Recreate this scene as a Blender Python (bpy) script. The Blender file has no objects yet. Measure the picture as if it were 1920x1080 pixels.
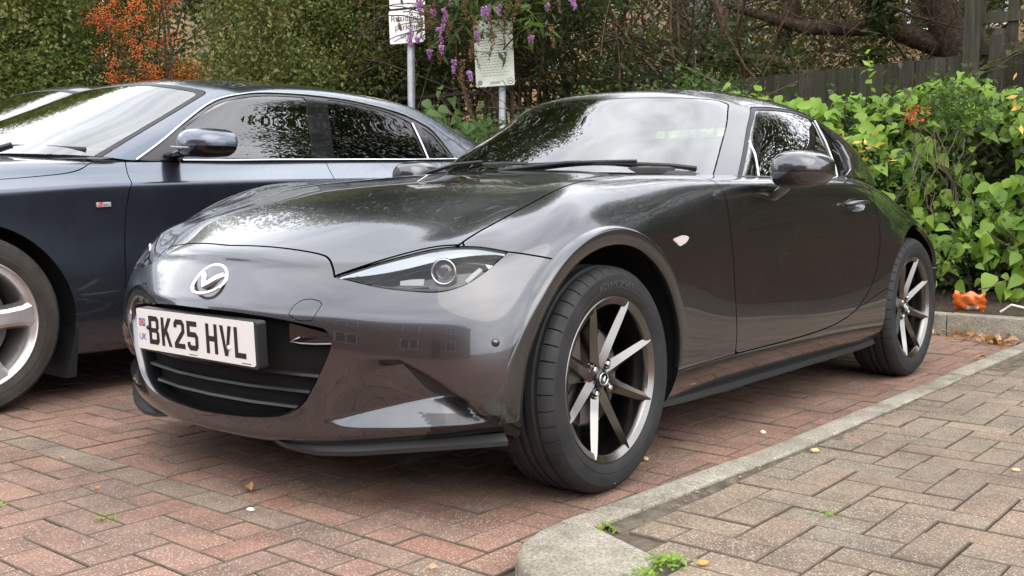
import bpy, bmesh, math, random
import numpy as np
from mathutils import Vector, Matrix
random.seed(7); RNG = np.random.default_rng(7)
R_ = math.radians
SC = bpy.context.scene
COL = SC.collection

# ------------------------------------------------------------------ camera
cam_d = bpy.data.cameras.new('camera'); cam = bpy.data.objects.new('camera', cam_d); COL.objects.link(cam)
CAM = Vector((2.247, 2.340, 0.784))
yaw, pitch = 3.8289, -0.089
fw = Vector((math.cos(yaw)*math.cos(pitch), math.sin(yaw)*math.cos(pitch), math.sin(pitch)))
cam.location = CAM
cam.rotation_euler = fw.to_track_quat('-Z', 'Y').to_euler()
cam_d.sensor_width = 36.0; cam_d.lens = 1948.0*36.0/1920.0
cam_d.clip_start = 0.05; cam_d.clip_end = 3000
cam_d.dof.use_dof = False
SC.camera = cam
SC.render.resolution_x, SC.render.resolution_y = 1024, 576

# ------------------------------------------------------------------ sky, sun, exposure
SUN_EL, SUN_AZ = R_(50), R_(58)          # azimuth measured from +x towards +y
w = bpy.data.worlds.new('World'); SC.world = w; w.use_nodes = True
nt = w.node_tree; nt.nodes.clear()
def N(t, tree=None, **k):
    n = (tree or nt).nodes.new(t)
    for a, b in k.items(): setattr(n, a, b)
    return n
out = N('ShaderNodeOutputWorld'); bg = N('ShaderNodeBackground')
sky = N('ShaderNodeTexSky', sky_type='NISHITA', sun_disc=False)
sky.sun_elevation = SUN_EL; sky.sun_rotation = R_(90) - SUN_AZ
sky.air_density = 1.0; sky.dust_density = 2.0; sky.ozone_density = 1.0
geo = N('ShaderNodeTexCoord'); mp = N('ShaderNodeMapping'); mp.inputs['Scale'].default_value = (1.0, 1.0, 2.6)
nz = N('ShaderNodeTexNoise'); nz.inputs['Scale'].default_value = 2.1; nz.inputs['Detail'].default_value = 7; nz.inputs['Roughness'].default_value = .55
rp = N('ShaderNodeValToRGB'); rp.color_ramp.elements[0].position = .30; rp.color_ramp.elements[1].position = .60; rp.color_ramp.elements[0].color = (.55, .55, .55, 1)
nz2 = N('ShaderNodeTexNoise'); nz2.inputs['Scale'].default_value = 3.3; nz2.inputs['Detail'].default_value = 6
rp2 = N('ShaderNodeValToRGB'); rp2.color_ramp.elements[0].position = .3; rp2.color_ramp.elements[1].position = .7
rp2.color_ramp.elements[0].color = (20.0, 21.2, 23.2, 1); rp2.color_ramp.elements[1].color = (30.5, 30.6, 31.0, 1)
mx = N('ShaderNodeMix', data_type='RGBA')
L = nt.links.new
L(geo.outputs['Generated'], mp.inputs['Vector']); L(mp.outputs[0], nz.inputs['Vector']); L(mp.outputs[0], nz2.inputs['Vector'])
L(nz.outputs['Fac'], rp.inputs['Fac']); L(nz2.outputs['Fac'], rp2.inputs['Fac'])
L(rp.outputs['Color'], mx.inputs[0]); L(sky.outputs[0], mx.inputs[6]); L(rp2.outputs['Color'], mx.inputs[7])
L(mx.outputs[2], bg.inputs['Color']); bg.inputs['Strength'].default_value = 0.10
L(bg.outputs[0], out.inputs['Surface'])
sun_d = bpy.data.lights.new('sun', 'SUN'); sun = bpy.data.objects.new('sun', sun_d); COL.objects.link(sun)
sun_d.energy = 1.3; sun_d.angle = R_(62); sun_d.color = (1.0, .90, .76)
sdir = Vector((math.cos(SUN_AZ)*math.cos(SUN_EL), math.sin(SUN_AZ)*math.cos(SUN_EL), math.sin(SUN_EL)))
sun.rotation_euler = (-sdir).to_track_quat('-Z', 'Y').to_euler()
vs = SC.view_settings; vs.view_transform = 'Standard'; vs.look = 'None'; vs.gamma = 1; vs.use_curve_mapping = False; vs.exposure = 0.40
SC.cycles.max_bounces = 8; SC.cycles.transparent_max_bounces = 24

# ------------------------------------------------------------------ helpers
def tag(o, label=None, cat=None, group=None, kind=None):
    for k, v in (('label', label), ('category', cat), ('group', group), ('kind', kind)):
        if v: o[k] = v
    return o
def link(o, parent=None):
    COL.objects.link(o)
    if parent is not None: o.parent = parent
    return o
def empty(name, loc=(0, 0, 0), rz=0.0, label=None, cat=None, group=None):
    o = bpy.data.objects.new(name, None); o.location = loc; o.rotation_euler = (0, 0, rz); o.empty_display_size = .1
    link(o); return tag(o, label, cat, group)
def mesh_from(name, V, F, mat=None, smooth=True, mats=None, fmat=None):
    me = bpy.data.meshes.new(name)
    me.from_pydata([tuple(map(float, v)) for v in V], [], [tuple(map(int, f)) for f in F])
    for m in (mats or ([mat] if mat else [])): me.materials.append(m)
    if fmat is not None: me.polygons.foreach_set('material_index', np.asarray(fmat, dtype=np.int32))
    me.polygons.foreach_set('use_smooth', np.full(len(me.polygons), smooth, dtype=bool))
    me.update(); return me
def add(name, V, F, mat, parent=None, smooth=True, **k):
    return link(bpy.data.objects.new(name, mesh_from(name, V, F, mat, smooth, **k)), parent)
def add_bm(name, bm, mat, parent=None, smooth=False, angle=None):
    me = bpy.data.meshes.new(name); bm.normal_update(); bm.to_mesh(me); bm.free()
    for m in (mat if isinstance(mat, (list, tuple)) else [mat]): me.materials.append(m)
    me.polygons.foreach_set('use_smooth', np.full(len(me.polygons), smooth or angle is not None, dtype=bool))
    if angle is not None: me.set_sharp_from_angle(angle=R_(angle))
    return link(bpy.data.objects.new(name, me), parent)

class MB:
    """collects shapes into one mesh"""
    def __init__(s): s.V = []; s.F = []
    def add(s, V, F):
        b = len(s.V); s.V += [tuple(v) for v in V]; s.F += [tuple(i+b for i in f) for f in F]; return s
    def box(s, c, d, rot=None):
        c = Vector(c); M = rot or Matrix.Identity(3)
        V = [c + M @ Vector((sx*d[0]/2, sy*d[1]/2, sz*d[2]/2)) for sx in (-1, 1) for sy in (-1, 1) for sz in (-1, 1)]
        return s.add(V, [(0, 1, 3, 2), (4, 6, 7, 5), (0, 4, 5, 1), (2, 3, 7, 6), (0, 2, 6, 4), (1, 5, 7, 3)])
    def bbox(s, c, d, b=.004, rot=None):
        """box with bevelled edges all round"""
        bm = bmesh.new(); bmesh.ops.create_cube(bm, size=1.0)
        for v in bm.verts: v.co = Vector((v.co.x*d[0], v.co.y*d[1], v.co.z*d[2]))
        bmesh.ops.bevel(bm, geom=bm.edges[:], offset=b, segments=2, affect='EDGES', profile=.5)
        M = rot or Matrix.Identity(3); c = Vector(c)
        bm.verts.index_update()
        s.add([c + M @ v.co for v in bm.verts], [[v.index for v in f.verts] for f in bm.faces]); bm.free(); return s
    def tube(s, P, r, n=10, cap=True, up=None):
        P = [Vector(p) for p in P]; rr = r if hasattr(r, '__len__') else [r]*len(P)
        rings = []; ref = None
        for i, p in enumerate(P):
            t = (P[min(i+1, len(P)-1)] - P[max(i-1, 0)]).normalized()
            if ref is None:
                ref = Vector(up) if up else (Vector((0, 0, 1)) if abs(t.z) < .9 else Vector((1, 0, 0)))
            a = t.cross(ref)
            if a.length < 1e-6: a = t.orthogonal()
            a.normalize(); b = a.cross(t).normalized(); ref = b
            q = rr[i]; qa, qb = (q if hasattr(q, '__len__') else (q, q))
            rings.append([p + a*math.cos(2*math.pi*k/n)*qa + b*math.sin(2*math.pi*k/n)*qb for k in range(n)])
        V = [v for R in rings for v in R]
        F = [(i*n+k, i*n+(k+1) % n, (i+1)*n+(k+1) % n, (i+1)*n+k) for i in range(len(P)-1) for k in range(n)]
        if cap: F += [tuple(range(n))[::-1], tuple((len(P)-1)*n+k for k in range(n))]
        return s.add(V, F)
    def lathe(s, prof, n=48, c=(0, 0, 0), M=None, closed=False, a0=0.0, a1=2*math.pi):
        """profile (r, h) swept about local +y; M 3x3 turns it"""
        c = Vector(c); M = M or Matrix.Identity(3); full = abs(a1-a0-2*math.pi) < 1e-6
        m = n if full else n+1; V = []
        for k in range(m):
            a = a0+(a1-a0)*k/n
            for r, h in prof: V.append(c + M @ Vector((r*math.cos(a), h, r*math.sin(a))))
        q = len(prof); F = []
        for k in range(n):
            k2 = (k+1) % m
            for j in range(q-1 + (1 if closed else 0)):
                j2 = (j+1) % q; F.append((k*q+j, k*q+j2, k2*q+j2, k2*q+j))
        return s.add(V, F)
    def obj(s, name, mat, parent=None, smooth=False, angle=None):
        me = bpy.data.meshes.new(name); me.from_pydata([tuple(v) for v in s.V], [], s.F)
        for m in (mat if isinstance(mat, (list, tuple)) else [mat]): me.materials.append(m)
        me.polygons.foreach_set('use_smooth', np.full(len(me.polygons), smooth or angle is not None, dtype=bool))
        me.update()
        if angle is not None: me.set_sharp_from_angle(angle=R_(angle))
        return link(bpy.data.objects.new(name, me), parent)

# ------------------------------------------------------------------ materials
def mat(name, col=(.5, .5, .5), rough=.5, metal=0.0, spec=.5, coat=0.0, coat_rough=.03, trans=0.0, ior=1.45, emit=None):
    m = bpy.data.materials.new(name); m.use_nodes = True
    b = m.node_tree.nodes['Principled BSDF']
    b.inputs['Base Color'].default_value = (*col, 1); b.inputs['Roughness'].default_value = rough; b.inputs['Metallic'].default_value = metal
    b.inputs['Specular IOR Level'].default_value = spec; b.inputs['Coat Weight'].default_value = coat; b.inputs['Coat Roughness'].default_value = coat_rough
    b.inputs['Transmission Weight'].default_value = trans; b.inputs['IOR'].default_value = ior
    return m
def nodes(m): return m.node_tree, m.node_tree.nodes['Principled BSDF']
def noise_col(m, cols, scale=20, detail=4, rough=.6, coord='Object', lo=.3, hi=.7, bump=0.0, bscale=None, bdist=.002):
    t, b = nodes(m); tc = N('ShaderNodeTexCoord', t); nz = N('ShaderNodeTexNoise', t); rp = N('ShaderNodeValToRGB', t)
    nz.inputs['Scale'].default_value = scale; nz.inputs['Detail'].default_value = detail; nz.inputs['Roughness'].default_value = rough
    e = rp.color_ramp.elements
    while len(e) < len(cols): e.new(.5)
    for i, c in enumerate(cols):
        e[i].position = lo+(hi-lo)*i/(len(cols)-1); e[i].color = (*c, 1)
    t.links.new(tc.outputs[coord], nz.inputs['Vector']); t.links.new(nz.outputs['Fac'], rp.inputs['Fac']); t.links.new(rp.outputs['Color'], b.inputs['Base Color'])
    if bump:
        n2 = N('ShaderNodeTexNoise', t); n2.inputs['Scale'].default_value = bscale or scale*4; n2.inputs['Detail'].default_value = 5
        bp = N('ShaderNodeBump', t); bp.inputs['Strength'].default_value = bump; bp.inputs['Distance'].default_value = bdist
        t.links.new(tc.outputs[coord], n2.inputs['Vector']); t.links.new(n2.outputs['Fac'], bp.inputs['Height']); t.links.new(bp.outputs[0], b.inputs['Normal'])
    return m
# ------------------------------------------------------------------ smooth surfaces from a cage of points on them
def subdiv(V, F, lv, crease=None):
    me = bpy.data.meshes.new('tmp'); me.from_pydata([tuple(v) for v in V], [], [tuple(f) for f in F])
    if crease:
        at = me.attributes.new('crease_edge', 'FLOAT', 'EDGE')
        for e in me.edges:
            k = tuple(sorted(e.vertices))
            if k in crease: at.data[e.index].value = crease[k]
    o = bpy.data.objects.new('tmp', me); COL.objects.link(o)
    m = o.modifiers.new('s', 'SUBSURF'); m.levels = lv; m.render_levels = lv; m.boundary_smooth = 'PRESERVE_CORNERS'
    dg = bpy.context.evaluated_depsgraph_get(); ev = o.evaluated_get(dg); me2 = ev.to_mesh()
    n = len(me2.vertices); A = np.empty(n*3); me2.vertices.foreach_get('co', A); A = A.reshape(-1, 3)
    q = len(me2.polygons); B = np.empty(q*4, dtype=np.int64); me2.polygons.foreach_get('vertices', B)
    ev.to_mesh_clear(); bpy.data.objects.remove(o); bpy.data.meshes.remove(me)
    return A, B.reshape(-1, 4)
def fit_cage(V, F, it=6, crease=None):
    T = np.asarray(V, float); C = T.copy()
    for _ in range(it):
        A, _f = subdiv(C, F, 1, crease); C = C + .9*(T - A[:len(C)])
    return C
def vnormals(V, F):
    V = np.asarray(V); N_ = np.zeros_like(V)
    for f in (F if isinstance(F, list) else [F]):
        pass
    if isinstance(F, np.ndarray):
        a, b, c, d = (V[F[:, i]] for i in range(4)); n = np.cross(c-a, d-b)
        for i in range(4): np.add.at(N_, F[:, i], n)
    else:
        for f in F:
            P = V[list(f)]; n = np.cross(P[2]-P[0], P[-1]-P[1] if len(f) > 3 else P[1]-P[0])
            if len(f) == 3: n = np.cross(P[1]-P[0], P[2]-P[0])
            for i in f: N_[i] += n
    l = np.linalg.norm(N_, axis=1, keepdims=True); return N_/np.maximum(l, 1e-12)
def compact(V, F):
    used = np.zeros(len(V), bool)
    for f in F: used[list(f)] = True
    m = np.cumsum(used)-1
    return np.asarray(V)[used], [tuple(int(m[i]) for i in f) for f in F]
def clip(V, F, f):
    """keep the part of the mesh where f <= 0; f holds one value per vertex"""
    V = np.asarray(V, float); f = np.where(np.abs(f) < 1e-7, -1e-7, f); neg = f <= 0
    if isinstance(F, np.ndarray):
        nn = neg[F].sum(1); keep = [tuple(r) for r in F[nn == F.shape[1]].tolist()]; part = F[(nn > 0) & (nn < F.shape[1])].tolist()
    else:
        keep = []; part = []
        for r in F:
            s = sum(neg[i] for i in r)
            if s == len(r): keep.append(tuple(r))
            elif s: part.append(r)
    newV = []; cache = {}; base = len(V)
    def cut(i, j):
        k = (i, j) if i < j else (j, i)
        if k not in cache:
            t = f[i]/(f[i]-f[j]); t = min(max(t, 1e-3), 1-1e-3); newV.append(V[i]+(V[j]-V[i])*t); cache[k] = base+len(newV)-1
        return cache[k]
    for r in part:
        o = []
        for a, i in enumerate(r):
            j = r[(a+1) % len(r)]
            if neg[i]: o.append(i)
            if neg[i] != neg[j]: o.append(cut(i, j))
        if len(o) >= 3: keep.append(tuple(o))
    VV = np.vstack([V, np.array(newV)]) if newV else V
    return compact(VV, keep)
def sdf(P, poly):
    """signed distance of 2D points to a closed polygon, negative inside"""
    P = np.asarray(P, float); Q = np.asarray(poly, float); d = np.full(len(P), 1e9); ins = np.zeros(len(P), bool)
    for i in range(len(Q)):
        a, b = Q[i], Q[(i+1) % len(Q)]; e = b-a; w_ = P-a
        t = np.clip((w_@e)/max(e@e, 1e-18), 0, 1); d = np.minimum(d, np.linalg.norm(w_-t[:, None]*e, axis=1))
        c = ((a[1] > P[:, 1]) != (b[1] > P[:, 1]))
        with np.errstate(divide='ignore', invalid='ignore'):
            xi = a[0]+(P[:, 1]-a[1])*(b[0]-a[0])/(b[1]-a[1])
        ins ^= c & (P[:, 0] < xi)
    return np.where(ins, -d, d)
def sdl(P, line):
    """distance to an open polyline, signed: positive on its left side"""
    P = np.asarray(P, float); Q = np.asarray(line, float); best = np.full(len(P), 1e9); sg = np.ones(len(P))
    for i in range(len(Q)-1):
        a, b = Q[i], Q[i+1]; e = b-a; w_ = P-a; t = (w_@e)/(e@e); tc = np.clip(t, 0, 1)
        if i == 0: tc = np.minimum(t, 1)
        if i == len(Q)-2: tc = np.maximum(tc if i else t, t) if i == 0 else np.maximum(t, 0)
        if len(Q) == 2: tc = t
        d = np.linalg.norm(w_-tc[:, None]*e, axis=1); s = np.sign(e[0]*w_[:, 1]-e[1]*w_[:, 0]); s[s == 0] = 1
        m = d < best-1e-9; best = np.where(m, d, best); sg = np.where(m, s, sg)
    return best*sg
def smooth_line(P, n=6, closed=False):
    """Catmull-Rom through points"""
    P = [np.asarray(p, float) for p in P]; m = len(P); o = []
    for i in range(m if closed else m-1):
        g = (lambda k: P[k % m]) if closed else (lambda k: P[min(max(k, 0), m-1)])
        a, b, c, d = g(i-1), g(i), g(i+1), g(i+2)
        for k in range(n):
            t = k/n; o.append(.5*((2*b)+(c-a)*t+(2*a-5*b+4*c-d)*t*t+(3*b-a-3*c+d)*t**3))
    if not closed: o.append(P[-1])
    return np.array(o)
def panel_add(V, F, depth=.012):
    """turn the free edges of an open panel inwards, with their own vertices so that the edge is crisp"""
    V = np.asarray(V, float); Nn = vnormals(V, F)
    cnt = {}
    for f in F:
        for a in range(len(f)):
            i, j = f[a], f[(a+1) % len(f)]; cnt[(i, j)] = 1
    be = [(i, j) for (i, j) in cnt if (j, i) not in cnt]
    b = {}; ex = []; base = len(V)
    for i, j in be:
        for k in (i, j):
            if k not in b:
                b[k] = base+len(ex); ex += [V[k], V[k]-Nn[k]*depth]
    F2 = list(F)+[(b[j], b[i], b[i]+1, b[j]+1) for i, j in be]
    return (np.vstack([V, np.array(ex)]) if ex else V), F2
def panel(name, V, F, m, parent, depth=.012, rim=True, mirror=False):
    if rim: V, F = panel_add(V, F, depth)
    V = np.asarray(V)
    if mirror: V = V*np.array([1, -1, 1]); F = [tuple(reversed(f)) for f in F]
    return add(name, V, F, m, parent)
# ================================================================== the dark grey coupe
# cage: columns run from the nose centre round the corner and down the left side, each from the sill up to the shoulder
BODY = [
 [(.56,0,.145),(.655,0,.165),(.672,0,.205),(.690,0,.30),(.693,0,.40),(.683,0,.490),(.668,0,.525),(.640,0,.572),(.617,0,.612),(.588,0,.650)],
 [(.55,.16,.145),(.648,.16,.166),(.664,.16,.208),(.680,.16,.30),(.684,.16,.40),(.675,.16,.488),(.660,.16,.524),(.632,.16,.571),(.608,.16,.610),(.578,.16,.648)],
 [(.53,.31,.152),(.625,.31,.172),(.640,.31,.225),(.653,.31,.31),(.657,.31,.40),(.650,.31,.478),(.635,.31,.52),(.605,.31,.57),(.580,.31,.604),(.548,.31,.639)],
 [(.50,.44,.163),(.582,.45,.182),(.598,.455,.238),(.607,.46,.32),(.611,.46,.40),(.606,.455,.468),(.592,.45,.52),(.562,.44,.575),(.537,.435,.608),(.505,.425,.640)],
 [(.45,.55,.178),(.525,.57,.197),(.545,.582,.25),(.555,.59,.32),(.556,.59,.40),(.550,.585,.468),(.537,.575,.52),(.508,.56,.58),(.484,.55,.617),(.452,.535,.652)],
 [(.39,.66,.19),(.45,.69,.211),(.475,.705,.257),(.484,.712,.32),(.484,.712,.40),(.478,.706,.472),(.465,.695,.53),(.440,.68,.588),(.417,.662,.627),(.385,.635,.668)],
 [(.34,.74,.20),(.375,.775,.220),(.395,.79,.262),(.40,.797,.32),(.40,.798,.40),(.393,.793,.475),(.378,.782,.54),(.352,.758,.605),(.325,.72,.655),(.29,.650,.700)],
 [(.28,.76,.17),(.29,.81,.19),(.295,.825,.25),(.298,.832,.32),(.296,.833,.40),(.290,.831,.48),(.277,.823,.555),(.255,.800,.635),(.22,.740,.705),(.19,.642,.737)],
 [(.14,.77,.17),(.14,.82,.19),(.14,.838,.25),(.14,.846,.33),(.14,.848,.42),(.135,.847,.51),(.130,.842,.600),(.118,.820,.690),(.10,.745,.760),(.07,.635,.782)],
 [(-.03,.77,.17),(-.03,.82,.19),(-.03,.838,.25),(-.03,.847,.33),(-.03,.850,.42),(-.03,.849,.52),(-.03,.845,.62),(-.03,.826,.710),(-.04,.740,.797),(-.06,.625,.822)],
 [(-.20,.77,.17),(-.20,.81,.19),(-.20,.830,.25),(-.20,.841,.33),(-.20,.844,.42),(-.20,.842,.52),(-.20,.837,.62),(-.20,.818,.725),(-.21,.738,.812),(-.22,.615,.833)],
 [(-.38,.76,.17),(-.38,.79,.19),(-.38,.815,.25),(-.38,.828,.33),(-.38,.832,.42),(-.38,.830,.52),(-.38,.824,.63),(-.38,.804,.745),(-.39,.745,.822),(-.40,.625,.844)],
 [(-.65,.75,.17),(-.65,.775,.19),(-.65,.812,.25),(-.65,.828,.33),(-.65,.828,.42),(-.65,.822,.52),(-.65,.815,.63),(-.65,.797,.760),(-.65,.768,.826),(-.65,.66,.850)],
 [(-1.0,.745,.17),(-1.0,.773,.19),(-1.0,.812,.25),(-1.0,.826,.33),(-1.0,.824,.42),(-1.0,.816,.52),(-1.0,.808,.63),(-1.0,.791,.770),(-1.0,.768,.830),(-1.0,.68,.852)],
 [(-1.35,.745,.17),(-1.35,.776,.19),(-1.35,.815,.25),(-1.35,.828,.33),(-1.35,.824,.42),(-1.35,.817,.52),(-1.35,.811,.63),(-1.35,.794,.775),(-1.35,.770,.836),(-1.35,.68,.858)],
 [(-1.7,.75,.17),(-1.7,.785,.19),(-1.7,.825,.25),(-1.7,.838,.33),(-1.7,.836,.42),(-1.7,.831,.52),(-1.7,.826,.63),(-1.7,.806,.775),(-1.7,.778,.840),(-1.7,.68,.866)],
 [(-1.95,.76,.17),(-1.95,.80,.19),(-1.95,.84,.25),(-1.95,.853,.33),(-1.95,.855,.42),(-1.95,.853,.52),(-1.95,.848,.63),(-1.95,.824,.745),(-1.95,.777,.822),(-1.95,.67,.866)],
 [(-2.13,.76,.17),(-2.13,.80,.19),(-2.13,.85,.25),(-2.13,.862,.33),(-2.13,.866,.42),(-2.13,.867,.52),(-2.13,.860,.61),(-2.13,.832,.705),(-2.13,.772,.785),(-2.13,.66,.852)],
 [(-2.31,.76,.17),(-2.31,.80,.19),(-2.31,.85,.25),(-2.31,.864,.33),(-2.31,.868,.42),(-2.31,.868,.52),(-2.31,.858,.60),(-2.31,.824,.682),(-2.31,.762,.745),(-2.31,.64,.828)],
 [(-2.52,.76,.17),(-2.52,.80,.19),(-2.52,.845,.25),(-2.52,.862,.33),(-2.52,.865,.42),(-2.52,.862,.51),(-2.52,.845,.575),(-2.52,.80,.648),(-2.52,.735,.708),(-2.52,.62,.80)],
 [(-2.70,.72,.18),(-2.70,.755,.20),(-2.72,.785,.26),(-2.73,.797,.34),(-2.73,.797,.42),(-2.72,.790,.51),(-2.72,.770,.57),(-2.72,.73,.64),(-2.72,.67,.70),(-2.72,.56,.785)],
 [(-2.90,.56,.19),(-2.93,.59,.21),(-2.96,.615,.27),(-2.97,.625,.34),(-2.97,.625,.42),(-2.97,.62,.51),(-2.96,.605,.58),(-2.94,.58,.65),(-2.92,.53,.715),(-2.88,.43,.78)],
 [(-3.02,.32,.20),(-3.05,.33,.22),(-3.08,.34,.28),(-3.09,.345,.35),(-3.09,.345,.43),(-3.09,.34,.52),(-3.08,.335,.60),(-3.07,.32,.68),(-3.05,.29,.74),(-3.01,.235,.785)],
 [(-3.06,0,.20),(-3.09,0,.22),(-3.12,0,.28),(-3.13,0,.35),(-3.13,0,.43),(-3.13,0,.52),(-3.12,0,.60),(-3.11,0,.68),(-3.09,0,.745),(-3.05,0,.79)],
]
def body_cage():
    V = []; F = []; nc, nr = len(BODY), 10
    idx = {}
    for i, c in enumerate(BODY):
        for j, p in enumerate(c): idx[i, j] = len(V); V.append(p)
    for i in range(nc-1):
        for j in range(nr-1): F.append((idx[i, j], idx[i+1, j], idx[i+1, j+1], idx[i, j+1]))
    # bonnet: lateral lines 0..4 from the nose, the side line is column 5..12
    zc = [None, .712, .752, .785, .816, .838, .855, .872]; xs = [None, .445, .335, .20, .03, -.17, -.37, -.60]
    frac = [0, .26, .5, .69, .85]; H = {}
    for i in range(5): H[i, 0] = idx[i, 9]
    for j in range(8): H[5, j] = idx[5+j, 9]
    for j in range(1, 8):
        ex, ey, ez = BODY[5+j][9]
        for i in range(5):
            t = frac[i]; x = xs[j]*(1-t**2.5)+ex*t**2.5
            x0 = BODY[i][9][0]; 
            if j < 3: x = min(x, x0-.07*j)
            z = ez+(zc[j]-ez)*(1-t*t) - .010*math.exp(-((t-.80)/.16)**2)*min(1, j/2)
            H[i, j] = len(V); V.append((x, t*ey, z))
    for j in range(7):
        for i in range(5): F.append((H[i, j], H[i+1, j], H[i+1, j+1], H[i, j+1]))
    # mirror
    n = len(V); m = {}
    for k in range(n):
        if abs(V[k][1]) < 1e-9: m[k] = k
        else: m[k] = len(V); V.append((V[k][0], -V[k][1], V[k][2]))
    F += [tuple(m[k] for k in reversed(f)) for f in F]
    return np.array(V), F
cV, cF = body_cage(); cC = fit_cage(cV, cF)
bV, bF = subdiv(cC, cF, 4)
GH = [
 [(-.62,0,.862),(-.80,0,.985),(-.975,0,1.096),(-1.115,0,1.173)],
 [(-.66,.30,.862),(-.835,.275,.980),(-1.01,.25,1.085),(-1.145,.235,1.167)],
 [(-.75,.52,.856),(-.91,.475,.965),(-1.07,.425,1.063),(-1.20,.385,1.147)],
 [(-.88,.635,.848),(-1.02,.585,.948),(-1.16,.53,1.045),(-1.27,.480,1.122)],
 [(-.99,.700,.838),(-1.12,.650,.935),(-1.24,.592,1.03),(-1.33,.532,1.108)],
 [(-1.10,.715,.838),(-1.20,.668,.935),(-1.31,.612,1.03),(-1.39,.545,1.117)],
 [(-1.45,.715,.845),(-1.47,.672,.94),(-1.50,.615,1.04),(-1.53,.540,1.132)],
 [(-1.80,.71,.853),(-1.80,.665,.945),(-1.78,.607,1.04),(-1.75,.535,1.126)],
 [(-2.10,.69,.855),(-2.04,.65,.945),(-1.98,.60,1.03),(-1.93,.535,1.106)],
 [(-2.48,.62,.815),(-2.32,.61,.93),(-2.19,.575,1.02),(-2.08,.51,1.085)],
 [(-2.66,.50,.79),(-2.42,.52,.925),(-2.24,.50,1.015),(-2.12,.44,1.088)],
 [(-2.50,.36,.80),(-2.30,.40,.92),(-2.15,.40,1.0),(-2.12,.32,1.10)],
 [(-2.35,0,.80),(-2.25,0,.94),(-2.15,0,1.02),(-2.11,0,1.115)],
]
def gh_cage():
    V = []; F = []; idx = {}
    for i, c in enumerate(GH):
        for j, p in enumerate(c): idx[i, j] = len(V); V.append(p)
    for i in range(12):
        for j in range(3): F.append((idx[i, j], idx[i+1, j], idx[i+1, j+1], idx[i, j+1]))
    zc = [0, 1.194, 1.214, 1.226, 1.224, 1.190]; xc = [0, -1.27, -1.42, -1.60, -1.80, -1.98]
    G = {}
    for i in range(4): G[i, 0] = idx[i, 3]; G[i, 6] = idx[12-i, 3]
    for j in range(1, 6): G[3, j] = idx[3+j, 3]
    for j in range(1, 6):
        ex, ey, ez = GH[3+j][3]
        for i, t in enumerate((0, .46, .77)):
            G[i, j] = len(V); V.append((xc[j]*(1-t*t)+ex*t*t, ey*t, ez+(zc[j]-ez)*(1-t**2.2)))
    for j in range(6):
        for i in range(3): F.append((G[i, j], G[i+1, j], G[i+1, j+1], G[i, j+1]))
    n = len(V); m = {}
    for k in range(n):
        if abs(V[k][1]) < 1e-9: m[k] = k
        else: m[k] = len(V); V.append((V[k][0], -V[k][1], V[k][2]))
    F += [tuple(m[k] for k in reversed(f)) for f in F]
    return np.array(V), F
hV0, hF0 = gh_cage(); hC = fit_cage(hV0, hF0)
hV, hF = subdiv(hC, hF0, 4)
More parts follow.
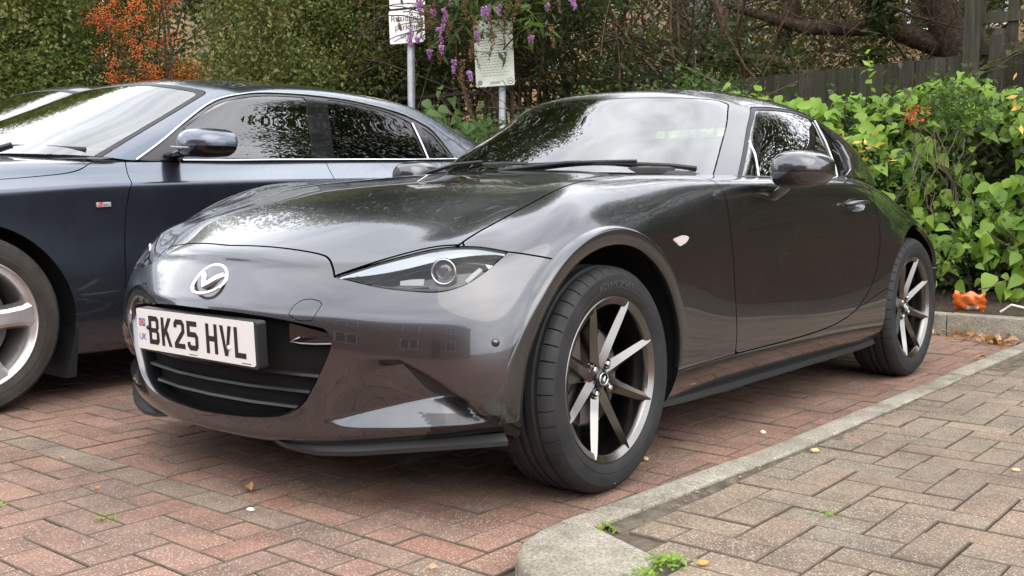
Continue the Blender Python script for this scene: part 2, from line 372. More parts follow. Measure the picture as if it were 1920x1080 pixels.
# ================================================================== the blue saloon: same way, in its own frame (x along the car, y from its centre line)
AX, AY = 0.0, -2.30
def audi_cage():
    C = []
    # x, y, crease z, belt y, belt z
    side = [(.98,.895,.765,.72,.855),(.66,.908,.790,.745,.885),(.33,.905,.811,.775,.905),(.06,.908,.826,.80,.914),(-.5,.912,.843,.808,.932),
            (-1.03,.912,.855,.808,.949),(-1.6,.912,.865,.80,.964),(-2.15,.912,.872,.785,.975)]
    C.append([(1.50,0,.20),(1.55,0,.25),(1.57,0,.40),(1.56,0,.56),(1.53,0,.66),(1.50,0,.70),(1.44,0,.745)])
    C.append([(1.46,.40,.20),(1.51,.40,.25),(1.53,.40,.40),(1.52,.40,.56),(1.49,.40,.66),(1.46,.39,.70),(1.40,.38,.745)])
    C.append([(1.33,.68,.20),(1.37,.70,.25),(1.40,.715,.40),(1.39,.715,.56),(1.36,.70,.665),(1.32,.67,.71),(1.27,.62,.76)])
    C.append([(1.16,.80,.19),(1.18,.83,.24),(1.20,.85,.40),(1.195,.852,.57),(1.18,.845,.72),(1.16,.79,.775),(1.13,.69,.81)])
    for x, y, cz, by, bz in side:
        C.append([(x,y-.09,.17),(x,y-.045,.215),(x,y-.010,.40),(x,y-.020,.62),(x,y,cz),(x,(y*.42+by*.58)+.006,cz+(bz-cz)*.52),(x,by,bz)])
    C.append([(-2.62,.80,.20),(-2.62,.84,.24),(-2.64,.875,.40),(-2.64,.87,.62),(-2.62,.865,.87),(-2.6,.81,.925),(-2.58,.74,.975)])
    C.append([(-2.92,.66,.22),(-2.95,.69,.26),(-2.98,.72,.40),(-2.98,.72,.62),(-2.95,.70,.87),(-2.92,.66,.925),(-2.88,.60,.965)])
    C.append([(-3.07,.36,.22),(-3.10,.38,.26),(-3.13,.39,.40),(-3.13,.39,.62),(-3.10,.38,.87),(-3.07,.36,.93),(-3.03,.33,.965)])
    C.append([(-3.10,0,.22),(-3.13,0,.26),(-3.16,0,.40),(-3.16,0,.62),(-3.13,0,.87),(-3.10,0,.93),(-3.06,0,.965)])
    V = []; F = []; idx = {}; cr = {}
    for i, c in enumerate(C):
        for j, p in enumerate(c): idx[i, j] = len(V); V.append(p)
    for i in range(len(C)-1):
        for j in range(6): F.append((idx[i, j], idx[i+1, j], idx[i+1, j+1], idx[i, j+1]))
    H = {}; zc = [0, .845, .905, .940, .955]; xc = [0, 1.15, .86, .58, .36]
    for i in range(4): H[i, 0] = idx[i, 6]
    for j in range(5): H[3, j] = idx[3+j, 6]
    for j in range(1, 5):
        ex, ey, ez = C[3+j][6]
        for i, t in enumerate((0, .45, .8)):
            z = ez+(zc[j]-ez)*(1-t**2.6)
            H[i, j] = len(V); V.append((xc[j]*(1-t**3)+ex*t**3, ey*t, z))
    for j in range(4):
        for i in range(3): F.append((H[i, j], H[i+1, j], H[i+1, j+1], H[i, j+1]))
    for i in range(3, len(C)-4): cr[tuple(sorted((idx[i, 4], idx[i+1, 4])))] = .62 if i > 3 else .4
    n = len(V); m = {}
    for k in range(n):
        if abs(V[k][1]) < 1e-9: m[k] = k
        else: m[k] = len(V); V.append((V[k][0], -V[k][1], V[k][2]))
    F += [tuple(m[k] for k in reversed(f)) for f in F]
    for (a, b), c in list(cr.items()): cr[tuple(sorted((m[a], m[b])))] = c
    return np.array(V), F, cr
AGH = [
 [(.42,0,.952),(.12,0,1.085),(-.17,0,1.205),(-.45,0,1.312)],
 [(.38,.36,.95),(.09,.34,1.08),(-.19,.315,1.198),(-.46,.29,1.306)],
 [(.26,.62,.945),(0,.57,1.06),(-.25,.52,1.172),(-.49,.46,1.288)],
 [(.08,.75,.937),(-.13,.705,1.042),(-.335,.65,1.145),(-.56,.585,1.255)],
 [(-.03,.80,.925),(-.21,.755,1.03),(-.42,.70,1.135),(-.66,.635,1.250)],
 [(-.35,.806,.93),(-.42,.762,1.04),(-.56,.705,1.16),(-.80,.637,1.272)],
 [(-1.03,.806,.95),(-1.06,.76,1.06),(-1.10,.70,1.18),(-1.16,.632,1.290)],
 [(-1.6,.798,.965),(-1.62,.75,1.065),(-1.63,.69,1.17),(-1.63,.617,1.270)],
 [(-2.0,.785,.975),(-2.0,.735,1.06),(-1.98,.68,1.145),(-1.96,.60,1.222)],
 [(-2.5,.71,.975),(-2.38,.665,1.04),(-2.27,.615,1.11),(-2.17,.55,1.165)],
 [(-2.62,.5,.97),(-2.50,.48,1.05),(-2.37,.46,1.12),(-2.24,.42,1.185)],
 [(-2.68,.3,.97),(-2.55,.29,1.05),(-2.41,.28,1.125),(-2.27,.26,1.20)],
 [(-2.70,0,.97),(-2.57,0,1.05),(-2.43,0,1.13),(-2.28,0,1.21)],
]
def agh_cage():
    V = []; F = []; idx = {}
    for i, c in enumerate(AGH):
        for j, p in enumerate(c): idx[i, j] = len(V); V.append(p)
    for i in range(12):
        for j in range(3): F.append((idx[i, j], idx[i+1, j], idx[i+1, j+1], idx[i, j+1]))
    zc = [0, 1.345, 1.362, 1.372, 1.360, 1.300]; xc = [0, -.66, -.90, -1.28, -1.70, -2.05]; G = {}
    for i in range(4): G[i, 0] = idx[i, 3]; G[i, 6] = idx[12-i, 3]
    for j in range(1, 6): G[3, j] = idx[3+j, 3]
    for j in range(1, 6):
        ex, ey, ez = AGH[3+j][3]
        for i, t in enumerate((0, .48, .79)):
            G[i, j] = len(V); V.append((xc[j]*(1-t*t)+ex*t*t, ey*t, ez+(zc[j]-ez)*(1-t**2.2)))
    for j in range(6):
        for i in range(3): F.append((G[i, j], G[i+1, j], G[i+1, j+1], G[i, j+1]))
    n = len(V); m = {}
    for k in range(n):
        if abs(V[k][1]) < 1e-9: m[k] = k
        else: m[k] = len(V); V.append((V[k][0], -V[k][1], V[k][2]))
    F += [tuple(m[k] for k in reversed(f)) for f in F]
    return np.array(V), F
av0, af0, acr = audi_cage(); aC = fit_cage(av0, af0, 6, acr); aV, aF = subdiv(aC, af0, 4, acr)
ag0, agf0 = agh_cage(); agC = fit_cage(ag0, agf0); agV, agF = subdiv(agC, agf0, 4)
# ------------------------------------------------------------------ car materials
def paint(name, col, rough, metal, flake=.0):
    m = mat(name, col, rough, metal, .5, coat=1.0, coat_rough=.015); t, b = nodes(m)
    b.inputs['Coat IOR'].default_value = 1.55
    tc = N('ShaderNodeTexCoord', t); vo = N('ShaderNodeTexNoise', t); vo.inputs['Scale'].default_value = 9; vo.inputs['Detail'].default_value = 3
    mr = N('ShaderNodeMapRange', t); mr.inputs['To Min'].default_value = rough-.03; mr.inputs['To Max'].default_value = rough+.05
    t.links.new(tc.outputs['Object'], vo.inputs['Vector']); t.links.new(vo.outputs['Fac'], mr.inputs['Value']); t.links.new(mr.outputs[0], b.inputs['Roughness'])
    # orange peel and a film of dust specks on the lacquer
    n2 = N('ShaderNodeTexNoise', t); n2.inputs['Scale'].default_value = 260; n2.inputs['Detail'].default_value = 1
    bp = N('ShaderNodeBump', t); bp.inputs['Strength'].default_value = .012; bp.inputs['Distance'].default_value = .001
    t.links.new(tc.outputs['Object'], n2.inputs['Vector']); t.links.new(n2.outputs['Fac'], bp.inputs['Height']); t.links.new(bp.outputs[0], b.inputs['Coat Normal'])
    n3 = N('ShaderNodeTexNoise', t); n3.inputs['Scale'].default_value = 5; n3.inputs['Detail'].default_value = 8; n3.inputs['Roughness'].default_value = .7
    m3 = N('ShaderNodeMapRange', t); m3.inputs['From Min'].default_value = .45; m3.inputs['From Max'].default_value = .8; m3.inputs['To Min'].default_value = .008; m3.inputs['To Max'].default_value = .05
    t.links.new(tc.outputs['Object'], n3.inputs['Vector']); t.links.new(n3.outputs['Fac'], m3.inputs['Value']); t.links.new(m3.outputs[0], b.inputs['Coat Roughness'])
    return m
def glass(name, tint, refl=1.0, ior=1.6, k=1.75):
    m = bpy.data.materials.new(name); m.use_nodes = True; t = m.node_tree; t.nodes.clear()
    o = N('ShaderNodeOutputMaterial', t); tr = N('ShaderNodeBsdfTransparent', t); gl = N('ShaderNodeBsdfGlossy', t); mx = N('ShaderNodeMixShader', t); fr = N('ShaderNodeFresnel', t)
    tr.inputs['Color'].default_value = (*tint, 1); gl.inputs['Roughness'].default_value = .0; gl.inputs['Color'].default_value = (refl, refl, refl, 1); fr.inputs['IOR'].default_value = ior
    mm = N('ShaderNodeMath', t, operation='MULTIPLY', use_clamp=True); mm.inputs[1].default_value = k; t.links.new(fr.outputs[0], mm.inputs[0]); t.links.new(mm.outputs[0], mx.inputs[0]); t.links.new(tr.outputs[0], mx.inputs[1]); t.links.new(gl.outputs[0], mx.inputs[2]); t.links.new(mx.outputs[0], o.inputs['Surface'])
    return m
M_PAINT = paint('grey_metallic_paint', (.078, .079, .086), .25, .95)
M_BLUE = paint('blue_metallic_paint', (.088, .102, .132), .27, .9)
M_DARK = paint('dark_car_paint', (.03, .028, .027), .3, .8)
M_BLACKP = mat('black_plastic', (.012, .012, .013), .42)
M_GLOSSB = mat('gloss_black', (.006, .006, .007), .08, coat=.5)
M_MATTB = mat('matt_black', (.006, .006, .006), .8, spec=.2)
M_RUBBER = noise_col(mat('tyre_rubber', (.02, .02, .021), .62, spec=.35), [(.014, .014, .015), (.026, .026, .027)], 14, bump=.15, bscale=180, bdist=.001)
M_OLDRUB = noise_col(mat('dusty_tyre_rubber', (.03, .027, .024), .8, spec=.25), [(.020, .018, .016), (.052, .046, .040)], 9, bump=.2, bscale=150, bdist=.001)
M_RIM = mat('dark_chrome', (.215, .205, .195), .22, 1.0)
M_RIMF = mat('bright_cut_alloy', (.52, .51, .50), .17, 1.0)
M_ALLOY = noise_col(mat('silver_alloy', (.55, .54, .53), .33, .9), [(.44, .42, .40), (.60, .59, .58)], 12)
M_CHROME = mat('chrome', (.82, .82, .83), .06, 1.0)
M_LENSREFL = mat('lens_reflection_silver', (.36, .38, .41), .28, .85)  # pale silver standing for sky mirrored in the lamp lens
M_SATIN = mat('satin_trim', (.62, .62, .62), .28, 1.0)
M_DISC = mat('brake_steel', (.28, .26, .25), .4, 1.0)
M_CAST = mat('cast_iron', (.06, .055, .05), .7)
M_SCREEN = glass('windscreen_glass', (.62, .68, .66), 1.0, 2.0, 1.45)
M_SIDE = glass('side_glass', (.30, .34, .32), 1.0, 1.6, 2.1)
M_TINT = glass('tinted_glass', (.05, .055, .055), 1.0, 1.5, 1.2)
M_LENS = glass('lamp_lens', (.97, .98, .98), 1.0, 1.5, .6)
M_PROJ = mat('projector_glass', (.05, .06, .065), .03, 0, .8, coat=1)
M_LED = mat('white_led_tube', (.27, .28, .29), .3)
M_CABIN = mat('black_upholstery', (.018, .017, .017), .7)
M_CARPET = mat('dark_carpet', (.01, .01, .01), .9)
M_PLATE = mat('white_plate_plastic', (.62, .62, .605), .22)
M_INK = mat('plate_ink', (.010, .009, .009), .4)
M_BLUEINK = mat('blue_ink', (.03, .05, .35), .4)
M_REDINK = mat('red_ink', (.55, .03, .05), .4)
M_AMBER = mat('clear_indicator', (.55, .48, .43), .1, coat=1)
# ------------------------------------------------------------------ shared small builders
from mathutils.geometry import tessellate_polygon
def flat_polys(polys, z=0.0):
    """polys: list of [outer, hole, ...] in 2D -> V, F in the xy plane facing +z"""
    V = []; F = []
    for p in polys:
        loops = [[Vector((a, b, 0)) for a, b in l] for l in p]; pts = [v for l in loops for v in l]
        tri = tessellate_polygon(loops); b = len(V); V += [(v.x, v.y, z) for v in pts]
        for t in tri:
            a0, a1, a2 = (pts[i] for i in t); c = (a1-a0).cross(a2-a0).z
            F.append(tuple(i+b for i in (t if c > 0 else reversed(t))))
    return V, F
GLY = {
 'B': [[(0,0),(41,0),(50,9),(50,33),(44,40),(50,47),(50,70),(41,79),(0,79)],[(14,14),(34,14),(36,16),(36,31),(34,33),(14,33)],[(14,46),(34,46),(36,48),(36,63),(34,65),(14,65)]],
 'K': [[(0,0),(14,0),(14,24),(20,33),(35,0),(50,0),(29,46),(50,79),(34,79),(14,47),(14,79),(0,79)]],
 '2': [[(0,0),(50,0),(50,14),(19,14),(50,45),(50,68),(40,79),(10,79),(0,68),(0,56),(14,56),(14,62),(17,65),(33,65),(36,62),(36,50),(0,14)]],
 '5': [[(0,10),(10,0),(40,0),(50,10),(50,40),(40,50),(14,50),(14,65),(46,65),(46,79),(0,79),(0,36),(34,36),(36,34),(36,16),(34,14),(16,14),(14,16),(14,22),(0,22)]],
 'H': [[(0,0),(14,0),(14,33),(36,33),(36,0),(50,0),(50,79),(36,79),(36,47),(14,47),(14,79),(0,79)]],
 'V': [[(18,0),(32,0),(50,79),(35.5,79),(25,22),(14.5,79),(0,79)]],
 'L': [[(0,0),(47,0),(47,14),(14,14),(14,79),(0,79)]],
}
def text_vf(s, size, align='CENTER', extrude=0.0):
    c = bpy.data.curves.new('t', 'FONT'); c.body = s; c.size = size; c.align_x = align; c.resolution_u = 3; c.extrude = extrude
    o = bpy.data.objects.new('t', c); COL.objects.link(o); dg = bpy.context.evaluated_depsgraph_get(); me = o.evaluated_get(dg).to_mesh()
    V = [tuple(v.co) for v in me.vertices]; F = [tuple(p.vertices) for p in me.polygons]
    o.evaluated_get(dg).to_mesh_clear(); bpy.data.objects.remove(o); bpy.data.curves.remove(c); return V, F
def place(V, M): return [M @ Vector(v) for v in V]
def frame(o, xdir, ydir):
    """4x4 with local x, y along the given directions, z the normal"""
    x = Vector(xdir).normalized(); z = x.cross(Vector(ydir)).normalized(); y = z.cross(x)
    return Matrix(((x.x, y.x, z.x, o[0]), (x.y, y.y, z.y, o[1]), (x.z, y.z, z.z, o[2]), (0, 0, 0, 1)))
def Yout(steer=0.0, camber=0.0, side=1, roll=0.0):
    """wheel frame: local y outwards"""
    M = Matrix.Rotation(steer, 3, 'Z') @ Matrix.Rotation(camber, 3, 'X')
    if side < 0: M = Matrix.Rotation(math.pi, 3, 'Z') @ M
    return M @ Matrix.Rotation(roll, 3, 'Y')
def tyre_mesh(R, r, w, n=180, groove=True, sipes=True):
    h = w/2
    P = [(r-.010, h*.80), (r+.004, h*.90), (r+.012, h*.955), (r+.022, h*.975), (r+.024, h*.985), (r+.026, h*.975), (r+.03, h*.985), (R-.04, h), (R-.026, h*.965), (R-.0235, h*.968), (R-.021, h*.945), (R-.013, h*.885), (R-.006, h*.80), (R-.0025, h*.70)]
    S = [(R-.001, h*.60), (R-.007, h*.57), (R-.007, h*.47), (R-.0003, h*.44), (R, h*.22), (R-.007, h*.19), (R-.007, h*.08), (R, h*.05)]
    prof = P+S; prof = prof+[(a, -b) for a, b in reversed(prof)]
    sip = [11, 12, 13, 14]; sip += [len(prof)-1-i for i in sip]; q = len(prof); V = []; F = []
    angs = []
    for p in range(n//4): angs += [(p*4+d)/n*2*math.pi for d in (0, .20, .40, 2.2)]
    for k, a in enumerate(angs):
        for i, (rr, hh) in enumerate(prof):
            if sipes and k % 4 == 1 and i in sip: rr -= .0065
            V.append((rr*math.cos(a), hh, rr*math.sin(a)))
    for k in range(n):
        k2 = (k+1) % n
        for j in range(q-1): F.append((k*q+j, k*q+j+1, k2*q+j+1, k2*q+j))
    return V, F
M_WELL = mat('wheel_well_liner', (.010, .010, .010), .85, spec=.2)
coupe = empty('coupe', (-1.15, 0, 0), label='dark grey two-door coupe in the foreground with plate BK25 HVL', cat='car')
def cp(o):
    """child of the coupe, built in world coordinates"""
    o.parent = coupe; o.matrix_parent_inverse = Matrix.Translation((1.15, 0, 0)); return o
_add = add
# ---- master surface of the left half, with the wheel arch lip and the bumper scoop pressed into it
HV, HF = compact(bV, [tuple(f) for f in bF.tolist() if (bV[f, 1] > -1e-6).all()]); HF = np.array(HF)
HV[np.abs(HV[:, 1]) < 1e-6, 1] = 0
AXF, AXR, AZ, ARC = -.004, -2.31, .30, .357
def sm(x, a, b): t = np.clip((x-a)/(b-a), 0, 1); return t*t*(3-2*t)
def flare(V):
    for ax, yo in ((AXF, .8495),):
        rho = np.hypot(V[:, 0]-ax, V[:, 2]-AZ); m = (V[:, 1] > .6)
        wgt = (1-sm(rho, .398, .4045))*np.where(V[:, 0] > ax, sm(V[:, 2], .36, .50), sm(V[:, 2], .46, .64))*m
        yo = yo-.012*sm(V[:, 0]-ax, .16, .33); V[:, 1] += np.clip(yo-V[:, 1], 0, .02)*wgt
        V[:, 1] += np.where((rho < .385) & m, .002*sm(.385-rho, 0, .02)*sm(V[:, 2], .36, .5), 0)
def scoop(V, FF=None, lift=0.0):
    FF = HF if FF is None else FF
    yy = [.39, .42, .454, .50, .537, .60, .66, .70, .736, .755, .77]
    y = V[:, 1]; z = V[:, 2]; f = lambda q: np.interp(y, yy, q)
    zl = f([.236, .232, .226, .227, .230, .233, .238, .242, .246, .250, .252])
    zm = f([.238, .243, .25, .262, .272, .288, .301, .307, .30, .275, .262])
    zt = f([.29, .33, .37, .393, .400, .400, .366, .334, .305, .272, .262])
    D = f([0, .004, .012, .024, .034, .048, .058, .062, .060, .030, 0])
    up = f([.07, .07, .06, .045, .030, .014, .008, .008, .008, .010, .01])
    low = np.clip((z-zl)/np.maximum(zm-zl, 1e-3), 0, 1); hi = np.clip((zt-z)/np.maximum(zt-zm, 1e-3), 0, 1)
    hi2 = np.clip((zt-z)/up, 0, 1)
    bl = sm(y, .47, .64); d = D*np.minimum(low**.9, hi**.8*(1-bl)+hi2*bl); d = np.where((z > zl) & (z < zt) & (V[:, 0] > .2), d, 0)
    n = vnormals(V, FF); n[:, 2] = 0; n /= np.maximum(np.linalg.norm(n, axis=1, keepdims=True), 1e-9)
    V -= n*(d-lift)[:, None]
HV0 = HV.copy()
scoop(HV)
# outlines, as points on the body
HLu = smooth_line([(.567,.40,.586),(.513,.481,.616),(.468,.546,.638),(.428,.596,.653),(.391,.644,.66),(.349,.69,.658),(.316,.742,.648)])
HLl = smooth_line([(.316,.742,.648),(.354,.737,.624),(.391,.727,.60),(.432,.704,.574),(.467,.667,.559),(.492,.622,.557),(.524,.547,.562),(.543,.493,.570),(.557,.442,.579),(.567,.40,.586)])
HL3 = np.vstack([HLu[:-1], HLl[:-1]])
hood_front = [(.588,-.25,.650),(.588,-.1,.651),(.586,.002,.651),(.577,.112,.652),(.562,.23,.648),(.549,.322,.639),(.548,.357,.628),(.557,.383,.606),(.567,.40,.586)]
hood_side = smooth_line([(.391,.644,.66),(.304,.646,.697),(.20,.650,.734),(.10,.658,.768),(0,.668,.800),(-.09,.672,.817),(-.207,.668,.829),(-.35,.645,.843),(-.50,.60,.853)])
HOOD3 = np.vstack([smooth_line(hood_front), HLu[1:25]+np.array((-.0075, -.003, .006))*np.sin(np.linspace(.25, 2.4, 24))[:, None], hood_side, [(-.56,.40,.862),(-.585,.2,.868),(-.59,0,.871),(-.59,-.25,.871)]])
FD = (math.cos(R_(40))*math.cos(R_(25)), math.sin(R_(40))*math.cos(R_(25)), math.sin(R_(25)))
FU = np.array((-math.sin(R_(40)), math.cos(R_(40)), 0)); FW = np.cross(FD, FU)
def Fp(V): V = np.asarray(V); return np.stack([V@FU, V@FW], 1)
pHL, pHOOD = Fp(HL3), Fp(HOOD3)
pBF = Fp(np.array([(.36,.60,.78),(.385,.665,.655),(.316,.742,.648),(.295,.766,.644),(.273,.787,.639),(.227,.816,.628),(.179,.838,.618),(.13,.85,.59),(.10,.85,.40),(.10,.85,.10)]))
G_ = .0024
def fA(V, r=ARC): return r-np.minimum(np.hypot(V[:,0]-AXF, V[:,2]-AZ)+(V[:,1] < .55)*9, np.hypot(V[:,0]-AXR, V[:,2]-AZ)+(V[:,1] < .55)*9)
def fHL(g): return lambda V: g-np.where(V[:,0] > .1, sdf(Fp(V), pHL), 1)
def fHOODout(g): return lambda V: g-sdf(Fp(V), pHOOD)
def fBUMP(s, g): return lambda V: s*sdl(Fp(V), pBF)+g
def cuts(V, F, fs):
    for f in fs: V, F = clip(V, F, f(V))
    return V, F
pG = np.array([(-.2,.492),(.0,.492),(.131,.491),(.283,.483),(.385,.471),(.423,.463),(.442,.445),(.438,.41),(.411,.353),(.385,.312),(.358,.277),(.313,.248),(.253,.232),(.125,.222),(.0,.218),(-.2,.218)])
pG = np.vstack([smooth_line(pG[1:7], 5), smooth_line(pG[6:15], 5)[1:], [(-.2,.218),(-.2,.492)]])
def fG(V): return np.where(V[:,0] > .3, -sdf(V[:, 1:3], pG), -1)
# which side of the bumper line is which is settled by a probe point
sB = 1 if sdl(Fp(np.array([(.60,.30,.40)])), pBF)[0] < 0 else -1
def both(V, F):
    V = np.asarray(V); n = len(V); mid = np.abs(V[:, 1]) < 1e-6; mp_ = np.arange(n); mp_[~mid] = n+np.arange((~mid).sum())
    return np.vstack([V, V[~mid]*np.array([1, -1, 1])]), list(F)+[tuple(int(mp_[i]) for i in reversed(f)) for f in F]
front = lambda V: .05-V[:, 0]
TOW = np.array([(.318,.494),(.325,.515),(.342,.529),(.365,.533),(.391,.529),(.401,.522),(.394,.501),(.384,.482),(.35,.480)])
MARK = smooth_line([(.372,.392),(.361,.441),(.330,.489),(.279,.521),(.304,.475),(.332,.401),(.345,.383)], 4, True)
REP = np.array([(-.312,.661),(-.374,.671),(-.425,.666),(-.398,.647),(-.355,.637)])
fTOW = lambda g: (lambda V: g-np.where(V[:,0] > .45, sdf(V[:,1:3], TOW), 1))
fMARK = lambda g: (lambda V: g-np.where((V[:,1] > .7) & (V[:,0] > .1), sdf(V[:,[0,2]], MARK), 1))
fREP = lambda g: (lambda V: g-np.where(V[:,1] > .7, sdf(V[:,[0,2]], REP), 1))
inv_ = lambda f: (lambda V: -f(V))
V, F = cuts(HV, HF, [front, fHOODout(G_), fHL(G_), fBUMP(sB, G_), fA, fG, fTOW(.0009), fMARK(.0012)])
V, F = both(V, F); V, F = panel_add(V, F, .016)
bumper = cp(add('front_bumper', V, F, M_PAINT))
Vt, Ft = cuts(HV, HF, [front, inv_(fTOW(-.0009)), fG])
panel('towing_eye_cover', Vt, Ft, M_PAINT, bumper, .008); panel('towing_eye_cover', Vt, Ft, M_PAINT, bumper, .008, mirror=True)
for mir in (False, True):
    Vm, Fm = cuts(HV, HF, [front, inv_(fMARK(-.0012)), fA]); cp(panel('side_marker', Vm, Fm, M_PAINT, None, .008, mirror=mir))
SCOOP_SHADE = np.vstack([smooth_line([(.590,.3985),(.625,.384),(.663,.356),(.704,.321),(.738,.294)], 4), smooth_line([(.752,.270),(.725,.288),(.69,.303),(.655,.318),(.625,.352)], 4)])  # outline of a black patch laid on for the shade under the scoop's overhang
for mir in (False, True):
    V, F = cuts(HV0, HF, [front, lambda V: np.where(V[:,0] > .3, sdf(V[:,1:3], SCOOP_SHADE), 1)]); V = V.copy(); scoop(V, F, .0016); panel('scoop_shade_patch', V, F, M_BLACKP, bumper, .006, mirror=mir)
# the mouth: lip turned inwards, painted
V, F = cuts(HV, HF, [lambda V: -.62-V[:,0], lambda V: .55-V[:,2], inv_(fHOODout(-.0030))]); V, F = both(V, F); V, F = panel_add(V, F, .016); bonnet = cp(add('bonnet', V, F, M_PAINT))
LX = [(-.646,.87),(-.655,.83),(-.688,.76),(-.694,.68),(-.700,.56),(-.705,.43),(-.712,.287),(-.716,.1)]
lineFD = np.array(LX)[:, ::-1]            # (z, x)
def fFD(s, g): return lambda V: s*(V[:,0]-np.interp(V[:,2], lineFD[::-1, 0], lineFD[::-1, 1]))+g
SILL = [(.4,.270),(-.39,.277),(-.712,.285),(-1.11,.286),(-1.40,.296),(-1.558,.315),(-1.652,.337),(-1.72,.365),(-1.781,.400),(-1.843,.460),(-1.876,.528),(-1.892,.621),(-1.886,.727),(-1.879,.797),(-1.874,.90)]
SILLs = smooth_line(SILL[1:], 5)
DOOR = np.vstack([SILLs[SILLs[:,0] <= -.711], [(-1.874,1.0),(-.645,1.0)], np.array(LX)[:-1]])
fDOOR = lambda g: (lambda V: g-np.where(V[:,1] > .55, sdf(V[:,[0,2]], DOOR), 1))
inner = lambda V: np.where(V[:,0] < -.60, .695-V[:,1], np.interp(V[:,0], [-.62,-.35], [.66,.0])-V[:,1])    # leave out the cabin opening
deck = lambda V: np.where((V[:,2] > .80) & (V[:,0] < -.62) & (V[:,0] > -1.95), .672-V[:,1], -1)
fSILLtop = lambda s, g: (lambda V: s*(V[:,2]-np.interp(V[:,0], [-2.0,-1.56,-1.4,-1.11,-.712,-.39,.4], [.4206,.315,.296,.286,.285,.277,.270]))+g)
HND = smooth_line([(-1.585,.752),(-1.68,.772),(-1.775,.770),(-1.795,.752),(-1.775,.728),(-1.69,.722),(-1.61,.733)], 4, True)
fHND = lambda g: (lambda V: g-np.where(V[:,1] > .7, sdf(V[:,[0,2]], HND), 1))
for mir in (False, True):
    V, F = cuts(HV, HF, [lambda V: V[:,0]-.45, lambda V: -.72-V[:,0], fHOODout(.0024), fHL(G_), fBUMP(-sB, G_), fFD(-1, G_), fA, fREP(.0015), fSILLtop(-1, .0015), lambda V: np.where(V[:,0] < -.52, .60-V[:,1], -1), lambda V: np.where(V[:,0] > -.52, .02-V[:,1], -1)])
    fender = cp(panel('front_wing', V, F, M_PAINT, None, .016, mirror=mir))
    V, F = cuts(HV, HF, [inv_(fREP(-.001))]); V[:, 1] += .002; panel('side_repeater', V, F, M_AMBER, fender, .006, mirror=mir)
    V, F = cuts(HV, HF, [inv_(fDOOR(-G_)), deck, fHND(0)]); door = cp(panel('door', V, F, M_PAINT, None, .018, mirror=mir))
    V, F = cuts(HV, HF, [inv_(fHND(0))]); V = V-np.array([0, 1, 0])*(.022*np.clip(-sdf(V[:,[0,2]], HND)/.012, 0, 1)[:, None]); panel('handle_recess', V, F, M_PAINT, door, rim=False, mirror=mir)
    V, F = cuts(HV, HF, [lambda V: V[:,0]-.5, lambda V: -2.0-V[:,0], fSILLtop(1, .0015), fDOOR(.0024), fA, lambda V: np.where(V[:,0] < -1.56, V[:,2]-(.315-(V[:,0]+1.56)*.24), -1)])
    cp(panel('sill', V, F, M_PAINT, None, .012, mirror=mir))
V, F = cuts(HV, HF, [lambda V: V[:,0]+1.45, fDOOR(.0024), fA, lambda V: np.where(V[:,0] > -2.0, -(V[:,2]-np.interp(V[:,0], [-2.0,-1.56,-1.4], [.4206,.315,.296]))+.0015, -1), lambda V: np.where((V[:,0] > -2.05) & (V[:,2] > .78), .665-V[:,1], -1)])
V, F = both(V, F); V, F = panel_add(V, F, .016); cp(add('rear_body', V, F, M_PAINT))
# dark shell behind every gap and opening
nn = vnormals(HV, HF); SV = HV-nn*.05; SV[:, 1] = np.maximum(SV[:, 1], 0)
V, F = cuts(SV, HF, [lambda V: fA(V, .372), lambda V: np.where((V[:,0] < -.50) & (V[:,0] > -2.2), V[:,2]-.79, -1), lambda V: np.where((V[:,0] < -.42) & (V[:,0] > -2.2), .6-V[:,1], -1)])
V, F = both(V, F); V, F = panel_add(V, F, .004); cp(add('inner_shell', V, F, M_MATTB))
fl = MB(); fl.box((-1.15, 0, .15), (3.3, 1.15, .03)); fl.box((-1.2, 0, .24), (1.7, 1.50, .05)); fl.box((-1.2, 0, .185), (1.6, 1.46, .02)); fl.box((.40,0,.20),(.30,.80,.02)); cp(fl.obj('underbody', M_MATTB))
# wheel wells
from mathutils.bvhtree import BVHTree
BVW = BVHTree.FromPolygons([tuple(v) for v in HV], HF.tolist())
for ax in (AXF, AXR):
    for s in (1, -1):
        mb = MB(); V = []; na = 48
        for k in range(na+1):
            a = R_(-22+224*k/na); ca, sa = math.cos(a), math.sin(a)
            h = BVW.ray_cast(Vector((ax+.3585*ca, 2, AZ+.3585*sa)), Vector((0, -1, 0)))[0]; yb = (h.y if h else .78)-.005
            for r, y in ((.3585, yb), (.364, yb-.02), (.372, .70), (.372, .50), (.05, .50)): V.append((ax+r*ca, s*y, AZ+r*sa))
        mb.add(V, [((k*5+j, k*5+j+1, k*5+5+j+1, k*5+5+j) if s > 0 else (k*5+5+j, k*5+5+j+1, k*5+j+1, k*5+j)) for k in range(na) for j in range(4)])
        cp(mb.obj('wheel_arch_liner', M_WELL, smooth=True))
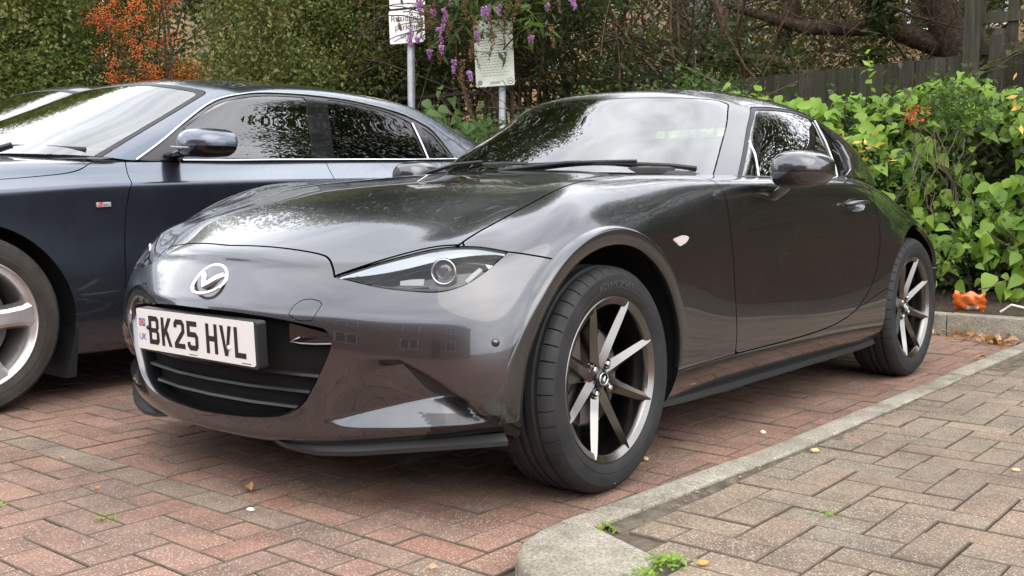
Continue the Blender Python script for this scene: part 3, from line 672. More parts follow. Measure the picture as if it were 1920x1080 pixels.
# raised lip round the front arches
for s in (1, -1):
    V = []; na = 90
    for k in range(na+1):
        th = R_(-8+190*k/na); ca_, sa_ = math.cos(th), math.sin(th); fd = float(sm(np.degrees(th), 8, 48)*(1-sm(np.degrees(th), 120, 168)))
        def by(r):
            h = BVW.ray_cast(Vector((AXF+r*ca_, 2, AZ+r*sa_)), Vector((0, -1, 0)))[0]; return h.y if h else .79
        b0, b1 = by(.405), by(.358); yo = max(b1+.0045, .8460); lerp = lambda r, y: (1-fd)*(by(r)+.0007)+fd*y
        for r, y in ((.4060, by(.406)-.0008), (.4035, lerp(.4035, b0+.25*(yo-b0))), (.4005, lerp(.4005, yo-.0035)), (.3965, lerp(.3965, yo-.0006)), (.390, lerp(.39, yo-.0004)), (.375, lerp(.375, yo-.0020)), (.3585, lerp(.3585, yo-.0045)), (.3565, lerp(.3585, yo-.0045)-.003), (.3565, b1-.02)): V.append((AXF+r*ca_, s*y, AZ+r*sa_))
    F = [((k*9+j, k*9+9+j, k*9+9+j+1, k*9+j+1) if s < 0 else (k*9+j, k*9+j+1, k*9+9+j+1, k*9+9+j)) for k in range(na) for j in range(8)]
    cp(add('arch_lip', V, F, M_PAINT))
# ---- headlamps
PB = HV-nn*0
from mathutils.bvhtree import BVHTree
BVM = BVHTree.FromPolygons([tuple(v) for v in HV], HF.tolist())
def onbody(p, off=0.0):
    q, n, i, d = BVM.find_nearest(Vector(p)); return q+n*off, n
def strip(pts, w, off, th=.004):
    """thin raised bar following the body at a depth"""
    V = []; F = []
    P = [onbody(p, off) for p in pts]
    for i, (q, n) in enumerate(P):
        t = (P[min(i+1, len(P)-1)][0]-P[max(i-1, 0)][0]).normalized(); b = n.cross(t).normalized(); ww = w[i] if hasattr(w, '__len__') else w
        V += [q-b*ww/2, q+b*ww/2, q+b*ww/2-n*th, q-b*ww/2-n*th]
    for i in range(len(P)-1):
        for k in range(4): F.append((i*4+k, i*4+(k+1) % 4, i*4+4+(k+1) % 4, i*4+4+k))
    F += [(3, 2, 1, 0), tuple(len(V)-4+k for k in range(4))]; return V, F
for s in (1, -1):
    D = Matrix.Diagonal((1, s, 1))
    def put(name, V, F, m, par, smooth=True):
        V = [D @ Vector(v) for v in V]; F = [tuple(reversed(f)) for f in F] if s < 0 else F; return add(name, V, F, m, par, smooth)
    V, F = cuts(HV, HF, [front, inv_(fHL(-.0012))]); lens = cp(panel('headlamp', V-np.array((.4, .4, .3))*.002, F, M_LENS, None, rim=False, mirror=s < 0))
    V, F = cuts(HV, HF, [front, inv_(fHL(0))]); n_ = vnormals(V, F); e = -sdf(Fp(V), pHL)
    V2 = V-n_*(.004+.038*np.clip(e/.014, 0, 1)[:, None]); put('lamp_housing', V2, F, M_GLOSSB, lens)
    eu = np.array([np.min(np.linalg.norm(Fp(HLu)-q_, axis=1)) for q_ in Fp(HV)]) if s == 1 else eu_; eu_ = eu
    el_ = -sdf(Fp(HV), pHL); pc = Fp(np.array([(.440, .642, .614)]))[0]
    def refl_band(V):
        d_ = np.min(np.linalg.norm(Fp(V)[:, None]-Fp(HLu)[None], axis=2), axis=1); q_ = Fp(V); u_ = (q_[:, 0]-pHL[:, 0].min())/(np.ptp(pHL[:, 0])); return np.where(V[:, 0] > .1, d_-.034*np.sin(np.clip(u_, .06, .94)*math.pi)**.8, 1)
    V, F = cuts(HV, HF, [front, inv_(fHL(-.002)), refl_band, lambda V: .030-np.linalg.norm(Fp(V)-pc, axis=1)]); n_ = vnormals(V, F); put('lens_reflection_strip', V-n_*.0075, F, M_LENSREFL, lens)  # added strip under the lens, its pale colour stands for the sky's reflection
    c, n = onbody((.440, .642, .614), -.022); fz = n*.35+Vector((.8, .45, .02)); fz.normalize()
    T = frame(c, Vector((0, 0, 1)).cross(fz), Vector((0, 0, 1)))
    mb = MB(); mb.lathe([(.0265, -.03), (.030, 0), (.0315, .004), (.030, .008), (.0275, .004), (.0265, 0)], 36, (0, 0, 0), Matrix(((1, 0, 0), (0, 0, -1), (0, 1, 0))))
    put('lamp_ring', place(mb.V, T), mb.F, M_CHROME, lens)
    mb = MB(); mb.lathe([(.0268, -.016), (.022, -.010), (.016, -.006), (.009, -.004), (.0001, -.0035)], 32, (0, 0, 0), Matrix(((1, 0, 0), (0, 0, -1), (0, 1, 0))))
    put('projector', place(mb.V, T), mb.F, M_PROJ, lens)
    V, F = strip([(.510,.560,.585),(.495,.585,.586),(.480,.612,.586)], [.012,.017,.018], -.018); put('running_light', V, F, M_LED, lens, False)
    V, F = strip([(.384,.716,.617),(.402,.710,.602),(.424,.704,.586)], [.010,.012,.010], -.014); put('indicator_light', V, F, M_LED, lens, False)
    V, F = strip([(.44,.69,.567),(.47,.655,.562),(.505,.59,.562),(.54,.50,.570)], .006, -.006, .012); put('lamp_trim', V, F, M_BLACKP, lens, False)
    for k in range(5):
        a = k/4; V, F = strip([(.372-.006*k,.722+.003*k,.630-.004*k),(.352-.006*k+.02,.732+.002*k,.618-.007*k)], .0022, -.012, .006); put('lamp_fin', V, F, M_SATIN, lens, False)
    # gap strip between bonnet and lamp
# ---- mouth of the bumper
import bisect
gx = lambda y: float(np.interp(abs(y), [0,.16,.31,.40,.45,.5,.58], [.690,.682,.654,.632,.612,.592,.555]))
gl = cp(MB().box((.60, 0, .36), (.02, .02, .02)).obj('grille', M_MATTB))
def loop_in(): 
    P = pG[(pG[:,0] > -.01)]; P = P[np.argsort(np.arctan2(P[:,1]-.36, P[:,0]))]
    return P
P = np.vstack([smooth_line([(0,.492),(.131,.491),(.283,.483),(.385,.471),(.423,.463),(.442,.445),(.438,.41),(.411,.353),(.385,.312),(.358,.277),(.313,.248),(.253,.232),(.125,.222),(.0,.218)], 5)])
P = np.vstack([P, P[-2:0:-1]*np.array([-1, 1])])
V = []; n = len(P)
def gxz(y, z): return gx(y)-.010*max(0, (.27-z)/.06)
for (dx, sc) in ((-.0002, 1.0), (-.004, .988), (-.014, .972), (-.030, .962), (-.075, .94), (-.08, .90)):
    for y, z in P: V.append((gxz(y, z)+dx, y*sc, .355+(z-.355)*sc))
F = [(r*n+(i+1) % n, r*n+i, (r+1)*n+i, (r+1)*n+(i+1) % n) for r in range(5) for i in range(n)]; 
add('mouth_surround', V, F, None, bumper, mats=[M_PAINT, M_GLOSSB], fmat=[0]*(3*n)+[1]*(2*n))
bk = MB(); 
for (zz0, zz1) in ((.20, .50),):
    ys = np.linspace(-.5, .5, 25); Vb = [(gx(y)-.085, y, z) for y in ys for z in (zz0, zz1)]; Fb = [(2*i, 2*i+2, 2*i+3, 2*i+1) for i in range(24)]; bk.add(Vb, Fb)
o = bk.obj('grille_backing', M_MATTB); cp(o)
bpy.data.objects.remove(gl)
grille = o
def edge_y(z):
    c = [P[i] for i in range(n//2+1)]; zs = np.array([q[1] for q in c]); ysx = np.array([q[0] for q in c])
    i = np.argmax(ysx); return float(np.interp(z, zs[i:][::-1], ysx[i:][::-1])) if z < zs[i] else float(np.interp(z, zs[:i+1][::-1], ysx[:i+1][::-1]))
for z, dx, th in ((.342, -.030, .008), (.300, -.032, .008), (.258, -.036, .008), (.425, -.055, .006), (.385, -.055, .006)):
    ye = edge_y(z)*.965; ys = np.linspace(-ye, ye, 31); mb = MB()
    Vs = []; 
    for y in ys:
        x = gx(y)+dx; Vs += [(x, y, z-.002), (x-.004, y, z+th*.5), (x-.035, y, z+th), (x-.035, y, z-th*.5)]
    Fs = [(i*4+k, i*4+4+k, i*4+4+(k+1) % 4, i*4+(k+1) % 4) for i in range(30) for k in range(4)]
    mb.add(Vs, Fs); mb.obj('grille_bar', M_BLACKP, grille)
for k in range(9):
    z = .25+.013*k; ye = edge_y(z)*.95; ys = np.linspace(-ye, ye, 21); Vs = []
    for y in ys: x = gx(y)-.066; Vs += [(x, y, z), (x-.012, y, z+.002), (x-.012, y, z-.002)]
    MB().add(Vs, [(i*3+a, i*3+3+a, i*3+3+b, i*3+b) for i in range(20) for a, b in ((0, 1), (2, 0))]).obj('grille_rib', M_BLACKP, grille)
for s in (1, -1):
    mb = MB(); pts = [(.30,.470),(.428,.447),(.424,.428),(.33,.424),(.30,.430)]
    Vb = [(gx(y)-.028, s*y, z) for y, z in pts]+[(gx(y)-.075, s*y, z) for y, z in pts]; k5 = len(pts)
    Fb = [tuple(range(k5))[::s], tuple(range(2*k5-1, k5-1, -1))[::s]]+[((i, k5+i, k5+(i+1) % k5, (i+1) % k5) if s > 0 else (i, (i+1) % k5, k5+(i+1) % k5, k5+i)) for i in range(k5)]
    mb.add(Vb, Fb).obj('grille_blank', M_GLOSSB, grille)
    MB().tube([(gx(y)-.024, s*y, z) for y, z in ((.335,.437),(.305,.425),(.34,.4225),(.38,.4235),(.424,.4265))], .0022, 6).obj('grille_trim', M_SATIN, grille)
# ---- number plate
TP = Matrix.Translation((.7055, 0, .4203)) @ Matrix.Rotation(.049, 4, 'Y') @ frame((0, 0, 0), (0, 1, 0), (0, 0, 1))
def plate_part(name, polys, z, m, par):
    V, F = flat_polys(polys, z); return add(name, place(V, TP), F, m, par, False)
def rrect(x0, y0, x1, y1, r, k=5):
    o = []
    for cx, cy, a in ((x1-r, y0+r, -90), (x1-r, y1-r, 0), (x0+r, y1-r, 90), (x0+r, y0+r, 180)):
        for i in range(k+1): t = R_(a+90*i/k); o.append((cx+r*math.cos(t), cy+r*math.sin(t)))
    return o
def slab(poly, z0, z1):
    n = len(poly); V = [(x, y, z0) for x, y in poly]+[(x, y, z1) for x, y in poly]
    return V, [tuple(range(n))[::-1], tuple(range(n, 2*n))]+[(i, (i+1) % n, n+(i+1) % n, n+i) for i in range(n)]
V, F = slab(rrect(-.26, -.0555, .26, .0555, .006), -.0035, 0); plate = cp(add('number_plate', place(V, TP), F, M_PLATE, None, False))
V, F = slab(rrect(-.262, -.062, .270, .057, .008), -.032, -.004); add('plate_holder', place(V, TP), F, M_BLACKP, plate, False)
x = -.202
for ch in 'BK25 HVL':
    if ch == ' ': x += .024; continue
    plate_part('plate_character', [[[(x+a*.00098, (b-39.5)*.00098) for a, b in l] for l in GLY[ch]]], .0006, M_INK, plate); x += .050*.98+.011
fx, fy = -.2345, .0135
plate_part('flag_field', [[[(fx-.015, fy-.0095+.004), (fx+.015, fy-.0095+.004), (fx+.015, fy+.0095+.006), (fx-.015, fy+.0095+.006)]]], .0005, M_BLUEINK, plate)
fcy = fy+.005
for wd, mm, zz in ((.0062, M_PLATE, .0007), (.0032, M_REDINK, .0010)):
    dg_ = lambda a, b, w_: [(a[0]-w_/2*.5, a[1]+w_/2*.85), (a[0]+w_/2*.5, a[1]-w_/2*.85), (b[0]+w_/2*.5, b[1]-w_/2*.85), (b[0]-w_/2*.5, b[1]+w_/2*.85)]
    plate_part('flag_cross', [[dg_((fx-.0132, fcy-.0085), (fx+.0132, fcy+.0085), wd*.5)]], zz-.0001, mm, plate)
    plate_part('flag_cross', [[dg_((fx-.0132, fcy+.0085), (fx+.0132, fcy-.0085), -wd*.5)]], zz-.00005, mm, plate)
    plate_part('flag_cross', [[[(fx-.015, fcy-wd/2), (fx+.015, fcy-wd/2), (fx+.015, fcy+wd/2), (fx-.015, fcy+wd/2)]]], zz+.0001, mm, plate)
    plate_part('flag_cross', [[[(fx-wd/2, fcy-.0097), (fx+wd/2, fcy-.0097), (fx+wd/2, fcy+.0097), (fx-wd/2, fcy+.0097)]]], zz+.00016, mm, plate)
V, F = text_vf('UK', .026); add('plate_lettering', place(V, TP @ Matrix.Translation((-.2345, -.030, .0006))), F, M_BLUEINK, plate, False)
for cx, wd in ((.0, .035), (.225, .034)):
    V, F = text_vf('...........', .008); 
    mbx = MB(); xx = cx-wd/2
    while xx < cx+wd/2: ww = random.uniform(.0015, .004); mbx.add([(xx, -.0515, .0006), (xx+ww, -.0515, .0006), (xx+ww, -.0490, .0006), (xx, -.0490, .0006)], [(0, 1, 2, 3)]); xx += ww+.001
    add('plate_small_print', place(mbx.V, TP), mbx.F, M_INK, plate, False)
for cx, cy, m_ in ((.159, -.016, M_PLATE), (-.2035, .006, M_INK)):
    mb = MB().lathe([(.0001, .004), (.005, .0036), (.0066, .001), (.0066, 0)], 16, (0, 0, 0), Matrix(((1, 0, 0), (0, 0, 1), (0, 1, 0))))
    add('plate_screw_cap', place(mb.V, TP @ Matrix.Translation((cx, cy, .0005))), [tuple(reversed(f)) for f in mb.F], m_, plate)
# ---- badge: ring with a winged V
q, nb = onbody((.646, 0, .562), .004); TB = frame(q, (0, 1, 0), (-.66, 0, .75))
mb = MB(); ring = []
for k in range(49):
    a = 2*math.pi*k/48; ring.append((.064*math.cos(a), .0475*math.sin(a), .002-.006*math.cos(a)**2))
mb.tube(ring, [(.0050, .0034)]*49, 8)
def wing(sx):
    up = [(0, -.012), (.020, .012), (.040, .024), (.062, .016), (.046, .011), (.032, .002), (.015, -.017), (0, -.030)]
    V = [(sx*a, b, .006-.008*abs(a)/.062) for a, b in up]+[(sx*a, b, -.006) for a, b in up]; n = 8
    F = [tuple(range(n))[::-1], tuple(range(n, 2*n))]+[(i, (i+1) % n, n+(i+1) % n, n+i) for i in range(n)]
    return V, [f if sx > 0 else tuple(reversed(f)) for f in F]
for sx in (1, -1): V, F = wing(sx); mb.add(V, F)
badge = add('badge', place(mb.V, TB), mb.F, M_CHROME, bonnet); badge.data.set_sharp_from_angle(angle=R_(35)); badge.parent = bumper
# parking sensor
q, n = onbody((.413, .785, .441), .0008); T = frame(q, Vector((0, 0, 1)).cross(n), Vector((0, 0, 1)))
mb = MB(); mb.lathe([(.0085, 0), (.0085, .0014), (.0001, .0016)], 20, (0, 0, 0), Matrix(((1, 0, 0), (0, 0, -1), (0, 1, 0)))); add('parking_sensor', place(mb.V, T), mb.F, M_PAINT, bumper)
mb = MB(); mb.lathe([(.0098, 0), (.0098, .0008), (.0088, .0008), (.0088, 0)], 20, (0, 0, 0), Matrix(((1, 0, 0), (0, 0, -1), (0, 1, 0)))); add('sensor_ring', place(mb.V, T), mb.F, M_BLACKP, bumper)
# ---- chin splitters and side skirts
for s in (1, -1):
    pts = smooth_line([(.636,.245,.169),(.622,.31,.172),(.582,.45,.182),(.525,.57,.197),(.45,.69,.211),(.405,.75,.217),(.378,.785,.221)], 4)
    V = []; k = len(pts)
    for i, (x, y, z) in enumerate(pts):
        nx, ny = (Vector((x, y, 0))-Vector((-.1, -.15, 0))).normalized().to_2d(); e = min(1, i/6); o_ = .002+.016*e; dz = .004+.023*e
        V += [(x+nx*o_, s*(y+ny*o_), z-dz), (x+nx*o_, s*(y+ny*o_), z-dz+.011), (x-nx*.004, s*(y-ny*.004), z-.001), (x-nx*.05, s*(y-ny*.05), z-.002), (x-nx*.05, s*(y-ny*.05), z-dz)]
    F = [(i*5+j, i*5+(j+1) % 5, i*5+5+(j+1) % 5, i*5+5+j) for i in range(k-1) for j in range(5)]+[(0, 1, 2, 3, 4), tuple(5*k-1-j for j in range(5))]
    if s > 0: F = [tuple(reversed(f)) for f in F]
    o = cp(add('splitter', V, F, M_BLACKP, None, False))
    pts = [(-.33,.785,.165),(-.45,.785,.160),(-.7,.785,.158),(-1.1,.785,.158),(-1.5,.79,.160),(-1.8,.80,.165),(-1.94,.81,.175)]; V = []
    for x, y, z in pts: V += [(x, s*(y+.008), z+.006), (x, s*(y+.001), z+.024), (x, s*(y-.05), z+.045), (x, s*(y-.05), z+.006)]
    k = len(pts); F = [(i*4+j, i*4+(j+1) % 4, i*4+4+(j+1) % 4, i*4+4+j) for i in range(k-1) for j in range(4)]+[(0, 1, 2, 3), tuple(4*k-1-j for j in range(4))]
    if s < 0: F = [tuple(reversed(f)) for f in F]
    cp(add('side_skirt', V, F, M_BLACKP, None, False))
# ---- cabin: screen, frame, roof, side glass
GV, GF = compact(hV, [tuple(f) for f in hF.tolist() if (hV[f, 1] > -1e-6).all()]); GF = np.array(GF); GV[np.abs(GV[:, 1]) < 1e-6, 1] = 0
SCR = np.vstack([[(-.1,.8),(.66,.8)], smooth_line([(.635,.855),(.599,.929),(.544,1.032),(.495,1.108)], 4), smooth_line([(.488,1.118),(.468,1.128),(.436,1.137),(.304,1.144),(.105,1.1475),(0,1.148),(-.1,1.148)], 3)])
SIDE = np.vstack([[(-.93,.80),(-.975,.845),(-1.086,.925),(-1.226,1.026),(-1.335,1.100)], smooth_line([(-1.36,1.112),(-1.52,1.119),(-1.74,1.118),(-1.87,1.098),(-1.95,1.050),(-1.985,1.000),(-1.975,.93),(-1.93,.885),(-1.86,.868),(-1.80,.80)], 5)])
onscreen = lambda V: (V[:,0] > -1.35) & (V[:,0] > -.62-.86*V[:,1]-.02*0)
fSCR = lambda V: np.where(V[:,0] > -1.30, sdf(V[:,1:3], SCR), .1)
fSIDE = lambda V: np.where(V[:,1] > .35, sdf(V[:,[0,2]], SIDE), .1)
ROOFX = lambda V: V[:,0]-(-1.165-.62*V[:,1]**2*1.0)       # leading edge of the roof panel
V, F = cuts(GV, GF, [lambda V: fSCR(V)+.001]); V, F = both(V, F); scr = cp(add('windscreen', V, F, M_SCREEN))
V, F = cuts(GV, GF, [lambda V: .0015-fSCR(V), lambda V: .002-fSIDE(V), lambda V: -ROOFX(V)+.0018, lambda V: -1.46-V[:,0], lambda V: .8-V[:,2]])
V, F = both(V, F); V, F = panel_add(V, F, .014); cp(add('windscreen_frame', V, F, M_PAINT))
V, F = cuts(GV, GF, [lambda V: ROOFX(V)+.0018, lambda V: .002-fSIDE(V), lambda V: V[:,0]*1-(-1.0), lambda V: -1.40-V[:,0]*1+0*V[:,2]-9])
V, F = cuts(GV, GF, [lambda V: ROOFX(V)+.0018, lambda V: .002-fSIDE(V), lambda V: .0015-fSCR(V), lambda V: np.where((V[:,0] < -2.12) & (V[:,1] < .40), .1, -.1)])
V, F = both(V, F); V, F = panel_add(V, F, .014); cp(add('hardtop', V, F, M_PAINT))
PIL = np.array([(-1.895,1.13),(-1.735,.80)])            # strip between door glass and quarter glass
dist = lambda V: sdl(V[:,[0,2]], PIL)
for mir in (False, True):
    sgn = 1 if dist(np.array([(-1.4, .6, 1.0)]))[0] < 0 else -1
    V, F = cuts(GV, GF, [lambda V: fSIDE(V)+.010, lambda V: sgn*dist(V)+.012]); cp(panel('door_glass', V-np.array((0, .006, 0)), F, M_SIDE, None, rim=False, mirror=mir))
    V, F = cuts(GV, GF, [lambda V: fSIDE(V)+.008, lambda V: -sgn*dist(V)+.010]); cp(panel('quarter_glass', V-np.array((0, .008, 0)), F, M_TINT, None, rim=False, mirror=mir))
    V, F = cuts(GV, GF, [lambda V: fSIDE(V)+.001, lambda V: np.abs(dist(V))-.012]); cp(panel('glass_divider', V-np.array((0, .004, 0)), F, M_BLACKP, None, .01, mirror=mir))
    V, F = cuts(GV, GF, [lambda V: fSIDE(V)+.001, lambda V: -.011-fSIDE(V)]); cp(panel('window_seal', V-np.array((0, .003, 0)), F, M_BLACKP, None, .02, mirror=mir))
    s = -1 if mir else 1
    q = [(-1.895+.03, 1.09), (-1.80, .90), (-1.772, .86)]
    line = []
    BG = BVHTree.FromPolygons([tuple(v) for v in GV], GF.tolist())
    def ong(x, z, off):
        h = BG.ray_cast(Vector((x, 2, z)), Vector((0, -1, 0))); return (h[0]+h[1]*off) if h[0] else None
    pts = [p for p in (ong(x, z, .001) for x, z in ((-1.868,1.088),(-1.835,1.0),(-1.795,.90),(-1.772,.858))) if p]
    cp(MB().tube([(p.x, s*p.y, p.z) for p in pts], .0035, 6).obj('chrome_strip', M_SATIN))
    pts = [p for p in (ong(x, z, .001) for x, z in ((-1.178,.975),(-1.150,.93),(-1.115,.88),(-1.095,.85))) if p]
    cp(MB().tube([(p.x, s*(p.y-.008), p.z) for p in pts], [(.006, .004)]*len(pts), 6).obj('window_post', M_SATIN))
    pts = [p for p in (ong(x, z, .002) for x, z in ((-1.985,1.01),(-2.0,.985),(-1.985,.93),(-1.945,.885),(-1.875,.862))) if p]
    cp(MB().tube([(p.x, s*p.y, p.z) for p in pts], [.003, .008, .010, .008, .003], 8).obj('quarter_trim', M_PAINT))
    # cabin side waist seal
    mb = MB(); Vw = []
    for x, y, z in ((-.93,.705,.846),(-1.2,.716,.848),(-1.5,.716,.852),(-1.8,.708,.858),(-1.95,.69,.864)): Vw += [(x, s*(y+.004), z-.008), (x, s*(y+.012), z), (x, s*(y-.012), z+.004), (x, s*(y-.02), z-.008)]
    mb.add(Vw, [((i*4+j, i*4+4+j, i*4+4+(j+1) % 4, i*4+(j+1) % 4) if s < 0 else (i*4+j, i*4+(j+1) % 4, i*4+4+(j+1) % 4, i*4+4+j)) for i in range(4) for j in range(4)]); cp(mb.obj('waist_seal', M_BLACKP))
    # door mirror
    def mrow(x, y0, y1, z0, z1): return [(x, y0, z0), (x, (y0+y1)/2, z0-.006), (x, y1, z0+.012), (x+0, y1+.012, (z0+z1)/2+.004), (x, y1-.004, z1-.010), (x, (y0+y1)/2, z1+.008), (x, y0, z1-.004), (x, y0-.012, (z0+z1)/2)]
    rows = [mrow(-.700,.945,1.010,.835,.885), mrow(-.708,.920,1.040,.818,.900), mrow(-.740,.895,1.066,.806,.911), mrow(-.785,.888,1.078,.803,.914), mrow(-.835,.890,1.078,.806,.912)]
    MX_ = lambda p: (p[0]*1.0-.232+(p[0]+.765)*.05, .894+(p[1]-.985)*.95, .868+(p[2]-.858)*1.10)
    Vc = [MX_(v) for r in rows for v in r]; Fc = [(i*8+(j+1) % 8, i*8+j, i*8+8+j, i*8+8+(j+1) % 8) for i in range(4) for j in range(8)]+[tuple(range(8)), tuple(range(39, 31, -1))]
    Fq = Fc[:-2]; c0 = len(Vc); Vc += [MX_((-.695,.977,.860)), MX_((-.835,.985,.86))]
    Fq += [(j, (j+1) % 8, c0) for j in range(8)]+[(32+(j+1) % 8, 32+j, c0+1) for j in range(8)]
    cr_ = {tuple(sorted((32+j, 32+(j+1) % 8))): .8 for j in range(8)}
    Fq_m = Fq
    def sub_any(V, F, lv, cr):
        me = bpy.data.meshes.new('t'); me.from_pydata(V, [], F); at = me.attributes.new('crease_edge', 'FLOAT', 'EDGE')
        for e in me.edges:
            k = tuple(sorted(e.vertices))
            if k in cr: at.data[e.index].value = cr[k]
        o = bpy.data.objects.new('t', me); COL.objects.link(o); mm = o.modifiers.new('s', 'SUBSURF'); mm.levels = lv; ev = o.evaluated_get(bpy.context.evaluated_depsgraph_get()); m2 = ev.to_mesh()
        A = np.array([tuple(v.co) for v in m2.vertices]); B = [tuple(p.vertices) for p in m2.polygons]; ev.to_mesh_clear(); bpy.data.objects.remove(o); bpy.data.meshes.remove(me); return A, B
    A, B = sub_any(Vc, Fq, 3, cr_)
    seam = lambda V: V[:,2]-.862
    Vu, Fu = clip(A, B, -seam(A)+.0012); mirror_ = cp(panel('door_mirror', Vu, Fu, M_PAINT, None, .01, mirror=mir))
    Vd, Fd = clip(A, B, seam(A)+.0012); panel('mirror_lower_shell', Vd, Fd, M_PAINT, mirror_, .01, mirror=mir)
    mb = MB(); mb.bbox((-1.0, .890*s, .866), (.08, .10, .05), .015); mb.obj('mirror_core', M_MATTB, mirror_, angle=40)
    stem = [(-1.03,.765*s,.772),(-1.03,.79*s,.778),(-1.02,.82*s,.795),(-1.0,.86*s,.825)]
    MB().tube(stem, [(.045,.014),(.040,.013),(.033,.012),(.030,.013)], 12, up=(0,0,1)).obj('mirror_stem', M_PAINT, mirror_, smooth=True)
    # door handle
    hp = [(-1.600,.815,.748),(-1.63,.835,.755),(-1.69,.842,.758),(-1.75,.840,.757),(-1.785,.826,.752)]
    cp(MB().tube([(x, s*y, z) for x, y, z in hp], [(.006,.008),(.011,.008),(.013,.008),(.012,.008),(.006,.006)], 12, up=(0,0,1)).obj('door_handle', M_PAINT, smooth=True))
# cowl, wipers, interior
ys = np.linspace(-.66, .66, 25); V = []
for y in ys:
    t = abs(y)/.66; xb = -.50-.10*(1-t**2)*1+.0*t; xs_ = -.64-.30*t**2
    V += [(-.545+.06*t*t-.02, y, .842+.010*(1-t*t)), (xs_-.03, y, .862-.012*t*t)]
cp(add('scuttle', V, [(2*i, 2*i+2, 2*i+3, 2*i+1) for i in range(24)], M_BLACKP))
def wiper(pts, piv):
    o = MB().tube(pts, [(.005, .007)]*len(pts), 8, up=(0, 0, 1)).obj('wiper', M_BLACKP); cp(o)
    m = len(pts)//2; mid = Vector(pts[m])
    MB().tube([Vector(piv), (Vector(piv)+mid)/2+Vector((0, 0, .016)), mid+Vector((.004, 0, .010))], [(.011, .008), (.009, .007), (.006, .006)], 8).obj('wiper_arm', M_BLACKP, o)
    MB().tube([p-Vector((.006, 0, .008)) for p in map(Vector, pts)], .0035, 6).obj('wiper_blade', M_MATTB, o)
    return o
W1 = [(-.665,.02,.892),(-.680,.16,.893),(-.705,.30,.893),(-.745,.43,.889),(-.80,.53,.884),(-.855,.595,.875)]
W2 = [(-.81,-.44,.892),(-.745,-.34,.898),(-.70,-.22,.899),(-.675,-.10,.899),(-.665,.02,.895)]
wiper(W1, (-.61,-.06,.872)); wiper(W2[::-1], (-.70,-.50,.872))
inte = MB(); inte.bbox((-.98,0,.80),(.55,1.25,.13),.04); inte.bbox((-.86,0,.855),(.30,1.1,.05),.02); dash = cp(inte.obj('dashboard', M_CABIN, angle=40))
for y in (.35, -.35):
    mb = MB(); mb.bbox((-1.78, y, .72), (.18, .46, .60), .06, Matrix.Rotation(R_(-16), 3, 'Y')); mb.bbox((-1.88, y, 1.02), (.10, .24, .18), .04, Matrix.Rotation(R_(-12), 3, 'Y')); mb.bbox((-1.55, y, .42), (.5, .48, .16), .05); cp(mb.obj('seat', M_CABIN, angle=50))
mb = MB(); sw = [(-1.30+.09*math.sin(a)*.4, -.36+.18*math.cos(a), .84+.17*math.sin(a)) for a in np.linspace(0, 2*math.pi, 33)]; mb.tube(sw, .014, 8); mb.bbox((-1.29,-.36,.84),(.04,.16,.10),.015); mb.bbox((-1.29,-.36,.86),(.02,.33,.03),.008); cp(mb.obj('steering_wheel', M_CABIN, angle=50))
mb = MB(); mb.bbox((-1.17, .02, 1.095), (.03, .21, .055), .012); mb.tube([(-1.15,.02,1.15),(-1.165,.02,1.11)], .008, 8); cp(mb.obj('rear_view_mirror', M_BLACKP, angle=40))
mb = MB(); mb.bbox((-2.03, 0, .80), (.06, 1.2, .5), .02); mb.bbox((-1.5,0,.30),(1.3,1.4,.05),.01); cp(mb.obj('rear_bulkhead', M_CARPET, angle=40))
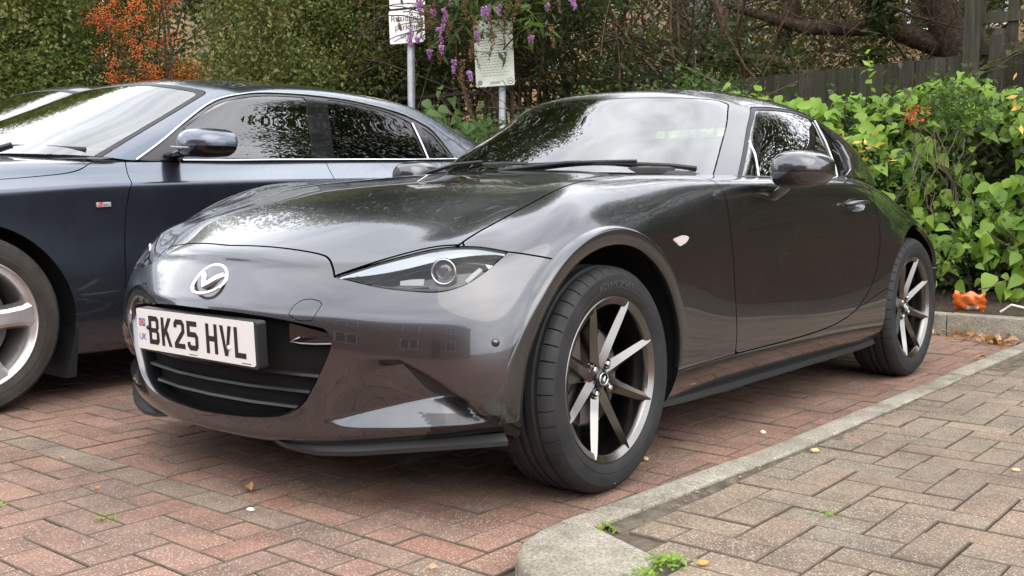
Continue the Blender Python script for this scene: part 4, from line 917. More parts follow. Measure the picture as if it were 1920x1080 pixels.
# ---- wheels
def spoke_wheel(c, side, steer, camber, roll):
    M = Yout(steer, camber, side, roll); c = Vector(c)
    T = Matrix.Translation(c) @ M.to_4x4()
    V, F = tyre_mesh(.3005, .2185, .197); wheel = cp(add('wheel', place(V, T), F, M_RUBBER)); wheel.data.set_sharp_from_angle(angle=R_(50))
    mb = MB(); mb.lathe([(.222,.078),(.2215,.0865),(.2190,.0890),(.2160,.0885),(.2145,.0865),(.2005,.0815),(.1985,.079),(.1970,.060),(.1935,.02),(.190,-.03),(.195,-.085),(.218,-.09)], 72); rim = add('rim', place(mb.V, T), mb.F, M_RIM, wheel)
    hb = MB(); hb.lathe([(.0001,.052),(.028,.053),(.0285,.047),(.056,.046),(.062,.040),(.062,.0)], 40); add('hub', place(hb.V, T), hb.F, M_RIM, wheel).data.set_sharp_from_angle(angle=R_(40))
    for k in range(8):
        a = math.pi*2*(k+.5)/8; sp = []
        tw = .010 if k % 2 else -.010
        for r, w_, h, rd, rx in ((.028,.031,.042,.008,0),(.060,.0215,.0450,.013,0),(.10,.0172,.0515,.0145,0),(.16,.0140,.0650,.0145,0),(.197,.0125,.0750,.012,0),(.2142,.0030,.0868,.001,0)):
            rx = rx*(1 if k % 2 else -1)
            sp.append([(r, h, -w_), (r, h+rd, rx), (r, h, w_), (r-.004*0, h-.034*(1 if r > .05 else .3), w_*.75), (r, h-.034*(1 if r > .05 else .3), -w_*.75)])
        V = []; 
        for row in sp:
            for r, h, t in row: V.append((r*math.cos(a)-t*math.sin(a), h, r*math.sin(a)+t*math.cos(a)))
        F = [(i*5+j, i*5+5+j, i*5+5+(j+1) % 5, i*5+(j+1) % 5) for i in range(5) for j in range(5)]+[(0, 1, 2, 3, 4), (29, 28, 27, 26, 25)]
        so = add('spoke', place(V, T), F, M_RIM, wheel, True); so.data.set_sharp_from_angle(angle=R_(24))
    for k in range(4):
        a = math.pi*2*(k+.42)/4; p = (.046*math.cos(a), .046, .046*math.sin(a)); mb = MB()
        mb.lathe([(.0155,.006),(.0145,.009),(.012,.006),(.011,.002)], 14, p); mb2 = MB(); mb2.lathe([(.0085,-.004),(.0085,.012),(.0065,.0145),(.0001,.0145)], 6, p)
        add('lug_recess', place(mb.V, T), mb.F, M_GLOSSB, wheel); add('lug_nut', place(mb2.V, T), mb2.F, M_CHROME, wheel, False)
    mb = MB(); mb.lathe([(.0001,.058),(.020,.0575),(.0255,.055),(.0265,.050)], 28); cap = add('centre_cap', place(mb.V, T), mb.F, M_GLOSSB, wheel)
    s_ = .31; mb = MB(); mb.tube([(x*s_, .0595, z*s_*1.1) for x, z, _ in ring], [(.0022, .0015)]*49, 6)
    for sx in (1, -1):
        Vw, Fw = wing(sx); mb.add([(x*s_*.95, .058+z*.5, y*s_) for x, y, z in Vw], Fw)
    # badge ring is drawn in the wheel plane, upright whatever the roll
    T2 = Matrix.Translation(c) @ Yout(steer, camber, side, 0).to_4x4(); add('cap_badge', place(mb.V, T2), mb.F, M_CHROME, wheel)
    mb = MB(); mb.lathe([(.05,.012),(.133,.012),(.133,-.012),(.05,-.012)], 48); add('brake_disc', place(mb.V, T), mb.F, M_DISC, wheel).data.set_sharp_from_angle(angle=R_(40))
    mb = MB(); mb.bbox((.10, .0, .06), (.07, .07, .13), .012); add('brake_caliper', place(mb.V, T2), mb.F, M_CAST, wheel)
    mb = MB(); mb.lathe([(.19,-.04),(.05,-.045),(.0001,-.05)], 32); add('back_plate', place(mb.V, T), mb.F, M_MATTB, wheel)
    mb = MB(); mb.tube([(.178,.060,-.07),(.171,.068,-.068)], .004, 8); mb.bbox((.186,.045,-.075),(.014,.03,.012),.002); add('valve', place(mb.V, T2), mb.F, M_SATIN, wheel)
    return wheel, T
def tyre_text(wheel, T, s, a0, r, size, hgt, m):
    x = 0
    for ch in s:
        if ch == ' ': x += size*.5; continue
        V, F = text_vf(ch, size, 'LEFT', .0006); wd = max(v[0] for v in V)
        a = a0+(x+wd/2)/r; P = []
        for vx, vy, vz in V:
            aa = a+(vx-wd/2)/r; rr = r+vy; P.append((rr*math.cos(aa), hgt+vz, rr*math.sin(aa)))
        add('tyre_lettering', place(P, T), F, m, wheel, False); x += wd+size*.12
M_TXT = mat('moulded_rubber', (.060, .060, .062), .5)
wf, T = spoke_wheel((0, .748, .3005), 1, .034, R_(.88), 0.0)
TT = Matrix.Translation((0, .748, .3005)) @ Yout(.034, R_(.88), 1, 0).to_4x4()
tyre_text(wf, TT, 'ADVAN SPORT', R_(72), .2475, .021, .0990, M_TXT)
spoke_wheel((0, -.748, .3005), -1, .034, R_(.5), 0.2)
spoke_wheel((-2.31, .756, .3005), 1, 0, R_(1.0), .1)
spoke_wheel((-2.31, -.756, .3005), -1, 0, R_(1.0), .5)
for p in ((.012,.0985,-.262),(.004,.0985,-.272)):
    mb = MB().lathe([(.0001,.001),(.004,.0006),(.0042,0)], 10, (0,0,0)); add('tyre_paint_dot', place([(v[0]+p[0], v[1]+p[1]-.004, v[2]+p[2]) for v in mb.V], TT), mb.F, M_PLATE, wf)
# ================================================================== the blue saloon alongside, and the taller dark car beyond it
saloon = empty('saloon', (-.75, AY, 0), label='dark blue saloon parked behind the grey coupe, cut by the left frame edge', cat='car')
def ca(o): o.parent = saloon; o.matrix_parent_inverse = Matrix.Translation((.75, 0, 0)); return o
SV_, SF_ = compact(aV, [tuple(f) for f in aF.tolist() if (aV[f, 1] > -1e-6).all()]); SF_ = np.array(SF_); SV_[np.abs(SV_[:, 1]) < 1e-6, 1] = 0
WA = ((.655, .31), (-2.148, .31)); WR = .380
def fW(V): return WR-np.minimum(np.hypot(V[:,0]-WA[0][0], V[:,2]-WA[0][1]), np.hypot(V[:,0]-WA[1][0], V[:,2]-WA[1][1]))-(V[:,1] < .6)*9
AHOOD = np.vstack([smooth_line([(1.43,-.2),(1.43,0),(1.40,.36),(1.29,.58),(1.16,.70),(.98,.79),(.75,.828),(.51,.838),(.397,.838),(.253,.836),(.185,.822),(.13,.785),(.10,.745),(.28,.60),(.38,.36),(.42,0),(.42,-.2)], 4)])
fAH = lambda g: (lambda V: g-np.where(V[:,2] > .70, sdf(V[:,:2], AHOOD), 1))
gapA = lambda V: V[:,0]-np.interp(V[:,2], [.15,.23,.42,.71,.80,.90,.95], [.05,.058,.073,.060,.05,.014,-.02])
gapB = lambda V: V[:,0]-np.interp(V[:,2], [.15,.60,.86,.96], [-.98,-.985,-.99,-1.03])
gapC = lambda V: V[:,0]-np.interp(V[:,2], [.15,.32,.55,.70,.86,1.0], [-1.70,-1.715,-1.755,-1.86,-1.93,-1.95])
gapF = lambda V: V[:,0]-np.interp(V[:,2], [.15,.45,.62,.75], [1.03,1.02,1.06,1.14])
ROCK = lambda V: V[:,2]-.262
ALAMP = np.array([(.42,.60),(.47,.66),(.60,.695),(.78,.725),(.84,.70),(.82,.64),(.70,.60),(.55,.585)])
AGRIL = np.array([(-.2,.715),(.36,.715),(.39,.69),(.33,.34),(.28,.315),(-.2,.315)])
fAL = lambda g: (lambda V: g-np.where(V[:,0] > 1.05, sdf(V[:,1:3], ALAMP), 1))
fAG = lambda g: (lambda V: g-np.where(V[:,0] > 1.2, sdf(V[:,1:3], AGRIL), 1))
fAH2 = lambda V: -fAH(-.002)(V)
inwell = lambda V: np.where((V[:,2] > .9) & (V[:,0] < .12) & (V[:,0] > -2.5), .785-V[:,1], -1)
V, F = cuts(SV_, SF_, [fAH2]); V, F = both(V, F); V, F = panel_add(V, F, .015); ca(add('bonnet', V, F, M_BLUE))
V, F = cuts(SV_, SF_, [lambda V: -gapF(V)+.002, fAH(.002), fAL(.002), fAG(.001), fW]); V, F = both(V, F); V, F = panel_add(V, F, .015); fb = ca(add('front_bumper', V, F, M_BLUE))
V, F = cuts(SV_, SF_, [lambda V: -fAG(-.004)(V)]); V = V-np.array((.03, 0, 0)); V, F = both(V, F); ca(add('grille', V, F, M_GLOSSB))
for mir in (False, True):
    s = -1 if mir else 1
    V, F = cuts(SV_, SF_, [lambda V: -fAL(-.001)(V)]); ca(panel('headlamp', V, F, M_GLOSSB, None, .02, mirror=mir))
    V, F = cuts(SV_, SF_, [lambda V: gapF(V)+.002, lambda V: -gapA(V)+.002, fAH(.002), fAL(.002), fW, lambda V: np.where(V[:,0] < .45, .62-V[:,1], -1)]); wing_ = ca(panel('front_wing', V, F, M_BLUE, None, .015, mirror=mir))
    if not mir:
        VB = SV_; BVA = BVHTree.FromPolygons([tuple(v) for v in SV_], SF_.tolist()); q, n_, i_, d_ = BVA.find_nearest(Vector((.154,.897,.748)))
        T = frame(q+n_*.001, Vector((-1, 0, .0)), Vector((0, 0, 1))) @ Matrix.Rotation(R_(2), 4, 'Z')
        bd = MB().bbox((0,0,.0015), (.060,.018,.005), .0012); o = add('wing_badge', place(bd.V, T), bd.F, M_SATIN, wing_, False)
        Vq, Fq = flat_polys([[[(-.024,-.009),(-.010,-.009),(-.004,.009),(-.018,.009)]]], .0044); add('badge_red', place(Vq, T), Fq, M_REDINK, wing_, False)
        Vq, Fq = text_vf('S', .013); add('badge_letter', place(Vq, T @ Matrix.Translation((-.014,-.0045,.0047))), Fq, M_SATIN, wing_, False)
        Vq, Fq = text_vf('line', .012, 'LEFT'); add('badge_letter', place(Vq, T @ Matrix.Translation((-.002,-.004,.0044))), Fq, M_CAST, wing_, False)
    V, F = cuts(SV_, SF_, [lambda V: gapA(V)+.002, lambda V: -gapB(V)+.002, lambda V: -ROCK(V)+.002, fW, inwell]); ca(panel('front_door', V, F, M_BLUE, None, .016, mirror=mir))
    V, F = cuts(SV_, SF_, [lambda V: gapB(V)+.002, lambda V: -gapC(V)+.002, lambda V: -ROCK(V)+.002, fW, inwell]); ca(panel('rear_door', V, F, M_BLUE, None, .016, mirror=mir))
    V, F = cuts(SV_, SF_, [lambda V: gapA(V)+.0, lambda V: -gapC(V), lambda V: ROCK(V)+.002, fW]); ca(panel('sill', V, F, M_BLUE, None, .012, mirror=mir))
    for xx in (-.80, -1.62):
        ca(MB().tube([(xx+.10, s*.905, .815), (xx+.06, s*.935, .818), (xx-.06, s*.935, .820), (xx-.10, s*.905, .822)], [(.008,.012)]*4, 10, up=(0, 0, 1)).obj('door_handle', M_BLUE, smooth=True))
    mb = MB(); mb.add([(.33,s*.70,.10),(.33,s*.90,.10),(.285,s*.895,.10),(.285,s*.70,.10),(.285,s*.70,.275),(.270,s*.885,.285),(.262,s*.885,.285),(.262,s*.70,.275)], [(0,1,2,3),(0,4,5,1),(1,5,6,2),(2,6,7,3),(4,7,6,5)]); ca(mb.obj('mudflap', M_BLACKP))
    for ax, az in WA:
        mb = MB(); V = []; na = 40
        for k in range(na+1):
            a = R_(-20+220*k/na); c_, s_ = math.cos(a), math.sin(a); h = BVA.ray_cast(Vector((ax+.382*c_, 2, az+.382*s_)), Vector((0, -1, 0)))[0]; yb = (h.y if h else .84)-.005
            for r, y in ((.382, yb), (.392, yb-.03), (.40, .6), (.05, .58)): V.append((ax+r*c_, s*y, az+r*s_))
        mb.add(V, [((k*4+j, k*4+j+1, k*4+4+j+1, k*4+4+j) if s > 0 else (k*4+4+j, k*4+4+j+1, k*4+j+1, k*4+j)) for k in range(na) for j in range(3)]); ca(mb.obj('wheel_arch_liner', M_WELL, smooth=True))
V, F = cuts(SV_, SF_, [lambda V: gapC(V)+.002, fW, inwell]); V, F = both(V, F); V, F = panel_add(V, F, .015); ca(add('rear_body', V, F, M_BLUE))
nn = vnormals(SV_, SF_); V = SV_-nn*.05; V[:,1] = np.maximum(V[:,1], 0)
V, F = cuts(V, SF_, [lambda V: .395-np.minimum(np.hypot(V[:,0]-WA[0][0], V[:,2]-WA[0][1]), np.hypot(V[:,0]-WA[1][0], V[:,2]-WA[1][1]))-(V[:,1] < .5)*9, lambda V: np.where((V[:,0] < .45) & (V[:,0] > -2.6), V[:,2]-.86, -1)]); V, F = both(V, F); ca(add('inner_shell', V, F, M_MATTB))
fl = MB(); fl.box((-.75, 0, .19), (4.4, 1.2, .03)); fl.box((-.75, 0, .24), (2.0, 1.66, .05)); ca(fl.obj('underbody', M_MATTB))
KV, KF = compact(agV, [tuple(f) for f in agF.tolist() if (agV[f, 1] > -1e-6).all()]); KF = np.array(KF); KV[np.abs(KV[:, 1]) < 1e-6, 1] = 0
DLO = np.vstack([smooth_line([(-.045,.925),(-.18,1.005),(-.321,1.092),(-.519,1.200),(-.679,1.244),(-.834,1.262),(-1.10,1.268),(-1.364,1.258),(-1.639,1.222),(-1.79,1.178),(-1.88,1.125),(-1.965,.982)], 4), [(-1.5,.965),(-1.03,.951),(-.5,.935)]])
PF = np.vstack([[(-.30,.940)], smooth_line([(-.315,1.07),(-.519,1.185),(-.679,1.228),(-.834,1.247),(-1.035,1.253)], 4), [(-.955,.956)]])
PR = np.vstack([[(-1.085,.960),(-1.165,1.252)], smooth_line([(-1.20,1.253),(-1.364,1.243),(-1.60,1.210),(-1.725,1.165)], 4), [(-1.745,.974)]])
PQ = np.array([(-1.785,1.155),(-1.86,1.110),(-1.935,.990),(-1.795,.980)])
fP = lambda poly, g: (lambda V: np.where(V[:,1] > .4, sdf(V[:,[0,2]], poly), 1)+g)
ASCR = np.vstack([[(-.2,.90),(.80,.90)], smooth_line([(.755,.935),(.705,1.042),(.65,1.145),(.600,1.232)], 4), smooth_line([(.585,1.245),(.55,1.258),(.44,1.278),(.29,1.293),(0,1.300),(-.2,1.30)], 3)])
fAS = lambda g: (lambda V: np.where(V[:,0] > -.75, sdf(V[:,1:3], ASCR), 1)+g)
AREA = np.array([(-.2,1.15),(.42,1.13),(.52,.99),(-.2,.99)]); fAR = lambda g: (lambda V: np.where(V[:,0] < -2.1, sdf(V[:,1:3], AREA), 1)+g)
V, F = cuts(KV, KF, [fAS(.001)]); V, F = both(V, F); ca(add('windscreen', V, F, M_SCREEN))
V, F = cuts(KV, KF, [fAR(.001)]); V, F = both(V, F); ca(add('rear_window', V, F, M_TINT))
V, F = cuts(KV, KF, [lambda V: -fAS(0)(V)+.001, lambda V: -fP(DLO, 0)(V)+.001, lambda V: -fAR(0)(V)+.001]); V, F = both(V, F); V, F = panel_add(V, F, .012); ca(add('roof', V, F, M_BLUE))
BVK = BVHTree.FromPolygons([tuple(v) for v in KV], KF.tolist())
def onk(x, z, off=0): h = BVK.ray_cast(Vector((x, 2, z)), Vector((0, -1, 0))); return h[0]+h[1]*off if h[0] else None
seal = cuts(KV, KF, [fAS(.0), lambda V: -fAS(0)(V)-.012])
V, F = both(*seal); ca(add('screen_seal', V+np.array((.0015, 0, .001)), F, M_BLACKP))
M_SAIL = mat('grey_plastic', (.055, .055, .058), .5)
for mir in (False, True):
    s = -1 if mir else 1
    V, F = cuts(KV, KF, [fP(DLO, .001), lambda V: -fP(PF, 0)(V), lambda V: -fP(PR, 0)(V), lambda V: -fP(PQ, 0)(V), lambda V: V[:,0]+.30]); ca(panel('pillar_trim', V-np.array((0, .002, 0)), F, M_GLOSSB, None, .012, mirror=mir))
    V, F = cuts(KV, KF, [fP(DLO, .001), lambda V: -fP(PF, 0)(V), lambda V: -.30-V[:,0]]); ca(panel('mirror_sail', V-np.array((0, .002, 0)), F, M_SAIL, None, .012, mirror=mir))
    V, F = cuts(KV, KF, [fP(PF, .001)]); ca(panel('door_glass', V-np.array((0, .006, 0)), F, M_SIDE, None, rim=False, mirror=mir))
    V, F = cuts(KV, KF, [fP(PR, .001)]); ca(panel('door_glass', V-np.array((0, .006, 0)), F, M_TINT, None, rim=False, mirror=mir))
    V, F = cuts(KV, KF, [fP(PQ, .001)]); ca(panel('quarter_glass', V-np.array((0, .006, 0)), F, M_TINT, None, rim=False, mirror=mir))
    top = [onk(x, z, .002) for x, z in DLO[:45]]; top = [(p.x, s*p.y, p.z) for p in top if p]
    ca(MB().tube(top, [(.006, .004)]*len(top), 8).obj('window_chrome', M_SATIN))
    bot = [onk(x, z+.001, .003) for x, z in ((-.03,.921),(-.25,.928),(-.5,.934),(-.75,.9425),(-1.03,.950),(-1.3,.958),(-1.6,.966),(-1.97,.979))]; bot = [(p.x, s*(p.y+.004), p.z) for p in bot if p]
    ca(MB().tube(bot, [(.010, .005)]*len(bot), 8, up=(0, 0, 1)).obj('waist_chrome', M_CHROME))
    for a, b in (((-1.742,.976),(-1.728,1.165)),):
        ln = [onk(a[0]+(b[0]-a[0])*t, a[1]+(b[1]-a[1])*t, .002) for t in (0, .33, .66, 1)]; ca(MB().tube([(p.x, s*p.y, p.z) for p in ln if p], .005, 6).obj('chrome_strip', M_SATIN))
    MA_ = lambda p: (-.200+(p[0]+.765)*1.15, 1.035+(p[1]-.985)*1.22, .990+(p[2]-.858)*1.10)
    Vc = [MA_(v) for r in rows for v in r]+[MA_((-.695,.977,.860)), MA_((-.835,.985,.86))]
    A, B = sub_any(Vc, Fq_m, 3, cr_)
    Vu, Fu = clip(A, B, -(A[:,2]-.976)+.001); mirror_ = ca(panel('door_mirror', Vu, Fu, M_BLUE, None, .01, mirror=mir))
    Vd, Fd = clip(A, B, (A[:,2]-.976)+.001); panel('mirror_lower_shell', Vd, Fd, M_GLOSSB, mirror_, .01, mirror=mir)
    mb = MB(); mb.bbox((-.205, 1.035*s, .988), (.12, .15, .07), .02); mb.obj('mirror_core', M_MATTB, mirror_, angle=40)
    MB().tube([(-.125,s*(.93),.978),(-.120,s*1.02,.972),(-.140,s*1.09,.972)], .004, 6).obj('mirror_indicator', M_LED, mirror_)
    MB().tube([(-.215,s*.78,.945),(-.21,s*.86,.950),(-.20,s*.96,.962)], [(.045,.016),(.042,.016),(.045,.022)], 12, up=(0, 0, 1)).obj('mirror_stem', M_GLOSSB, mirror_, smooth=True)
def aw(pts, piv):
    o = MB().tube(pts, [(.007, .010)]*len(pts), 8, up=(0, 0, 1)).obj('wiper', M_BLACKP); ca(o)
    MB().tube([Vector(piv), Vector(pts[len(pts)//2])+Vector((.0, 0, .012))], [(.011, .009), (.007, .008)], 8).obj('wiper_arm', M_BLACKP, o)
aw([(.11,.70,.965),(.20,.58,.972),(.28,.44,.977),(.33,.30,.978),(.36,.16,.979)], (.40,.40,.945))
aw([(.37,.10,.979),(.37,-.05,.979),(.34,-.22,.978),(.28,-.40,.975)], (.44,-.10,.945))
V = []
for y in np.linspace(-.80, .80, 25):
    t = abs(y)/.80; V += [(.44-.34*t**3, y, .925), (.40-.36*t**2.6, y, .955-.022*t**2)]
ca(add('scuttle', V, [(2*i, 2*i+2, 2*i+3, 2*i+1) for i in range(24)], M_BLACKP))
mb = MB(); mb.bbox((-.05,0,.86),(.75,1.5,.12),.04); ca(mb.obj('dashboard', M_CABIN, angle=40))
for y in (.38, -.38):
    for xx in (-.98, -1.85):
        mb = MB(); mb.bbox((xx, y, .74), (.16, .50, .66), .06, Matrix.Rotation(R_(-18), 3, 'Y')); mb.bbox((xx-.14, y, 1.12), (.09, .26, .17), .04, Matrix.Rotation(R_(-12), 3, 'Y')); mb.bbox((xx+.28, y, .42), (.5, .50, .16), .05); ca(mb.obj('seat', M_CABIN, angle=50))
sw = [(-.40+.075*math.sin(a), -.38+.185*math.cos(a), .93+.17*math.sin(a)) for a in np.linspace(0, 2*math.pi, 33)]; ca(MB().tube(sw, .014, 8).bbox((-.39,-.38,.93),(.05,.20,.10),.02).obj('steering_wheel', M_CABIN, angle=50))
mb = MB(); mb.bbox((-.52, 0, 1.225), (.03, .24, .06), .012); mb.tube([(-.49,0,1.275),(-.51,0,1.24)], .008, 8); ca(mb.obj('rear_view_mirror', M_BLACKP, angle=40))
mb = MB(); mb.bbox((-2.35, 0, .90), (.6, 1.35, .06), .02); mb.bbox((-1.0,0,.32),(2.2,1.5,.05),.01); ca(mb.obj('parcel_shelf', M_CARPET, angle=40))
def saloon_wheel(c, side, roll, steer=0):
    M = Yout(steer, R_(.6), side, roll); T = Matrix.Translation(Vector(c)) @ M.to_4x4()
    V, F = tyre_mesh(.326, .237, .235); wheel = ca(add('wheel', place(V, T), F, M_OLDRUB)); wheel.data.set_sharp_from_angle(angle=R_(50))
    mb = MB(); mb.lathe([(.240,.094),(.2395,.104),(.236,.107),(.231,.106),(.227,.100),(.217,.090),(.210,.075),(.203,.02),(.20,-.04),(.21,-.10),(.236,-.105)], 72); add('rim', place(mb.V, T), mb.F, M_ALLOY, wheel)
    mb = MB(); mb.lathe([(.0001,.066),(.035,.066),(.037,.060),(.075,.058),(.080,.05),(.080,.0)], 40); add('hub', place(mb.V, T), mb.F, M_ALLOY, wheel).data.set_sharp_from_angle(angle=R_(40))
    for k in range(5):
        a = 2*math.pi*k/5; sp = []
        for r, w_, h in ((.03,.040,.058),(.08,.034,.066),(.14,.032,.080),(.19,.036,.090),(.222,.050,.097)):
            sp.append([(r, h-.040, -w_-.012), (r, h-.006, -w_), (r, h, -w_*.62), (r, h, w_*.62), (r, h-.006, w_), (r, h-.040, w_+.012)])
        V = [(r*math.cos(a)-t*math.sin(a), h, r*math.sin(a)+t*math.cos(a)) for row in sp for r, h, t in row]
        F = [(i*6+j, i*6+6+j, i*6+6+(j+1) % 6, i*6+(j+1) % 6) for i in range(4) for j in range(6)]+[tuple(range(6)), tuple(range(29, 23, -1))]
        add('spoke', place(V, T), F, M_ALLOY, wheel, False)
    for k in range(5):
        a = 2*math.pi*(k+.5)/5; p = (.056*math.cos(a), .056, .056*math.sin(a)); mb = MB(); mb.lathe([(.0095,0),(.0095,.010),(.007,.012),(.0001,.012)], 6, p); add('lug_nut', place(mb.V, T), mb.F, M_SATIN, wheel, False)
    mb = MB(); mb.lathe([(.05,.02),(.160,.02),(.160,-.01),(.05,-.01)], 48); add('brake_disc', place(mb.V, T), mb.F, M_DISC, wheel).data.set_sharp_from_angle(angle=R_(40))
    mb = MB(); mb.bbox((.125, .005, .05), (.08, .08, .15), .012); add('brake_caliper', place(mb.V, Matrix.Translation(Vector(c)) @ Yout(0, 0, side, 0).to_4x4()), mb.F, M_CAST, wheel)
    mb = MB(); mb.lathe([(.20,-.05),(.05,-.055),(.0001,-.06)], 32); add('back_plate', place(mb.V, T), mb.F, M_MATTB, wheel)
for x, r in ((.655, R_(-174)), (-2.148, .9)):
    saloon_wheel((x, .785, .326), 1, r); saloon_wheel((x, -.785, .326), -1, r+.4)
# the third car: the same make of body, taller and nearly black
def copy_tree(o, parent=None, swap=None):
    c = o.copy(); COL.objects.link(c)
    if parent is not None: c.parent = parent
    if swap and c.type == 'MESH':
        for i, sl in enumerate(c.material_slots):
            if sl.material == swap[0]: sl.link = 'OBJECT'; sl.material = swap[1]
    for ch in o.children: copy_tree(ch, c, swap)
    return c
far_car = copy_tree(saloon, None, (M_BLUE, M_DARK)); far_car.name = 'hatchback'; far_car.location = (-.85, AY-2.45, 0); far_car.scale = (1, 1, 1.15)
tag(far_car, 'black car of which only the roof shows beyond the blue saloon', 'car')
for o in (saloon, coupe): pass
# ================================================================== ground, paving, kerbs
def nmix(t, fac, a, b, mode='MIX'):
    m = N('ShaderNodeMix', t, data_type='RGBA', blend_type=mode)
    for s, v in ((0, fac), (6, a), (7, b)):
        if isinstance(v, (int, float)): m.inputs[s].default_value = v if s == 0 else (v, v, v, 1)
        elif isinstance(v, tuple): m.inputs[s].default_value = (*v, 1)
        else: t.links.new(v, m.inputs[s])
    return m.outputs[2]
def nramp(t, src, stops):
    r = N('ShaderNodeValToRGB', t); e = r.color_ramp.elements
    while len(e) < len(stops): e.new(.5)
    for i, (p, c) in enumerate(stops): e[i].position = p; e[i].color = (*c, 1) if isinstance(c, tuple) else (c, c, c, 1)
    t.links.new(src, r.inputs['Fac']); return r.outputs['Color']
def nnoise(t, vec, scale, detail=4, rough=.6):
    n = N('ShaderNodeTexNoise', t); n.inputs['Scale'].default_value = scale; n.inputs['Detail'].default_value = detail; n.inputs['Roughness'].default_value = rough
    t.links.new(vec, n.inputs['Vector']); return n.outputs['Fac']
def paver_mat(name, tones, island, chip=(.66, .59, .50), chips=.62, moss=0.0):
    """concrete block with exposed chips: one tone per block, grain, stains and grime that follow the place, not the light"""
    tones = [tuple(.92*c for c in q) for q in tones]; chip = tuple(.88*c for c in chip); m = mat(name, tones[0], .85, spec=.35); t, b = nodes(m); g = N('ShaderNodeNewGeometry', t); pos = g.outputs['Position']
    rnd = g.outputs['Random Per Island'] if island else N('ShaderNodeObjectInfo', t).outputs['Random']
    k = len(tones); base = nramp(t, rnd, [(i/(k-1), c) for i, c in enumerate(tones)])
    blot = nramp(t, nnoise(t, pos, 5.5, 5, .65), [(.30, .62), (.55, 1.0), (.75, 1.22)]); base = nmix(t, 1.0, base, blot, 'MULTIPLY')
    grain = nramp(t, nnoise(t, pos, 190, 3, .7), [(.25, .45), (.5, 1.0), (.75, 1.5)]); base = nmix(t, 1.0, base, grain, 'MULTIPLY')
    v = N('ShaderNodeTexVoronoi', t); v.inputs['Scale'].default_value = 185; v.inputs['Randomness'].default_value = 1; t.links.new(pos, v.inputs['Vector'])
    sel = nramp(t, v.outputs['Color'], [(.0, 0.0), (1-chips*.95, 0.0), (1-chips*.95+.30, 1.0)]); dist = nramp(t, v.outputs['Distance'], [(.24, .80), (.46, 0.0)])
    mk = nmix(t, 1.0, sel, dist, 'MULTIPLY'); worn = nramp(t, nnoise(t, pos, 3.2, 4), [(.32, .40), (.58, 1.0)]); mk = nmix(t, 1.0, mk, worn, 'MULTIPLY')
    base = nmix(t, mk, base, chip)
    if moss: base = nmix(t, nramp(t, nnoise(t, pos, 7, 6, .7), [(.60, 0.0), (.74, moss)]), base, (.045, .055, .022))
    dirt = nramp(t, nnoise(t, pos, 1.6, 6, .65), [(.42, 0.0), (.72, .45)]); base = nmix(t, dirt, base, (.085, .068, .055))
    t.links.new(base, b.inputs['Base Color'])
    bp = N('ShaderNodeBump', t); bp.inputs['Strength'].default_value = .55; bp.inputs['Distance'].default_value = .0022
    t.links.new(nnoise(t, pos, 170, 4, .75), bp.inputs['Height']); t.links.new(bp.outputs[0], b.inputs['Normal']); return m
REDS = [(.27, .148, .106), (.24, .140, .105), (.315, .175, .125), (.215, .136, .106), (.285, .162, .120), (.245, .122, .088), (.26, .164, .124)]
BROWN = [(.205, .160, .118), (.215, .150, .108), (.185, .152, .118), (.228, .172, .124), (.190, .142, .104)]
GREY = [(.225, .170, .125), (.245, .190, .145), (.235, .150, .112), (.21, .170, .125)]
M_RED, M_REDS = paver_mat('red_block', REDS, False), paver_mat('red_block_far', REDS, True)
M_BRN, M_BRNS = paver_mat('brown_block', BROWN, False, (.62, .54, .42), .72), paver_mat('brown_block_far', BROWN, True, (.62, .54, .42), .72)
M_GRY, M_GRYS = paver_mat('grey_block', GREY, False, moss=.22), paver_mat('grey_block_far', GREY, True, moss=.22)
M_SAND = noise_col(mat('joint_sand', (.06, .05, .04), .95), [(.022, .018, .014), (.075, .06, .046), (.035, .038, .016)], 9, 6)
M_GRIME = noise_col(mat('grimy_block_edge', (.10, .08, .06), .95), [(.055, .042, .032), (.125, .095, .072), (.08, .078, .04)], 12, 6)
M_DIRT = noise_col(mat('kerb_dirt', (.09, .07, .05), .95), [(.05, .038, .027), (.10, .08, .058), (.15, .125, .09)], 30, 8, bump=1, bscale=120, bdist=.006)
M_SOIL = noise_col(mat('soil', (.05, .035, .025), .95), [(.020, .014, .010), (.060, .042, .028), (.085, .06, .04)], 14, 8, bump=1, bscale=40, bdist=.03)
M_KERB = mat('weathered_concrete', (.33, .31, .27), .88, spec=.3)
t, b = nodes(M_KERB); pos = N('ShaderNodeNewGeometry', t).outputs['Position']
kb = nramp(t, nnoise(t, pos, 6, 6, .7), [(.3, (.125, .108, .082)), (.5, (.245, .220, .175)), (.7, (.33, .302, .25))])
kb = nmix(t, 1.0, kb, nramp(t, nnoise(t, pos, 150, 3, .8), [(.3, .45), (.5, 1.0), (.7, 1.6)]), 'MULTIPLY'); kb = nmix(t, nramp(t, nnoise(t, pos, 2.5, 5), [(.55, 0.0), (.75, .5)]), kb, (.14, .125, .085))
t.links.new(kb, b.inputs['Base Color']); bp = N('ShaderNodeBump', t); bp.inputs['Strength'].default_value = .6; bp.inputs['Distance'].default_value = .003
t.links.new(nnoise(t, pos, 110, 5, .75), bp.inputs['Height']); t.links.new(bp.outputs[0], b.inputs['Normal'])
